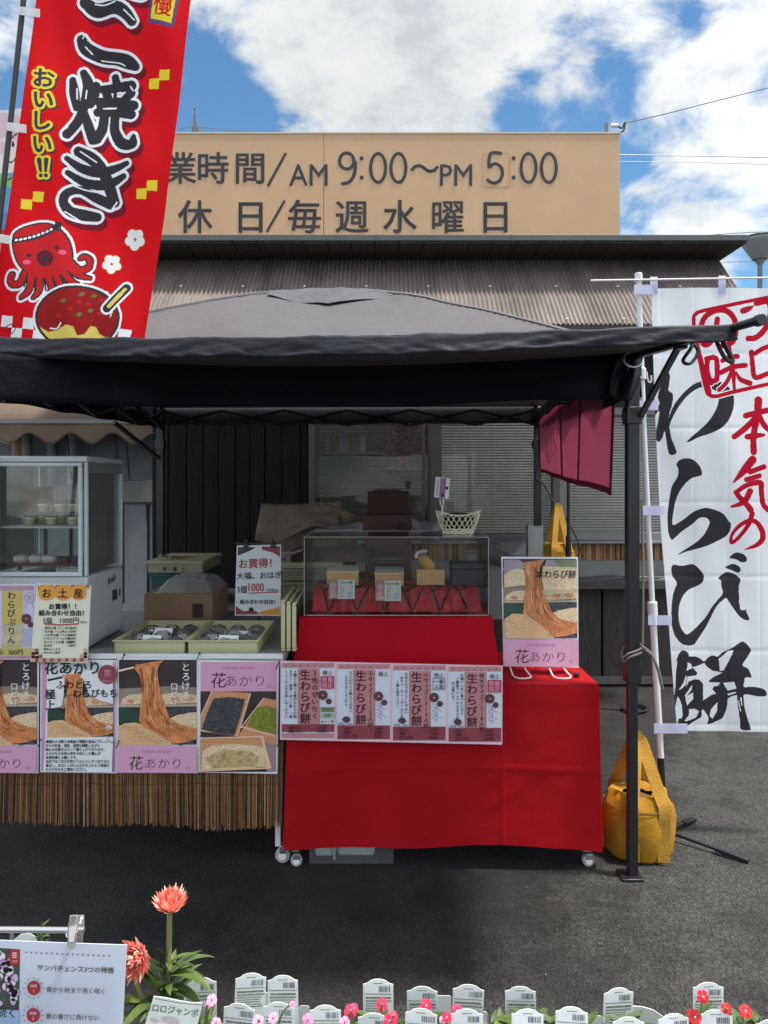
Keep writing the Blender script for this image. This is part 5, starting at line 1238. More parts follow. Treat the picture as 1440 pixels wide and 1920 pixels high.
for i in range(15):
    for j in range(3):
        x_ = 59 + i * 7; yb = 1220 + j * 7 ; d = abs(x_ - 112) / 50
        if j == 2 or d > (.75 if j == 1 else .88): s.ink(CHECK_BROWN if (i + j) % 2 else CHECK_PINK, rect(x_, yb - (4 if d > .88 else 0), x_ + 6.6, yb + 6.8), i + j > 0)
s.ink(ORANGE_PRINT, [ell(88, 1111, 17, 15), ell(119, 1111, 17, 15), ell(148, 1111, 15, 15)])
s.ink(INK, txt('お', 88, 1112, 19, .022, 'c') + txt('土', 118, 1112, 19, .022, 'c') + txt('産', 147, 1112, 19, .022, 'c'))
s.ink(INK, txt('お買得！！', 92, 1137, 12, .03, 'l') + txt('組み合わせ自由！', 73, 1149, 11.5, .03, 'l') + txt('5個', 81, 1163, 12, .01, 'l') + txt('1000円', 113, 1163, 13, .012, 'l') + txt('(税込)', 151, 1166, 5, .01, 'l'))
s.ink(mat('red_swash', S(176, 90, 84), .5), [(82, 1167), (110, 1170), (140, 1169), (150, 1167), (146, 1171), (112, 1173), (84, 1171)])
for i, (a, b_) in enumerate((('・塩豆大福（こしあん）', '220円'), ('・白大福（つぶあん）', '220円'), ('・よもぎ大福（つぶあん）', '220円'), ('・いちごクリーム大福', '220円'), ('・生クリーム大福（抹茶）', '220円'), ('・おはぎ', '200円'), ('・酒まんじゅう', ''), ('・みたらし団子', ''))):
    s.ink(INK, txt(a, 81 - i * .4, 1177 + i * 6.6, 5.4, .02, 'l') + txt(b_, 144 - i * .5, 1177 + i * 6.6, 5.4, .02, 'r'), i > 0)
s.build('notice', 'cream souvenir notice with orange circles and checked corners', 'notice')
# bargain sign on clips
D = 3.78
sh2 = thing('sign_holder', 'white bargain sign with red and black brush writing hung from two black clips', 'sign', W(482, 1160, D))
s = Sheet(D, [(444, 1023), (527, 1021), (526, 1155), (440, 1154)], WHITE_PAPER)
s.ink(DARK_PRINT, [(446, 1026), (480, 1026), (470, 1032), (446, 1042)]); s.ink(MAROON, [(490, 1025), (525, 1024), (525, 1044), (512, 1036), (492, 1031)])
s.ink(MAROON, [(442, 1136), (456, 1146), (476, 1144), (490, 1152), (442, 1152)]); s.ink(ORANGE_PRINT, [(478, 1152), (495, 1145), (512, 1142), (524, 1137), (524, 1153)]); s.ink(INK, ell(471, 1143, 4.5))
s.ink(INK_RED, txt('お買得！', 448, 1057, 19, .018, 'l', rot=-.03)); s.ink(INK, txt('大福、おはぎ', 444, 1080, 14.2, .014, 'l', rot=-.03) + txt('5個', 445, 1105, 15, .014, 'l', sx=.85) + txt('組み合わせ自由！', 450, 1128, 9, .022, 'l'))
s.ink(INK_RED, txt('1000', 466, 1100, 22, .012, 'l', sx=.74) + [line(466, 1112, 522, 1110, 1.6)]); s.ink(INK, txt('円(税込)', 501, 1106, 6.2, .01, 'l'))
s.build('sheet', parent=sh2)
for x in (461, 512):
    a = W(x, 1022, D - .008)
    MB().box(a.x - .012, a.x + .012, D - .012, D + .012, a.z - .014, a.z + .012).box(a.x - .008, a.x + .008, D - .010, D + .010, a.z + .012, a.z + .028).build('clip', BLACK_METAL, sh2, bevel=.003)
a = W(486, 1018, D + .014); MB().bar(W(440, 1019, D + .014), W(520, 1019, D + .014), .008).bar(a, Vector((a.x, D + .014, .885)), .010).box(a.x - .06, a.x + .06, D - .04, D + .06, .8785, .886).build('stand', BLACK_METAL, sh2)

# menu strip: four sheets
MN = 3.075
menu = (('menu sheet titled three colours with green labels', '3色のぜいたく', 3, ('4種から選べる贅沢なわらび餅', 'きなこ・抹茶・ほうじ茶、一度に', 'しょくかんをお楽しみくださいー'), (('3種きなこ', '1,000円'), ('5種きなこ', '1,500円'))),
        ('menu sheet for the one or two person small size without a seal', '小サイズ（1〜2人前）', 0, ('ひと口わらび餅のうるおい', 'とろけるしょくかん'), (('きなこ', '700円'), ('抹茶', '800円'), ('ほうじ茶', '900円'))),
        ('menu sheet with the square outlined favourite mark', '小サイズ（3〜4人前）', 2, ('なめらかでのどごしのよい', 'おやつ、ティータイムにも', '1番人気サイズー'), (('きなこ', '1000円'), ('抹茶', '1100円'), ('ほうじ茶', '1200円'))),
        ('menu sheet for the extra large size with a red seal', '特大サイズ（5〜8人前）', 1, ('お腹いっぱい食べたい方に', 'ご家族でシェアするならおすすめ', 'お土産にもー'), (('きなこ', '1400円'), ('抹茶', '1500円'), ('ほうじ茶', '1600円'))))
for i, (lab, sub, mark, lines_, prices) in enumerate(menu):
    x0 = 526 + i * 104.2; x1 = x0 + 104.0; dy = i * 2.3; y0 = 1239 + dy; y1 = 1387 + dy; yy = lambda f: y0 + f * (y1 - y0)
    s = Sheet(MN, [(x0, y0), (x1, y0 + 2.2), (x1 - 1, y1 + 2.4), (x0 - 1, y1)], mat('menu_border', S(224, 190, 206), .5))
    px0, px1 = x0 + 2.5, x1 - 3
    s.ink(mat('menu_field', S(206, 212, 226), .5), rect(px0, yy(.03), px1, yy(.98))); s.ink(PINK_DARK, rect(px0, yy(.025), px1, yy(.09)))
    for k in range(7): s.ink(MAROON, ell(px0 + 8 + k * 13.5, yy(.06), 2.2, 1.2, 8), k > 0)
    s.ink(mat('menu_stripe', S(184, 124, 130), .5), rect(px0 + 30, yy(.095), px0 + 71, yy(.80)))
    s.ink(MAROON, rect(px0, yy(.80), px1, yy(.975 if i else .90)))
    if not i: s.ink(PINK_DARK, rect(px0, yy(.915), px1, yy(.975)))
    s.ink(mat('mesh_line', S(150, 150, 172), .5), [line(px0 + 74 + (k % 2) * 10, yy(.50 + k * .045), px0 + 84 - (k % 2) * 10, yy(.56 + k * .045), 1) for k in range(5)] + [line(px0 + 82 - (k % 2) * 10, yy(.50 + k * .045), px0 + 92 - (1 - k % 2) * 10, yy(.56 + k * .045), 1) for k in range(5)] if i else [line(px0 + 74, yy(.5), px0 + 76, yy(.5), 1)])
    s.ink(INK_BROWN, txt('生わらび餅', px0 + 44, yy(.105), 20.4, .018, vert=True) + txt(sub.replace('〜', '|'), px0 + 62, yy(.11), 12.6 if i == 0 else 9.4 if i == 3 else 10, .012, vert=True, pitch=1.06))
    for k, t2_ in enumerate(lines_): s.ink(INK, txt(t2_[:14], px0 + 25 - k * 8.2, yy(.11 + .05 * k * (i != 0)), 6.5, .014, vert=True), k > 0)
    s.ink(mat('cocoa_print', S(88, 54, 58), .5), [ell(px0 + 77, yy(.43), 9), ell(px0 + 88, yy(.51), 5.5)]); s.ink(PINK_DARK, [ell(px0 + 77, yy(.43), 2)])
    if i: s.ink(mat('cocoa_print', S(88, 54, 58), .5), [[(px0 + 9, yy(.72)), (px0 + 14, yy(.68)), (px0 + 22, yy(.69)), (px0 + 25, yy(.73)), (px0 + 19, yy(.77)), (px0 + 12, yy(.75))]]); s.ink(mat('mesh_line', S(150, 150, 172), .5), [ell(px0 + 8, yy(.78), 6, 3), ell(px0 + 24, yy(.785), 5, 2.5)])
    s.ink(INK, txt('極上', px0 + 86, yy(.145), 9.4, .008, 'c', skew=.1))
    if mark in (1, 3): s.ink(INK_RED, rect(px0 + 73, yy(.19), px0 + 98, yy(.35))); s.ink(PINK, txt('数量', px0 + 85.5, yy(.235), 11, .01, 'c') + txt('限定', px0 + 85.5, yy(.31), 11, .01, 'c'))
    if mark == 2:
        s.ink(INK, [line(px0 + 75, yy(.185), px0 + 97, yy(.185), 1), line(px0 + 75, yy(.325), px0 + 97, yy(.325), 1), line(px0 + 75, yy(.185), px0 + 75, yy(.325), 1), line(px0 + 97, yy(.185), px0 + 97, yy(.325), 1)] + txt('一番', px0 + 86, yy(.225), 9, .01, 'c') + txt('人気', px0 + 86, yy(.29), 9, .01, 'c'))
    if mark == 3:
        for k, (t2_, g_) in enumerate((('きなこ', S(110, 140, 90)), ('抹茶', S(150, 180, 150)), ('ほうじ茶', S(206, 212, 214)))):
            s.ink(mat('chip_%d' % k, g_, .5), rect(px0 + 73, yy(.58 + k * .075), px0 + 99, yy(.64 + k * .075)), False); s.ink(INK, txt(t2_, px0 + 86, yy(.61 + k * .075), 6, .015, 'c'))
    for k, (a, b_) in enumerate(prices):
        s.ink(INK_BROWN, txt(a, px0 + 12, yy(.835 + k * .048), 6.4, .02, 'l') + txt(b_, px1 - 14, yy(.835 + k * .048), 6.4, .02, 'r'), k > 0)
    s.build('menu_sheet', lab, 'menu', 'laminated menu sheets joined in a strip')

# poster on wire easel
ez = thing('poster_easel', 'mochi poster with pink foot on a white wire easel upon the red cloth', 'poster stand', (W(1014, 0, 3.3).x, 3.34, .78))
s = Sheet(3.285, [(942, 1045), (1087, 1046), (1085, 1252), (944, 1249)], WHITE_PAPER, .004, .06)
mochi(s, 945, 1049, 1083, 1197, False)
s.ink(mat('violet_haze', S(160, 150, 164), .5, var=.15, vscale=10), [(946, 1050), (975, 1050), (984, 1058), (984, 1066), (946, 1080)]); s.ink(mat('violet_haze', S(160, 150, 164), .5), [(1026, 1050), (1083, 1050), (1083, 1062), (1022, 1062)]); s.ink(BEIGE_PRINT, [[(946, 1080), (960, 1069), (974, 1066), (984, 1070), (986, 1098), (946, 1102)], [(1020, 1062), (1083, 1064), (1083, 1112), (1022, 1116), (1016, 1080)]]); s.ink(mat('bowl_rim_print', S(196, 176, 156), .5), [(1018, 1106), (1083, 1104), (1083, 1110), (1018, 1114)]); s.ink(mat('haze_green', S(120, 132, 104), .5), [(1040, 1050), (1083, 1050), (1083, 1064), (1050, 1062)])
s.ink(KINAKO, [(946, 1160), (962, 1150), (985, 1152), (1005, 1165), (1030, 1185), (1020, 1197), (946, 1196)])
s.ink(INK, txt('本わらび餅', 1006, 1077, 16.5, .016, 'l', sx=.92, skew=.12)); brand(s, 945, 1198, 1083, 1248)
s.build('poster', parent=ez)
EW = mat('white_wire', (.72, .72, .72, 1), .4); zt_ = .785
mb = MB()
for x in (976, 1051):
    xa, xb = W(x - 15, 0, 3.2).x, W(x + 14, 0, 3.2).x
    mb.tube(catmull([(xa, 3.32, .95), (xa, 3.30, zt_ + .05), (xa + .004, 3.275, zt_ + .02), (xa + .012, 3.20, zt_), (xb + .012, 3.20, zt_), (xb + .002, 3.27, zt_ + .018), (xb, 3.30, zt_ + .05), (xb, 3.32, .95)], 4), .0035, 6)
    mb.tube([(xa, 3.32, .95), (xa + .01, 3.46, zt_), (xb, 3.46, zt_), (xb, 3.32, .95)], .0035, 6)
mb.build('wire_frame', EW, ez)
tag(MB().lathe((W(1081, 0, 3.22).x, 3.22, .782), [(.008, 0), (.014, .006), (.014, .016), (.006, .02)], 14).build('black_knob', BLACK_METAL), 'small black knob lying on the red cloth beside the easel', 'knob')

# ------------------------------------------------------------------ rush skirt
mb = MB(); x = -1.99
rn = random.Random(5)
def yw(x): return 3.122 + .004 * math.sin(x * 13) + .003 * math.sin(x * 29)
while x < -.418:
    w = rn.uniform(.0020, .0040)
    zb_ = .186 + .010 * math.sin((x + .15) * 3.6) + .006 * math.sin(x * 11) + rn.uniform(-.009, .009)
    if rn.random() < .05: zb_ += rn.uniform(-.02, .02)
    ln_ = rn.uniform(-.004, .004); y_ = yw(x) + rn.uniform(0, .004)
    xm = x + ln_ + .01 * math.sin(x * 5); mb.add([(x, y_, .845), (x + w, y_, .845), (xm + w, y_ + rn.uniform(-.006, .004), zb_), (xm, y_ + rn.uniform(-.006, .004), zb_)], [(0, 1, 2, 3)], rn.choice((0, 0, 0, 1, 1, 2, 3)))
    mb.add([(x, y_ + .004, .845), (x + w, y_ + .004, .845), (xm + w, y_ + .004, zb_ + .01), (xm, y_ + .004, zb_ + .01)], [(3, 2, 1, 0)], 3)
    x += w * .95
for z in (.36, .46, .62, .78): mb.tube([(-1.99 + i * .04, yw(-1.99 + i * .04) - .002, z + .003 * math.sin(i * 1.7)) for i in range(40)], .0012, 4, 3)
tag(mb.build('rush_skirt', REED, smooth=False), 'brown rush screen hung round the white table with a ragged lower edge', 'screen')
for x in (226, 370, 522, 73):
    pass
mb = MB()
TIE = mat('black_tie', (.015, .014, .014, 1), .6)
for x, y in ((231, 1231), (372, 1229), (74, 1392), (221, 1394), (521, 1246), (522, 1392)):
    tag(MB().tube(catmull([W(x - 3, y + 8, 3.097), W(x, y + 1, 3.094), W(x + 2, y - 6, 3.10), W(x + 3, y - 2, 3.12)], 4), .0022, 5).build('cable_tie', TIE), 'short black tie fastening a laminated poster to the rail', 'tie', 'black ties between the posters')

# ------------------------------------------------------------------ display fridge
FG = thing('display_fridge', 'white countertop display fridge with glass walls at the end of the table', 'fridge', (-1.52, 3.5, .879))
fx0, fx1, fy0, fy1, fz0, fz1, zg = -1.735, -1.31, 3.30, 3.75, .885, 1.738, 1.205
FRIDGE_GLASS = glass('fridge_glass', (.95, .97, .96), .01, 1.5)
FW = mat('fridge_enamel', (.56, .60, .64, 1), .35, var=.05, vscale=3)
MB().box(fx0, fx1, fy0, fy1, fz0, zg).build('base', FW, FG, bevel=.012)
MB().box(fx0, fx1, fy0, fy1, fz1 - .028, fz1).build('top', FW, FG, bevel=.008)
mb = MB()
for x in (fx0, fx1 - .018):
    for y in (fy0, fy1 - .018): mb.box(x, x + .018, y, y + .018, zg, fz1 - .028)
mb.build('frame', FW, FG, bevel=.006)
d = MB(); fr_ = .017
d.box(fx0 + .02, fx1 - .021, fy0 - .012, fy0 + .004, fz1 - .046, fz1 - .030).box(fx0 + .02, fx1 - .021, fy0 - .012, fy0 + .004, zg + .002, zg + .02)
for x in (fx0 + .02, fx1 - .021 - fr_): d.box(x, x + fr_, fy0 - .012, fy0 + .004, zg + .02, fz1 - .046)
dr = d.build('door', FW, FG, bevel=.003)
MB().box(fx0 + .037, fx1 - .038, fy0 - .005, fy0 - .001, zg + .02, fz1 - .046).build('pane', FRIDGE_GLASS, dr)
MB().box(fx1 - .016, fx1 - .011, fy0 + .03, fy1 - .03, zg + .02, fz1 - .03).build('side_pane', glass('fridge_side_glass', (.9, .93, .92), .03, 1.6, .07), FG)
MB().box(fx0 + .011, fx0 + .016, fy0 + .03, fy1 - .03, zg + .02, fz1 - .03).build('side_pane', glass('fridge_side_glass', (.9, .93, .92), .03, 1.6, .07), FG)
MB().box(fx0 + .03, fx1 - .03, fy1 - .016, fy1 - .011, zg + .02, fz1 - .03).build('back_pane', FRIDGE_GLASS, FG)
MB().box(fx1, fx1 + .002, fy0 + .02, fy1 - .02, fz1 - .075, fz1 - .030).build('side_band', mat('fridge_band', (.22, .25, .26, 1), .4), FG)
for z in (1.425, 1.255):
    MB().box(fx0 + .03, fx1 - .03, fy0 + .03, fy1 - .03, z - .004, z).box(fx0 + .03, fx1 - .03, fy0 + .024, fy0 + .030, z - .008, z + .003).build('shelf', mat('shelf_red', (.12, .03, .025, 1), .4) if z < 1.3 else mat('shelf_white', (.6, .6, .58, 1), .4), FG)
mb = MB()
for i in range(16): mb.box(fx1 - .06, fx1 - .052, fy1 - .06, fy1 - .05, 1.27 + i * .024, 1.282 + i * .024)
mb.build('shelf_rail', STEEL, FG)
s = Sheet(0, rect(0, 0, 1, 1), INK); s.mb = MB()
vs, fs = glyphs('fresh', .01)
s.mb.add([(fx1 + .0022, 3.54 + v[0] * .05, 1.135 + v[1] * .05 + v[0] * .006) for v in vs], fs); s.mb.build('lettering', mat('grey_lettering', (.06, .06, .065, 1), .5), FG, smooth=False)
MB().box(fx1, fx1 + .003, 3.60, 3.66, 1.05, 1.10).box(fx1, fx1 + .003, 3.69, 3.705, 1.06, 1.095).build('control_panel', mat('panel_dark', (.02, .025, .035, 1), .4), FG)
# contents
CUPG = glass('cup_plastic', (.9, .9, .88), .1, 1.45, .12); CRM = mat('custard', S(232, 222, 188), .5)
def cup(px, py, D, lab):
    a = W(px, py, D); h, r = .050, .027
    o = thing('pudding_cup', lab, 'cup', (a.x, D, a.z), 'pudding cups in the fridge')
    MB().lathe((a.x, D, a.z), [(r * .8, .001), (r, h * .72)], 18).build('filling', CRM, o)
    MB().lathe((a.x, D, a.z), [(r * .83, 0), (r * 1.05, h), (r * 1.1, h + .002), (r * 1.0, h + .006), (.001, h + .010)], 18, cap=False).build('shell', CUPG, o)
zs = 905 + (HC - 1.4275) * F / 3.40
row1 = 'in the lower layer on the upper fridge shelf'
cup(57, zs, 3.40, 'pudding cup at the wall end of the lower layer on the fridge shelf'); cup(97, zs, 3.40, 'pudding cup midway in the lower layer on the fridge shelf'); cup(137, zs, 3.40, 'pudding cup at the door-hinge end of the lower layer on the shelf')
cup(82, zs - 25, 3.42, 'first pudding cup stacked in the upper layer in the fridge'); cup(113, zs - 25, 3.42, 'middle pudding cup stacked in the upper layer in the fridge'); cup(140, zs - 25, 3.42, 'last pudding cup stacked in the upper layer beside the fridge frame')
for i, (x_, dz_, Dq) in enumerate(((50, 0, 3.54), (82, 0, 3.54), (114, 0, 3.54), (145, 0, 3.54), (98, 24, 3.55), (130, 24, 3.55))):
    cup(x_, 905 + (HC - 1.4275 - dz_ * .0021) * F / Dq, Dq, ('pudding cup in the back row of the fridge shelf, nearest the wall', 'second pudding cup of the back row on the fridge shelf', 'third pudding cup of the back row on the fridge shelf', 'pudding cup in the back row of the fridge shelf, nearest the hinge', 'pudding cup stacked on the back row by the wall side', 'pudding cup stacked on the back row by the hinge side')[i])
MB_ = MB().box(W(76, 0, 3.42).x, W(150, 0, 3.42).x, 3.39, 3.46, W(0, zs - 23.4, 3.42).z, W(0, zs - 24.6, 3.42).z)
tag(MB_.build('clear_sheet', CLEAR2), 'clear sheet between the two layers of pudding cups', 'sheet')
tag(MB().box(W(10, 0, 3.5).x, W(72, 0, 3.5).x, 3.56, 3.66, 1.426, 1.60).build('carton', CARDBOARD, bevel=.003), 'brown carton standing on the upper shelf in the fridge', 'box')
for i, x in enumerate((40, 68, 92)):
    a = W(x, 0, 3.42); mb = MB()
    mb.lathe((a.x, 3.42, 1.256), [(.030, 0), (.036, .012), (.030, .028), (.012, .036)], 16, sy=.9)
    tag(mb.build('rice_cake_pack', mat('pale_pack', S(206, 200, 196), .3, var=.1, vscale=20)), ('white wrapped rice cake on the low fridge shelf nearest the wall', 'white wrapped rice cake midway on the low fridge shelf', 'white wrapped rice cake beside the fridge price card')[i], 'sweet', 'rice cakes in the fridge')
s = Sheet(3.37, [(106, 1060), (151, 1063), (149, 1090), (104, 1088)], CARD_WHITE, .001)
s.ink(INK, txt('生クリーム', 108, 1066, 8, .01, 'l') + txt('大福', 128, 1075, 8, .01, 'l') + txt('220円', 110, 1083, 9, .012, 'l')); s.build('price_card', 'handwritten white price card on the low fridge shelf', 'card')

# ------------------------------------------------------------------ daifuku trays
def tray(x0, x1, lab):
    o = thing('sweets_tray', lab, 'tray', ((x0 + x1) / 2, 3.45, .879), 'cream sweets trays')
    y0, y1, h = 3.225, 3.68, .052
    mb = MB(); mb.box(x0 + .012, x1 - .012, y0 + .012, y1 - .012, .880, .885)
    for a in ((x0, x1, y0, y0 + .008), (x0, x1, y1 - .008, y1), (x0, x0 + .008, y0 + .008, y1 - .008), (x1 - .008, x1, y0 + .008, y1 - .008)): mb.box(a[0], a[1], a[2], a[3], .880, .880 + h)
    mb.build('body', CREAM, o, bevel=.003)
    mb = MB(); r_ = .008
    for a in ((x0 - r_, x1 + r_, y0 - r_, y0 + .004), (x0 - r_, x1 + r_, y1 - .004, y1 + r_), (x0 - r_, x0 + .004, y0 + .004, y1 - .004), (x1 - .004, x1 + r_, y0 + .004, y1 - .004)): mb.box(a[0], a[1], a[2], a[3], .880 + h, .880 + h + .008)
    mb.build('rim', CREAM, o, bevel=.003)
tray(-1.165, -.862, 'cream tray of dark and white rice cakes next to the fridge')
tray(-.846, -.548, 'cream tray of wrapped white rice cakes next to the upright trays')
PACK = glass('wrap_film', (.93, .93, .93), .08, 1.4, .10)
DK = mat('sweet_bean', (.035, .022, .022, 1), .35, var=.4, vscale=30, bump=.3, bscale=40); WH = mat('sweet_white', S(206, 202, 200), .5, var=.08, vscale=20); GR_ = mat('sweet_grey', S(138, 140, 132), .5, var=.3, vscale=20)
k = 0
for tx, cols in ((-1.165, (((GR_, 'grey'), (GR_, 'grey'), (DK, 'dark')), ((WH, 'white'), (WH, 'white'), (WH, 'white')), ((GR_, 'grey'), (DK, 'dark'), (DK, 'dark')))), (-.846, (((WH, 'white'), (GR_, 'grey'), (WH, 'white')), ((WH, 'white'), (GR_, 'grey'), (GR_, 'grey')), ((GR_, 'grey'), (GR_, 'grey'), (GR_, 'grey'))))):
    tn = 'the tray by the fridge' if tx < -1 else 'the tray by the upright trays'
    for j, rowc in enumerate(cols):
        for i, (mm, cn) in enumerate(rowc):
            x = tx + .055 + i * .096 + random.uniform(-.006, .006); y = 3.285 + j * .135; r = .036 * random.uniform(.95, 1.05)
            o = thing('rice_cake', '%s rice cake, %s of its row, %s row of %s' % (cn, ('first', 'middle', 'last')[i], ('front', 'second', 'back')[j], tn), 'sweet', (x, y, .886), 'wrapped rice cakes in the trays')
            MB().lathe((x, y, .886), [(r * .7, 0), (r, .014), (r * .95, .026), (r * .6, .038), (.002, .043)], 16).build('cake', mm, o)
            mb = MB(); vs = []
            n_ = 14
            for h_, q in ((.0, 1.15), (.03, 1.18), (.05, .8), (.056, .3)):
                for a in range(n_):
                    w_ = 1 + .12 * noise.noise(Vector((a * 1.7 + x * 30, h_ * 60, y * 9))); vs.append((x + r * q * w_ * math.cos(a * 2 * math.pi / n_), y + r * q * w_ * math.sin(a * 2 * math.pi / n_), .886 + h_ * w_))
            mb.add(vs, [(b_ * n_ + a, b_ * n_ + (a + 1) % n_, (b_ + 1) * n_ + (a + 1) % n_, (b_ + 1) * n_ + a) for b_ in range(3) for a in range(n_)]); mb.build('wrap', PACK, o, angle=15)
def pcard(pts, D, text, lab, size):
    s = Sheet(D, pts, CARD_WHITE, .001, .35); (ax, ay), (bx, by) = pts[0], pts[1]; h = pts[3][1] - ay
    s.ink(DARK_PRINT, [(ax + .5, ay + .5), (ax + h * .42, ay + .5), (ax + h * .25, ay + h * .5), (ax, ay + h * .96)]); s.ink(WHITE_PAPER, ell(ax + h * .18, ay + h * .2, h * .07))
    s.ink(INK, txt(text, (ax + bx) / 2 + h * .12, ay + h * .55, size, .016, 'c', skew=.15)); s.ink(INK_GREY, [line(ax + h * .45, ay + h * .86, bx - 3, ay + h * .88, .8)])
    s.build('price_card', lab, 'card', 'name cards on the trays')
pcard([(278, 1178), (322, 1180), (318, 1205), (275, 1204)], 3.42, 'おはぎ', 'name card with brown edge at the back of the tray by the fridge', 11)
pcard([(257, 1192), (301, 1193), (299, 1215), (254, 1214)], 3.26, '塩豆大福', 'white name card at the front of the tray by the fridge', 10)
pcard([(420, 1183), (470, 1185), (466, 1205), (418, 1204)], 3.42, '草大福', 'name card at the back of the tray by the upright trays', 11)
pcard([(400, 1192), (446, 1193), (445, 1216), (397, 1215)], 3.26, '白大福', 'white name card at the front of the tray by the upright trays', 12)
# upright cream trays
for i in range(3):
    x = -.442 + i * .024; y0, y1, z0, z1 = 3.27, 3.72, .880, 1.105 - i * .006
    o = thing('upright_tray', ('outer cream tray standing on edge beside the daifuku trays', 'middle cream tray standing on edge between the tables', 'inner cream tray standing on edge beside the red step')[i], 'tray', (x, 3.5, z0), 'cream trays stood on edge')
    MB().box(x - .010, x - .006, y0 + .01, y1 - .01, z0 + .01, z1 - .01).build('bottom', CREAM, o)
    mb = MB()
    for a in ((y0, y1, z1 - .012, z1), (y0, y1, z0, z0 + .012), (y0, y0 + .012, z0 + .012, z1 - .012), (y1 - .012, y1, z0 + .012, z1 - .012)): mb.box(x - .010, x + .009, *a)
    mb.build('rim', CREAM, o, bevel=.005)

# ------------------------------------------------------------------ cartons and crates behind
def carton(px0, px1, py0, py1, D, depth, m, lab, zb=None, name='carton', tape=True):
    a, b_ = W(px0, py1, D), W(px1, py0, D); z0 = zb if zb is not None else a.z
    o = thing(name, lab, 'box', ((a.x + b_.x) / 2, D + depth / 2, z0))
    MB().box(a.x, b_.x, D, D + depth, z0, b_.z).build('body', m, o, bevel=.003)
    if tape: MB().box((a.x + b_.x) / 2 - .02, (a.x + b_.x) / 2 + .02, D + .002, D + depth - .002, b_.z + .0003, b_.z + .001).build('tape', mat('brown_tape', (.22, .12, .06, 1), .3), o)
    return o, a, b_
o, a, b_ = carton(270, 398, 1113, 1180, 3.88, .40, CARDBOARD, 'brown carton with a dark printed square standing behind the daifuku trays', .8785)
q = lambda px, py: W(px, py, 3.878)
MB().box(q(361, 0).x, q(381, 0).x, 3.877, 3.879, q(0, 1158).z, q(0, 1132).z).build('print_mark', mat('carton_print', (.045, .025, .022, 1), .8), o)
mb = MB()
def crink(u, v):
    x = q(288, 0).x + (q(398, 0).x - q(288, 0).x) * u; y = 3.9 + .34 * v; e = min(u, 1 - u, v, 1 - v)
    return Vector((x, y, 1.045 + .07 * min(1, e * 5) + .014 * noise.noise(Vector((u * 5, v * 5, 2)))))
tag(MB().grid(crink, 24, 24).build('clear_pack', glass('pack_film', (.8, .8, .78), .15, 1.45, .3), angle=25), 'clear plastic pack lying on the brown carton', 'pack')
s = Sheet(3.895, rect(348, 1092, 394, 1113), mat('pack_label', S(120, 112, 104), .5), .002)
for i in range(12): s.ink(mat('label_line', S(150, 140, 130), .5), [line(350 + i * 3.6, 1094, 350 + i * 3.6, 1112, .8)], i > 0)
s.build('packet', 'small striped packet standing on the front edge of the brown carton', 'packet')
CR2 = mat('crate_cream', S(150, 147, 122), .5, var=.1, vscale=5)
def crate(px0, px1, py0, py1, D, depth, m, lab, ribs=True):
    o, a, b_ = carton(px0, px1, py0, py1, D, depth, m, lab, None, 'plastic_crate', False)
    MB().box(a.x - .008, b_.x + .008, D - .008, D + depth + .008, b_.z - .022, b_.z + .001).build('rim', m, o, bevel=.004)
    return o
TEAL = mat('teal_crate', (.02, .075, .085, 1), .5)
o = crate(283, 372, 1075, 1110, 4.5, .5, TEAL, 'teal crate under the cream crate behind the brown carton'); o2 = crate(277, 380, 1052, 1074, 4.49, .5, CR2, 'cream crate with black characters stacked on the teal crate')
crate(290, 380, 1110.5, 1138, 4.5, .5, mat('dark_crate', (.04, .035, .035, 1), .6), 'dark crate at the bottom beneath the teal crate')
s = Sheet(4.474, rect(300, 1062, 340, 1074), CR2, .0005); s.ink(INK, txt('寿', 309, 1067, 9, .02, 'c') + txt('屋', 328, 1067, 9, .02, 'c')); s.build('crate_mark', parent=o2)
for i, (xa, ya, xb, yb) in enumerate(((300, 1042, 372, 1050), (318, 1044, 392, 1046))):
    A, Bq = W(xa, ya, 4.55), W(xb, yb, 4.85); tag(MB().bar(A, Bq, .02, .012).build('wooden_strip', mat('strip_wood', (.22, .16, .10, 1), .7)), ('short', 'long')[i] + ' wooden strip lying across the cream crate', 'strip')
crate(528, 690, 1091, 1140, 4.40, .5, CR2, 'lower cream crate in the stack behind the bargain sign'); crate(528, 650, 1066, 1089, 4.39, .5, CR2, 'middle cream crate in the stack behind the bargain sign'); crate(528, 640, 1055, 1065, 4.385, .45, CREAM, 'shallow cream lid on the stack behind the bargain sign')
BRN2 = mat('brown_board', (.10, .062, .045, 1), .85, var=.3, vscale=5)
carton(545, 690, 1033, 1054, 4.42, .3, BRN2, 'flat brown carton lying on top of the cream crate stack', tape=False)
for i, (xa, xb, y, c_) in enumerate(((522, 566, 1040, (.42, .42, .40)), (518, 552, 1046, (.36, .36, .33)))):
    A = W(xa, y, 4.3); tag(MB().grid(lambda u, v: Vector((A.x + (W(xb, 0, 4.3).x - A.x) * u, 4.28 + .2 * v, A.z + .022 * u * u)), 8, 2).build('paper_sheet', mat('loose_paper%d' % i, c_ + (1,), .6), solid=.002), ('upper', 'lower')[i] + ' loose paper curling over the cream crates', 'paper')
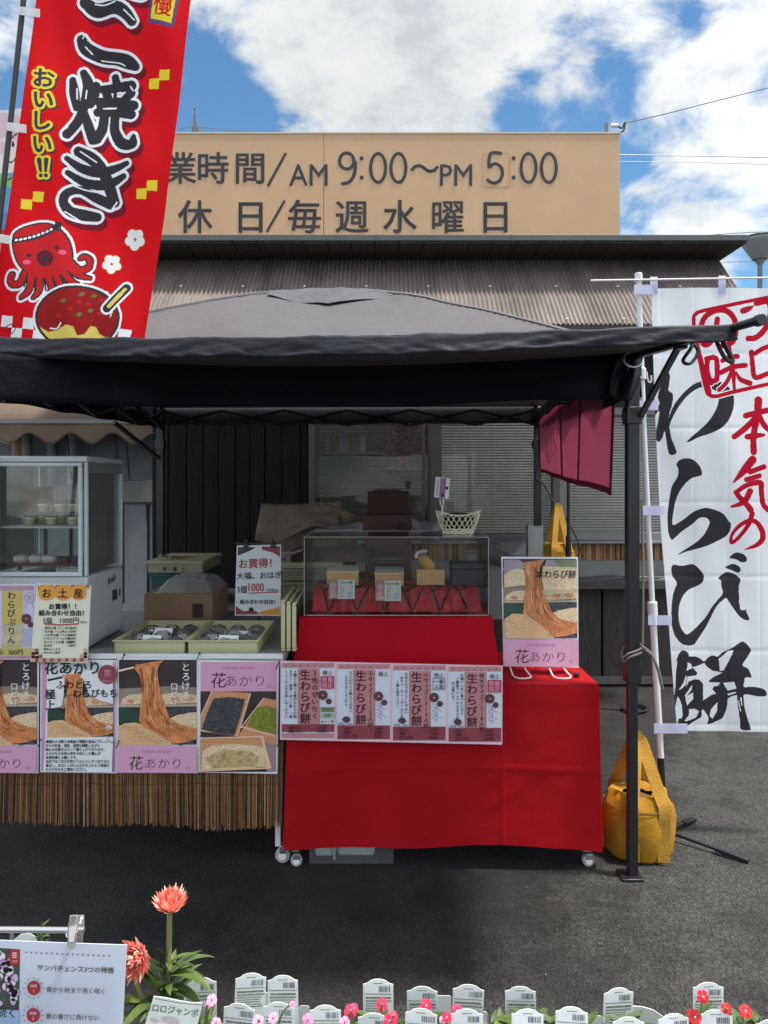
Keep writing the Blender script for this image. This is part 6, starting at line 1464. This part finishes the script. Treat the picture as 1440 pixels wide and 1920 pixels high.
# big open cardboard heap
KR = mat('kraft_paper', (.19, .15, .115, 1), .8, var=.25, vscale=4, bump=.3, bscale=10)
o = thing('open_carton', 'large open kraft carton with crumpled flaps heaped before the shop window', 'box', (-.5, 5.05, .879))
a, b_ = W(520, 1045, 4.95), W(668, 958, 4.95)
MB().box(a.x, b_.x, 4.95, 5.22, .879, 1.38).build('body', KR, o, bevel=.004)
def flap(u, v):
    x = W(482, 0, 4.9).x + (W(640, 0, 4.9).x - W(482, 0, 4.9).x) * u
    zt = W(0, 944 + 4 * math.sin(u * 3) - 6 * u, 4.9).z; zb_ = W(0, 1012 - 22 * u + 10 * math.sin(u * 7), 4.85).z
    return Vector((x + .05 * (1 - v) * (1 - u) * .6, 4.90 - .10 * v + .03 * noise.noise(Vector((u * 4, v * 4, 8))), zb_ + (zt - zb_) * (1 - v)))
MB().grid(flap, 30, 16).build('flap', KR, o, angle=180, solid=.004)
MB().grid(lambda u, v: W(600 + 66 * u, 940 + 24 * u + 62 * v, 4.86 + .02 * math.sin(u * 5 + v * 3)), 12, 8).build('flap', KR, o, solid=.004)
MB().bar(W(650, 940, 4.84), W(676, 957, 4.84), .03, .006).build('flap_edge', BRN2, o)
REDB = mat('maroon_carton', (.085, .035, .032, 1), .7, var=.25, vscale=4)
o, a, b_ = carton(684, 772, 966, 1140, 4.60, .34, REDB, 'tall maroon carton behind the acrylic case', .8785, tape=False)
MB().bar(W(728, 966, 4.93), W(728, 921, 4.95), (W(769, 0, 4.9).x - W(691, 0, 4.9).x), .006, up=(0, 1, 0)).build('raised_flap', mat('carton_flap', (.060, .030, .024, 1), .8), o)
MB().box(W(744, 0, 4.6).x, W(760, 0, 4.6).x, 4.597, 4.599, W(0, 994, 4.6).z, W(0, 979, 4.6).z).build('print_mark', mat('carton_print', (.045, .025, .022, 1), .8), o)
BAGW = mat('white_film', (.27, .26, .275, 1), .35, var=.15, vscale=9, transl=.3)
def crumple(px0, py0, px1, py1, D, lab, m, seed, name='plastic_bag'):
    def fn(u, v):
        x = px0 + (px1 - px0) * u; y = py0 + (py1 - py0) * v; k_ = math.sin(math.pi * u) * math.sin(math.pi * v)
        n_ = noise.noise(Vector((u * 4 + seed, v * 4, 1))); p_ = W(x + 5 * n_, y + 6 * noise.noise(Vector((u * 3, v * 3 + seed, 4))) - 5 * math.sin(u * 3 + seed), D)
        return p_ + Vector((0, -.07 * k_ + .02 * n_, 0))
    tag(MB().grid(fn, 18, 14).build(name, m, angle=28, solid=.002), lab, 'bag')
crumple(772, 972, 826, 1012, 4.4, 'crumpled white plastic bag beside the maroon carton', BAGW, 3)
crumple(905, 1012, 990, 1062, 4.0, 'pale plastic bag lying behind the acrylic case beside the clear holder', BAGW, 8)
crumple(590, 985, 680, 1004, 4.1, 'clear film scraps lying behind the acrylic case', BAGW, 5)
a, b_ = W(912, 1110, 4.02), W(988, 1040, 4.02)
o = thing('grey_carton', 'pale grey carton behind the acrylic case carrying a plastic bag', 'box', ((a.x + b_.x) / 2, 4.15, .88))
MB().box(a.x - .1, b_.x, 4.03, 4.3, .88, b_.z).build('body', mat('grey_board', (.30, .31, .31, 1), .6), o, bevel=.003)
MB().box(a.x - .12, b_.x + .02, 4.0, 4.33, 0.0, .878).build('stool', mat('stool_dark', (.05, .05, .05, 1), .7), o)
a = W(1003, 1062, 3.66)
o = thing('leaflet_holder', 'clear acrylic leaflet holder standing behind the easel poster', 'holder', (a.x, 3.68, .78))
hx0, hx1 = W(990, 0, 3.66).x, W(1017, 0, 3.66).x
MB().box(hx0, hx1, 3.64, 3.643, .78, W(0, 985, 3.66).z).box(hx0, hx1, 3.69, 3.693, .78, W(0, 990, 3.66).z).build('panel', CLEAR2, o); MB().box(hx0 - .004, hx0, 3.636, 3.70, .78, W(0, 985, 3.66).z).build('edge', EDGE, o)
MB().tube([W(989, 1046, 3.63), W(988, 990, 3.63)], .003, 6).tube([W(988, 992, 3.63), W(988, 984, 3.63)], .006, 8).build('rod', BLACK_METAL, o)
# under the tables
a, b_ = g2(579, 1626), g2(742, 1626); yb = 3.17
bx0, bx1 = W(580, 0, yb).x, W(738, 0, yb).x
o = thing('storage_bin', 'clear plastic bin of white packs under the red cloth', 'bin', ((bx0 + bx1) / 2, yb + .15, .002))
mb = MB()
for A in ((bx0, bx1, yb, yb + .003), (bx0, bx1, yb + .3, yb + .303), (bx0, bx0 + .003, yb + .003, yb + .3), (bx1 - .003, bx1, yb + .003, yb + .3)): mb.box(A[0], A[1], A[2], A[3], .004, .18)
mb.box(bx0, bx1, yb, yb + .303, .001, .004)
mb.build('body', glass('bin_plastic', (.93, .94, .94), .08, 1.45, .06), o)
MB().box(bx0 - .008, bx1 + .008, yb - .008, yb, .165, .18).box(bx0 + .10, bx0 + .112, yb - .006, yb - .0005, .02, .12).build('rim', CLEAR2, o, bevel=.002)
for i, (u, w_, h_, z_) in enumerate(((.05, .10, .05, .02), (.30, .16, .04, .05), (.45, .3, .045, .012), (.1, .2, .04, .085), (.62, .25, .05, .07), (.25, .2, .03, .012))):
    x_ = bx0 + .01 + u * (bx1 - bx0 - .12); MB().box(x_, x_ + w_ * .4 + .04, yb + .02 + .01 * i, yb + .16, z_, z_ + h_).build('pack', WHITE_PLASTIC, o, bevel=.014)
c = W(1185, 1328, 5.35); 
mb = MB()
for k in range(3): mb.tube([(c.x + (.075 + .01 * k) * math.cos(a_), 5.3 + (.075 + .008 * k) * math.sin(a_ + .2), .008 + .006 * k) for a_ in [2 * math.pi * i / 30 for i in range(31)]], .005, 5)
mb.tube(catmull([(c.x - .08, 5.3, .008), (c.x - .3, 5.35, .007), (c.x - .6, 5.32, .007)], 5), .005, 5)
tag(mb.build('cable_coil', BLACK_METAL), 'coiled black cable lying on the asphalt below the wooden boards', 'cable')
# ------------------------------------------------------------------ plant bench in front
BN = thing('plant_bench', 'grey slatted plant bench below the potted flowers', 'bench', (0, 1.1, 0))
mb = MB()
for i in range(6): mb.box(-1.0, 1.0, .88 + i * .072, .94 + i * .072, .58, .6)
mb.build('slats', mat('bench_grey', (.18, .18, .17, 1), .8, var=.3, vscale=6), BN, bevel=.003)
for x in (-.95, .95):
    for y in (.9, 1.28): MB().box(x - .02, x + .02, y - .02, y + .02, 0, .58).build('leg', GREY_METAL, BN)
ZB_ = .601
LEAF = [mat('leaf_%s' % n, c_, .45, var=.25, vscale=30, transl=.2) for n, c_ in (('mid', (.105, .16, .034, 1)), ('dark', (.058, .10, .027, 1)), ('light', (.17, .22, .045, 1)), ('grey', (.11, .15, .065, 1)))]
STEM = mat('stem_green', (.16, .20, .06, 1), .6)
POTM = mat('pot_plastic', (.05, .035, .03, 1), .6); SOIL = mat('soil', (.03, .02, .014, 1), .95, bump=.6, bscale=80)
def blade(mb, base, d, L_, w, droop, mi=0, n=9, fold=.25):
    d = Vector(d).normalized(); side = d.cross(Vector((0, 0, 1)))
    side = side.normalized() if side.length > .05 else Vector((1, 0, 0))
    vs = []; p = Vector(base); dd = d.copy()
    for i in range(n + 1):
        t_ = i / n; ww = w * (math.sin(math.pi * min(1, t_ * .93 + .07)) ** .8) * (1 - .25 * t_) if i < n else .0004
        up = side.cross(dd).normalized()
        vs += [p - side * ww + up * ww * fold, p, p + side * ww + up * ww * fold]
        dd = (dd + Vector((0, 0, -droop / n))).normalized(); p = p + dd * (L_ / n)
    fs = []
    for i in range(n): fs += [(3 * i, 3 * i + 1, 3 * i + 4, 3 * i + 3), (3 * i + 1, 3 * i + 2, 3 * i + 5, 3 * i + 4)]
    mb.add(vs, fs, mi)
# plant labels
INKG = mat('label_ink', S(74, 84, 84), .6); SHADE_L = mat('label_tint', S(206, 214, 210), .5); LBL = mat('label_plastic', S(236, 241, 237), .45, transl=.06)
def label(x0, x1, top, D, lab):
    w = x1 - x0; cx = (x0 + x1) / 2; sh = top + w * .17; bot = 905 + (HC - .603) * F / D
    arc = [(x0, sh), (x0 + w * .13, sh - w * .035), (x0 + w * .24, top + w * .055), (x0 + w * .36, top + w * .012), (cx, top), (x1 - w * .36, top + w * .012), (x1 - w * .24, top + w * .055), (x1 - w * .13, sh - w * .035), (x1, sh)]
    s = Sheet(D, arc + [(x1, bot - w * 2.2), (cx + w * .16, bot - w * 1.1), (cx + w * .12, bot), (cx - w * .12, bot), (cx - w * .16, bot - w * 1.1), (x0, bot - w * 2.2)], LBL, .001); s.dz = .0003
    s.ink(WHITE_PAPER, rect(x0 + w * .04, sh + w * .02, x1 - w * .04, sh + w * .30))
    bars = []; rr = random.Random(int(x0)); b_ = x0 + w * .52
    while b_ < x1 - w * .10:
        ww = rr.choice((.008, .012, .02, .028)) * w; bars.append(rect(b_, sh + w * .05, b_ + ww, sh + w * .235)); b_ += ww + rr.choice((.012, .018, .026)) * w
    bars.append(line(x0 + w * .34, top + w * .14, x0 + w * .66, top + w * .135, w * .02)); 
    bars.append(line(x0 + w * .04, sh + w * .31, x1 - w * .04, sh + w * .31, w * .014))
    y = sh + w * .40
    for q in range(9):
        xx = x0 + w * .08; h_ = w * (.062 if q == 0 else .030)
        end = x1 - w * (.08 if q < 2 else rr.uniform(.1, .45))
        while xx < end:
            ww = w * rr.uniform(.02, .06); bars.append(rect(xx, y, xx + ww, y + h_)); xx += ww + w * .014
        y += w * (.13 if q == 0 else .075)
        if q == 0: bars.append(line(x0 + w * .04, y - w * .02, x1 - w * .04, y - w * .02, w * .010))
    s.ink(INKG, bars)
    o = s.build('plant_label', lab, 'label', 'white barcode plant labels')
    o.rotation_euler = (R(rr.uniform(-3, 3)), R(rr.uniform(-2.2, 2.2)), R(rr.uniform(-8, 8)))
ordn = ('first', 'second', 'third', 'fourth', 'fifth', 'sixth', 'seventh', 'eighth', 'ninth', 'tenth', 'eleventh', 'twelfth')
back = ((348, 408, 1825), (433, 490, 1825), (506, 563, 1834), (682, 739, 1840), (764, 821, 1842), (842, 900, 1841), (952, 1009, 1847), (1123, 1181, 1852), (1299, 1357, 1845))
for i, (a, b_, t_) in enumerate(back): label(a, b_, t_, 1.215, '%s white label from the strawflower in the back row of pots' % ordn[i])
front = ((410, 470, 1878), (497, 556, 1878), (589, 648, 1890), (671, 732, 1892), (758, 818, 1897), (852, 912, 1894), (955, 1015, 1901), (1044, 1104, 1897), (1147, 1206, 1910), (1236, 1296, 1907), (1323, 1384, 1900), (1413, 1473, 1905))
for i, (a, b_, t_) in enumerate(front): label(a, b_, t_, 1.125, '%s white label from the strawflower in the front row of pots' % ordn[i])
for i, (a, b_, t_) in enumerate(((488, 512, 1861), (560, 580, 1886), (818, 846, 1867), (896, 914, 1897), (1110, 1130, 1905))):
    z = W(0, t_, 1.235).z; s = Sheet(1.24 + .002 * i, [(a, t_ + 3), (a + 3, t_), (b_ - 3, t_), (b_, t_ + 3), (b_, 2050), (a, 2050)], SHADE_L, .001)
    s.build('plant_label', ('blank pale label between the second and third back labels', 'blank pale label just past the third back label', 'blank pale label between the fifth and sixth back labels', 'blank pale label edge just past the sixth back label', 'blank pale label edge just before the eighth back label')[i], 'label', 'blank backs of plant labels')
s = Sheet(1.25, [(1166, 2042), (1168, 1893), (1185, 1887), (1205, 1888), (1225, 1894), (1243, 1906), (1262, 1925), (1270, 2042)], SHADE_L, .002); s.build('round_label', 'large round pale label behind the eighth back label', 'label')
s = Sheet(1.25, [(22, 1790), (26, 1762), (38, 1752), (55, 1750), (68, 1757), (75, 1770), (75, 1800), (56, 1830), (54, 2042), (44, 2042), (42, 1830)], SHADE_L, .001); s.build('round_label', 'round pale label peeping above the printed flower sign', 'label')
# vinca plants
FPET = {'red': mat('petal_red', S(226, 44, 92, 1.1), .55, var=.12, vscale=40, transl=.2), 'pink': mat('petal_pink', S(232, 168, 204, 1.1), .55, var=.12, vscale=40, transl=.2), 'crimson': mat('petal_crimson', S(206, 24, 44, 1.1), .55, var=.15, vscale=40, transl=.2)}
EYE = mat('petal_eye', S(150, 16, 60), .6); EYEW = mat('petal_eye_pale', S(246, 220, 200), .6)
def flower(c, r, kind, face, par):
    mb = MB(); f_ = Vector(face).normalized(); u = f_.orthogonal().normalized(); v = f_.cross(u)
    ph = random.uniform(0, 1.2)
    for k in range(5):
        a = ph + k * 1.2566; ctr = c; ring = []
        d1 = u * math.cos(a) + v * math.sin(a); t1 = -u * math.sin(a) + v * math.cos(a)
        for (rr, tt) in ((.08, 0), (.40, -.26), (.72, -.50), (.95, -.42), (1.04, -.12), (1.03, .18), (.90, .50), (.42, .30)):
            ring.append(ctr + d1 * r * rr + t1 * r * tt + f_ * (r * (.18 * rr - .25 * rr * rr + .06 * tt + random.uniform(-.03, .03))))
        mb.add(ring, [list(range(8))])
    o = mb.build('flower', FPET[kind], par, smooth=False, solid=.0004)
    MB().lathe((0, 0, 0), [(r * .15, 0), (r * .1, r * .03)], 8).build('eye', EYE if kind == 'pink' else EYEW, o, local=True)
    e = o.children[0]; e.data.transform(f_.to_track_quat('Z', 'Y').to_matrix().to_4x4()); e.data.transform(Matrix.Translation(c + f_ * .0015 - ORG[par.name]))
    return o
def vinca(px, py, D, flowers, lab, leaves=26, tone=(0, 1, 1), spread=.05, grp='potted bedding flowers'):
    top = W(px, py, D); bx, by = top.x, D
    o = thing('vinca_plant', lab, 'plant', (bx, by, ZB_), grp)
    MB().lathe((bx, by, ZB_), [(.030, 0), (.040, .068), (.043, .070), (.043, .078), (.038, .078)], 20).build('pot', POTM, o)
    MB().lathe((bx, by, ZB_ + .07), [(.038, 0), (.001, .004)], 16, cap=False).build('soil', SOIL, o)
    mb = MB(); rn_ = random.Random(int(px))
    hmax = top.z - ZB_ - .07
    for i in range(int(leaves * 1.8)):
        a = rn_.uniform(0, 2 * math.pi); hh = rn_.uniform(.2, 1.0) ** .6 * hmax
        base = Vector((bx + rn_.uniform(-.012, .012), by + rn_.uniform(-.012, .012), ZB_ + .07 + hh * .82))
        blade(mb, base, (math.cos(a), math.sin(a), rn_.uniform(.1, .8)), rn_.uniform(.022, .042), rn_.uniform(.005, .0085), rn_.uniform(.3, 1.0), rn_.choice(tone), 6)
    mb.build('leaves', LEAF, o, angle=180)
    sb = MB(); sb.tube([(bx, by, ZB_ + .07), (bx + .004, by, ZB_ + .07 + hmax * .8)], .0025, 6)
    for (fx, fy, kind, r) in flowers:
        c = W(fx, fy, D - rn_.uniform(.012, .03)); sb.tube(catmull([(bx, by, ZB_ + .07 + hmax * .4), (bx * .5 + c.x * .5, by * .5 + c.y * .5, c.z - .03), c + Vector((0, .004, -.001))], 4), .0016, 5)
    sb.build('stem', STEM, o)
    for (fx, fy, kind, r) in flowers:
        c = W(fx, fy, D - .03); c.y = D - rn_.uniform(.014, .032); c = W(fx, fy, c.y)
        flower(c, r * .68, kind, (rn_.uniform(-.4, .4), -1, rn_.uniform(.25, .9)), o)
vinca(382, 1880, 1.16, ((362, 1872, 'pink', .010), (397, 1875, 'pink', .011), (388, 1886, 'pink', .008)), 'pink flowering plant leaning out beside the paper price flag', 30)
vinca(500, 1912, 1.08, ((484, 1914, 'pink', .011), (512, 1909, 'pink', .010), (405, 1918, 'pink', .010), (548, 1883, 'pink', .006)), 'pale pink flowering plant between the first two front labels', 16)
vinca(580, 1915, 1.08, ((577, 1913, 'pink', .012), (646, 1917, 'pink', .011)), 'pink flowering plant between the second and third front labels', 16)
vinca(660, 1900, 1.10, ((657, 1896, 'red', .013), (664, 1890, 'red', .009)), 'rose red flowering plant between the third and fourth front labels', 20)
vinca(716, 1886, 1.17, ((716, 1884, 'red', .013),), 'rose red flower rising in front of the fourth back label', 16)
vinca(736, 1912, 1.08, ((731, 1914, 'red', .014), (738, 1905, 'red', .009)), 'rose red flower beside the fourth front label', 22)
vinca(800, 1888, 1.17, ((799, 1885, 'red', .013),), 'rose red flower rising in front of the fifth back label', 20)
vinca(838, 1908, 1.12, ((838, 1907, 'red', .010), (830, 1912, 'pink', .007)), 'small red and pink flowers before the sixth front label', 16)
vinca(857, 1897, 1.17, ((857, 1895, 'red', .012),), 'rose red flower rising in front of the sixth back label', 12)
vinca(935, 1884, 1.17, (), 'leafy green plant without flowers left of the seventh back label', 30, (0, 2, 3), .06)
vinca(984, 1880, 1.17, (), 'leafy plant with pointed shoots in front of the seventh back label', 26, (0, 3, 3))
vinca(1032, 1882, 1.17, (), 'leafy green plant without flowers right of the seventh back label', 30, (0, 1, 3))
vinca(1168, 1884, 1.17, (), 'leafy grey-green shoot in front of the eighth back label', 18, (3, 3, 1))
vinca(1312, 1880, 1.15, ((1318, 1869, 'crimson', .013), (1303, 1907, 'crimson', .014), (1295, 1900, 'crimson', .008)), 'crimson flowers growing before the ninth back label', 34, (1, 1, 0))
vinca(1385, 1890, 1.15, ((1362, 1891, 'crimson', .011), (1398, 1896, 'crimson', .013)), 'crimson flowers at the end past the ninth back label', 26, (1, 0, 3))

for i, (x_, y_, lab) in enumerate(((440, 1916, 'low leafy clump between the first front label and the paper flag'), (620, 1908, 'low leafy clump behind the third front label'), (708, 1912, 'low leafy clump beside the fourth front label'), (770, 1906, 'low leafy clump behind the fifth front label'), (890, 1908, 'low leafy clump behind the sixth front label'),
                                (1090, 1908, 'low leafy clump behind the eighth front label'), (1240, 1914, 'low leafy clump behind the tenth front label'), (1350, 1905, 'low leafy clump behind the eleventh front label'), (1425, 1904, 'low leafy clump by the twelfth front label'))):
    vinca(x_, y_, 1.165, (), lab, 24, ((0, 1, 1), (0, 1, 2))[i % 2])
# strawflower
D = 1.13
b0 = W(318, 1960, D)
SF = thing('strawflower', 'tall strawflower with salmon blooms and long green leaves beside the printed sign', 'plant', (b0.x, D, ZB_))
MB().lathe((b0.x, D, ZB_), [(.035, 0), (.048, .085), (.052, .088), (.052, .098), (.046, .098)], 22).build('pot', POTM, SF)
ST2 = mat('stem_olive', (.20, .21, .075, 1), .55, var=.15, vscale=20)
sp = catmull([W(305, 1985, D), W(308, 1905, D), (W(314, 1840, D)), W(317, 1770, D), W(318, 1712, D)], 8)
MB().tube(sp, [.0062 - .0000 * i if i < 14 else .0042 for i in range(len(sp))], 8).build('stem', ST2, SF)
def bloom(c, r, face, name_lab=None, half=1.25, cone=True):
    f_ = Vector(face).normalized(); u = f_.orthogonal().normalized(); v = f_.cross(u); mb = MB(); rb = random.Random(3)
    for ring in range(6):
        n_ = 32 - ring * 2; el = half - ring * .23
        for k in range(n_):
            a = 2 * math.pi * (k + .5 * (ring % 2)) / n_ + rb.uniform(-.08, .08)
            d_ = u * math.cos(a) + v * math.sin(a); e_ = el + rb.uniform(-.12, .12)
            base = c + d_ * r * (.26 if ring < 4 else .16) + f_ * r * .04 * ring
            dirv = (d_ * math.sin(e_) + f_ * math.cos(e_)).normalized(); L_ = r * (.74 - .05 * ring) * rb.uniform(.85, 1.1); w_ = r * .088
            t1 = (-u * math.sin(a) + v * math.cos(a)); nn = t1.cross(dirv).normalized()
            vs = []
            for i in range(6):
                t_ = i / 5; ww = w_ * (math.sin(math.pi * (.12 + .80 * t_)) ** .7) if i < 5 else .0002
                p_ = base + dirv * L_ * t_ + f_ * (L_ * .50 * t_ * t_) - d_ * (L_ * .30 * t_ * t_ if ring > 0 else .02 * L_ * t_)
                vs += [p_ - t1 * ww, p_ + t1 * ww]
            mb.add(vs, [(2 * i, 2 * i + 1, 2 * i + 3, 2 * i + 2) for i in range(5)], rb.choice((0, 0, 1, 2, 2)))
    o = mb.build('bloom', [mat('petal_salmon', S(244, 134, 118, 1.2), .5, transl=.2), mat('petal_coral', S(236, 104, 96, 1.2), .5, transl=.2), mat('petal_peach', S(250, 184, 164, 1.2), .5, transl=.2)], SF, angle=180)
    MB().lathe((0, 0, 0), [(r * .30, 0), (r * .33, r * .1), (r * .22, r * .2), (.0005, r * .24)], 18).build('disc', mat('disc_orange', S(176, 74, 30), .8, var=.4, vscale=120, bump=.6, bscale=300), o, local=True)
    e = o.children[0]; e.data.transform(f_.to_track_quat('Z', 'Y').to_matrix().to_4x4()); e.data.transform(Matrix.Translation(c - ORG[SF.name]))
    cb_ = MB().lathe((0, 0, 0), [(.001, -r * .28), (r * .2, -r * .22), (r * .40, -r * .04), (r * .44, r * .14)], 16, cap=False); k_ = cb_.build('calyx', mat('calyx_rust', S(170, 84, 60), .7, var=.3, vscale=80), o, local=True)
    k_.data.transform(f_.to_track_quat('Z', 'Y').to_matrix().to_4x4()); k_.data.transform(Matrix.Translation(c - ORG[SF.name]))
bloom(W(320, 1702, D), .0285, (.05, -.22, 1), half=1.20)
bloom(W(256, 1796, D - .02), .031, (-.30, -.92, .22), half=1.55)
MB().tube(catmull([W(300, 1960, D), W(268, 1880, D - .005), W(248, 1815, D - .008), W(247, 1800, D - .01)], 6), .0042, 8).build('stem', ST2, SF)
lv = ((305, 1890, -.9, .2, .9, .085, .014, .9, 2), (305, 1910, -1, -.3, .55, .095, .013, .7, 2), (308, 1860, .9, -.3, .7, .095, .013, 1.4, 0), (310, 1880, 1, -.4, .5, .075, .015, 1.2, 1), (312, 1830, .9, .3, .5, .07, .009, 1.6, 1), (312, 1828, -.35, -.2, 1, .055, .009, .2, 1), (315, 1812, .5, -.2, .9, .04, .007, .7, 3), (315, 1800, .65, .2, .35, .045, .006, .8, 0),
      (316, 1790, -.5, -.4, .9, .035, .007, .5, 1), (316, 1800, .3, -.7, .6, .035, .007, .9, 0), (304, 1900, -.6, -.8, .5, .085, .012, 1.0, 0), (306, 1900, .3, -1, .7, .080, .013, .9, 0), (310, 1870, -.7, .1, .35, .070, .010, 1.0, 1), (303, 1920, -1, .1, .4, .09, .012, .6, 2), (303, 1930, -.8, -.5, .6, .10, .013, .8, 0), (306, 1905, 1, .1, .6, .06, .014, 1.0, 0), (310, 1850, -1, .2, .25, .055, .008, .9, 0), (300, 1925, .8, -.6, .5, .075, .013, 1.1, 1), (308, 1895, .1, -.6, 1, .075, .012, .5, 0), (307, 1900, -.25, -.4, 1, .08, .012, .4, 0), (309, 1875, .55, .5, .8, .075, .011, 1.1, 1))
rl = random.Random(21)
for i in range(17):
    a = rl.uniform(0, 2 * math.pi); yy_ = rl.uniform(1840, 1935)
    lv += ((rl.gauss(309, 5), yy_, math.cos(a), math.sin(a) * .7 - .15, rl.uniform(.5, 1.3), rl.uniform(.05, .085), rl.uniform(.006, .011), rl.uniform(.5, 1.4), rl.choice((0, 0, 1, 2, 3))),)
mb = MB()
for (x, y, dx, dy, dz, L_, w_, dr_, mi) in lv: blade(mb, W(x, y - (26 if y > 1845 else -6), D), (dx * .85, dy, dz), L_ * .98, w_ * .80, dr_, mi, 10, .3)
mb.build('leaves', LEAF, SF, angle=180)
# paper flag in the pot
Pf = [(290, 1868), (382, 1880), (352, 2010), (255, 1990)]
s = Sheet(1.056, [(288, 1868), (312, 1871), (335, 1876), (358, 1880), (380, 1880), (352, 2000), (252, 1985)], mat('paper_greenish', S(214, 222, 214), .55), .001)
s.ink(INKG, [line(291, 1872, 335, 1880, 1.2), line(335, 1880, 378, 1884, 1.2)]); s.ink(mat('leaf_ink', S(104, 128, 122), .6), txt('コロロジャンボ', 272, 1886, 16.5, .02, 'l', rot=.13, sx=.9)); s.ink(mat('faint_ink', S(190, 178, 186), .6), [ell(320, 1912, 18, 7, 16, .2), ell(290, 1912, 9, 4, 12, .3)])
s.mb.tube([W(318, 1900, 1.059), W(310, 1995, 1.062), Vector((W(310, 0, 1.1).x, 1.095, .69))], .0018, 6, s.mi(STEM))
s.build('paper_flag', 'pale paper tag with green katakana stuck in the strawflower pot', 'tag')
# A4 sign on a rail with a clip
D = 1.04
PS = thing('flower_sign', 'printed white sheet about long-blooming garden flowers clipped to a steel rail', 'sign', (W(90, 0, D).x, D, W(0, 2010, D).z))
s = Sheet(D, [(-70, 1756), (0, 1763), (120, 1768), (238, 1772), (233, 1860), (226, 2010), (-80, 2010)], mat('blue_white_paper', S(212, 220, 236), .4), .0012); s.dz = .0003
VIN = mat('photo_leafy', S(66, 78, 74), .5, var=.6, vscale=60)
s.ink(VIN, [(-66, 1772), (38, 1780), (36, 1895), (-70, 1890)])
rf_ = random.Random(8)
for i in range(60):
    x_, y_ = rf_.uniform(-62, 34), rf_.uniform(1784, 1885); s.ink(mat('photo_petal_%d' % (i % 3), (S(214, 186, 222), S(196, 160, 206), S(232, 222, 236))[i % 3], .5), ell(x_, y_, rf_.uniform(5, 9), rf_.uniform(5, 8), 9), i > 0)
s.ink(INK_RED, rect(19, 1780, 37, 1808)); s.ink(WHITE_PAPER, [rect(24, 1785, 32, 1787), rect(24, 1789, 32, 1791), rect(24, 1793, 32, 1795)] + txt('2024', 28, 1801, 5, .01, 'c'))
s.ink(mat('sky_print', S(160, 190, 226), .5), [(-72, 1888), (37, 1893), (36, 2008), (-76, 2008)]); s.ink(INK, txt('続く', -4, 1896, 19, .006, 'l', rot=.05))
s.ink(INK_GREY, [ell(50 + i * 9.7, 1784 + i * .42, 1.8, 1.8, 8) for i in range(17)])
s.ink(INK, txt('サンバチェンス3つの特徴', 71, 1812, 12.6, .012, 'l', rot=.04)); s.ink(INK_RED, [ell(65, 1850, 12.5, 13.5, 24), ell(64, 1901, 12.5, 13.5, 24)])
s.ink(WHITE_PAPER, txt('特徴', 65, 1846, 6.5, .01, 'c') + txt('1', 65, 1855, 8, .01, 'c') + txt('特徴', 64, 1897, 6.5, .01, 'c') + txt('2', 64, 1906, 8, .01, 'c'))
s.ink(INK, [line(cx_ + 16 * math.cos(a), cy_ + 17 * math.sin(a), cx_ + 20.5 * math.cos(a), cy_ + 21.5 * math.sin(a), 1) for cx_, cy_ in ((65, 1850), (64, 1901)) for a in [k * math.pi / 6 for k in range(12)]])
s.ink(INK_BROWN, txt('春から秋まで長く咲く', 89, 1852, 11.2, .008, 'l', rot=.035) + txt('夏の暑さに負けない', 88, 1902, 11.2, .008, 'l', rot=.035))
s.build('sheet', parent=PS)
MB().grid(lambda u, v: W(-74 + 316 * u, 1752 + 12 * u + 250 * v, D - .006), 2, 2).build('sleeve', glass('sleeve_film', (.97, .97, .98), .03, 1.45), PS)
RL = thing('steel_rail', 'thin steel rail holding up the printed flower sign', 'rail', (W(0, 0, D).x, D, ZB_))
MB().tube([W(-220, 1741, D + .006), W(158, 1744, D + .006)], .0042, 10).build('bar', STEEL, RL)
MB().tube([W(-120, 1742, D + .006), Vector((W(-120, 0, D).x, D + .006, ZB_))], .004, 8).tube([W(22, 1742, D + .012), Vector((W(22, 0, D).x, D + .012, ZB_))], .003, 8).build('upright', STEEL, RL)
CP = thing('clothes_peg', 'yellowed clear plastic peg gripping the printed sign on the rail', 'clip', W(141, 1790, D))
PEG = glass('peg_plastic', (.86, .84, .70), .12, 1.49, .22)
def peg(off, dx):
    T2 = lambda x, y, z: W(x + dx, z, D + off + y)
    return [(x, z) for x, z in ((131, 1716), (146, 1715), (146, 1740), (141, 1776), (134, 1781), (126, 1776), (126, 1748))], T2
for off, dx in ((-.016, 0), (.010, 12)):
    pl_, T2 = peg(off, dx); MB().prism(pl_, 0, .005, 0, T2).build('jaw', PEG, CP, bevel=.0015)
MB().prism([(130, 1738), (143, 1736), (138, 1766), (129, 1766)], -.0015, 0, 0, lambda x, y, z: W(x, z, D - .0165 + y)).build('sticker', WHITE_PLASTIC, CP)
MB().tube([W(128, 1752, D - .014), W(150, 1752, D + .016)], .004, 8).build('spring', STEEL, CP)
mb = MB()
o = thing('vinca_plant', 'feathery green sprig rising behind the steel rail and sign', 'plant', (W(78, 0, 1.2).x, 1.2, ZB_), 'potted bedding flowers')
MB().lathe((W(78, 0, 1.2).x, 1.2, ZB_), [(.030, 0), (.040, .068), (.043, .078), (.038, .078)], 20).build('pot', POTM, o)
for i in range(46):
    b_ = W(random.gauss(78, 4), random.uniform(1735, 1790), 1.2); blade(mb, b_, (random.uniform(-1, 1), random.uniform(-1, 1), random.uniform(.2, 1)), .013, .0016, .5, random.choice((0, 1)), 4)
mb.tube([(W(78, 0, 1.2).x, 1.2, ZB_ + .07), W(78, 1738, 1.2)], .0015, 5); mb.build('leaves', LEAF, o, angle=180)
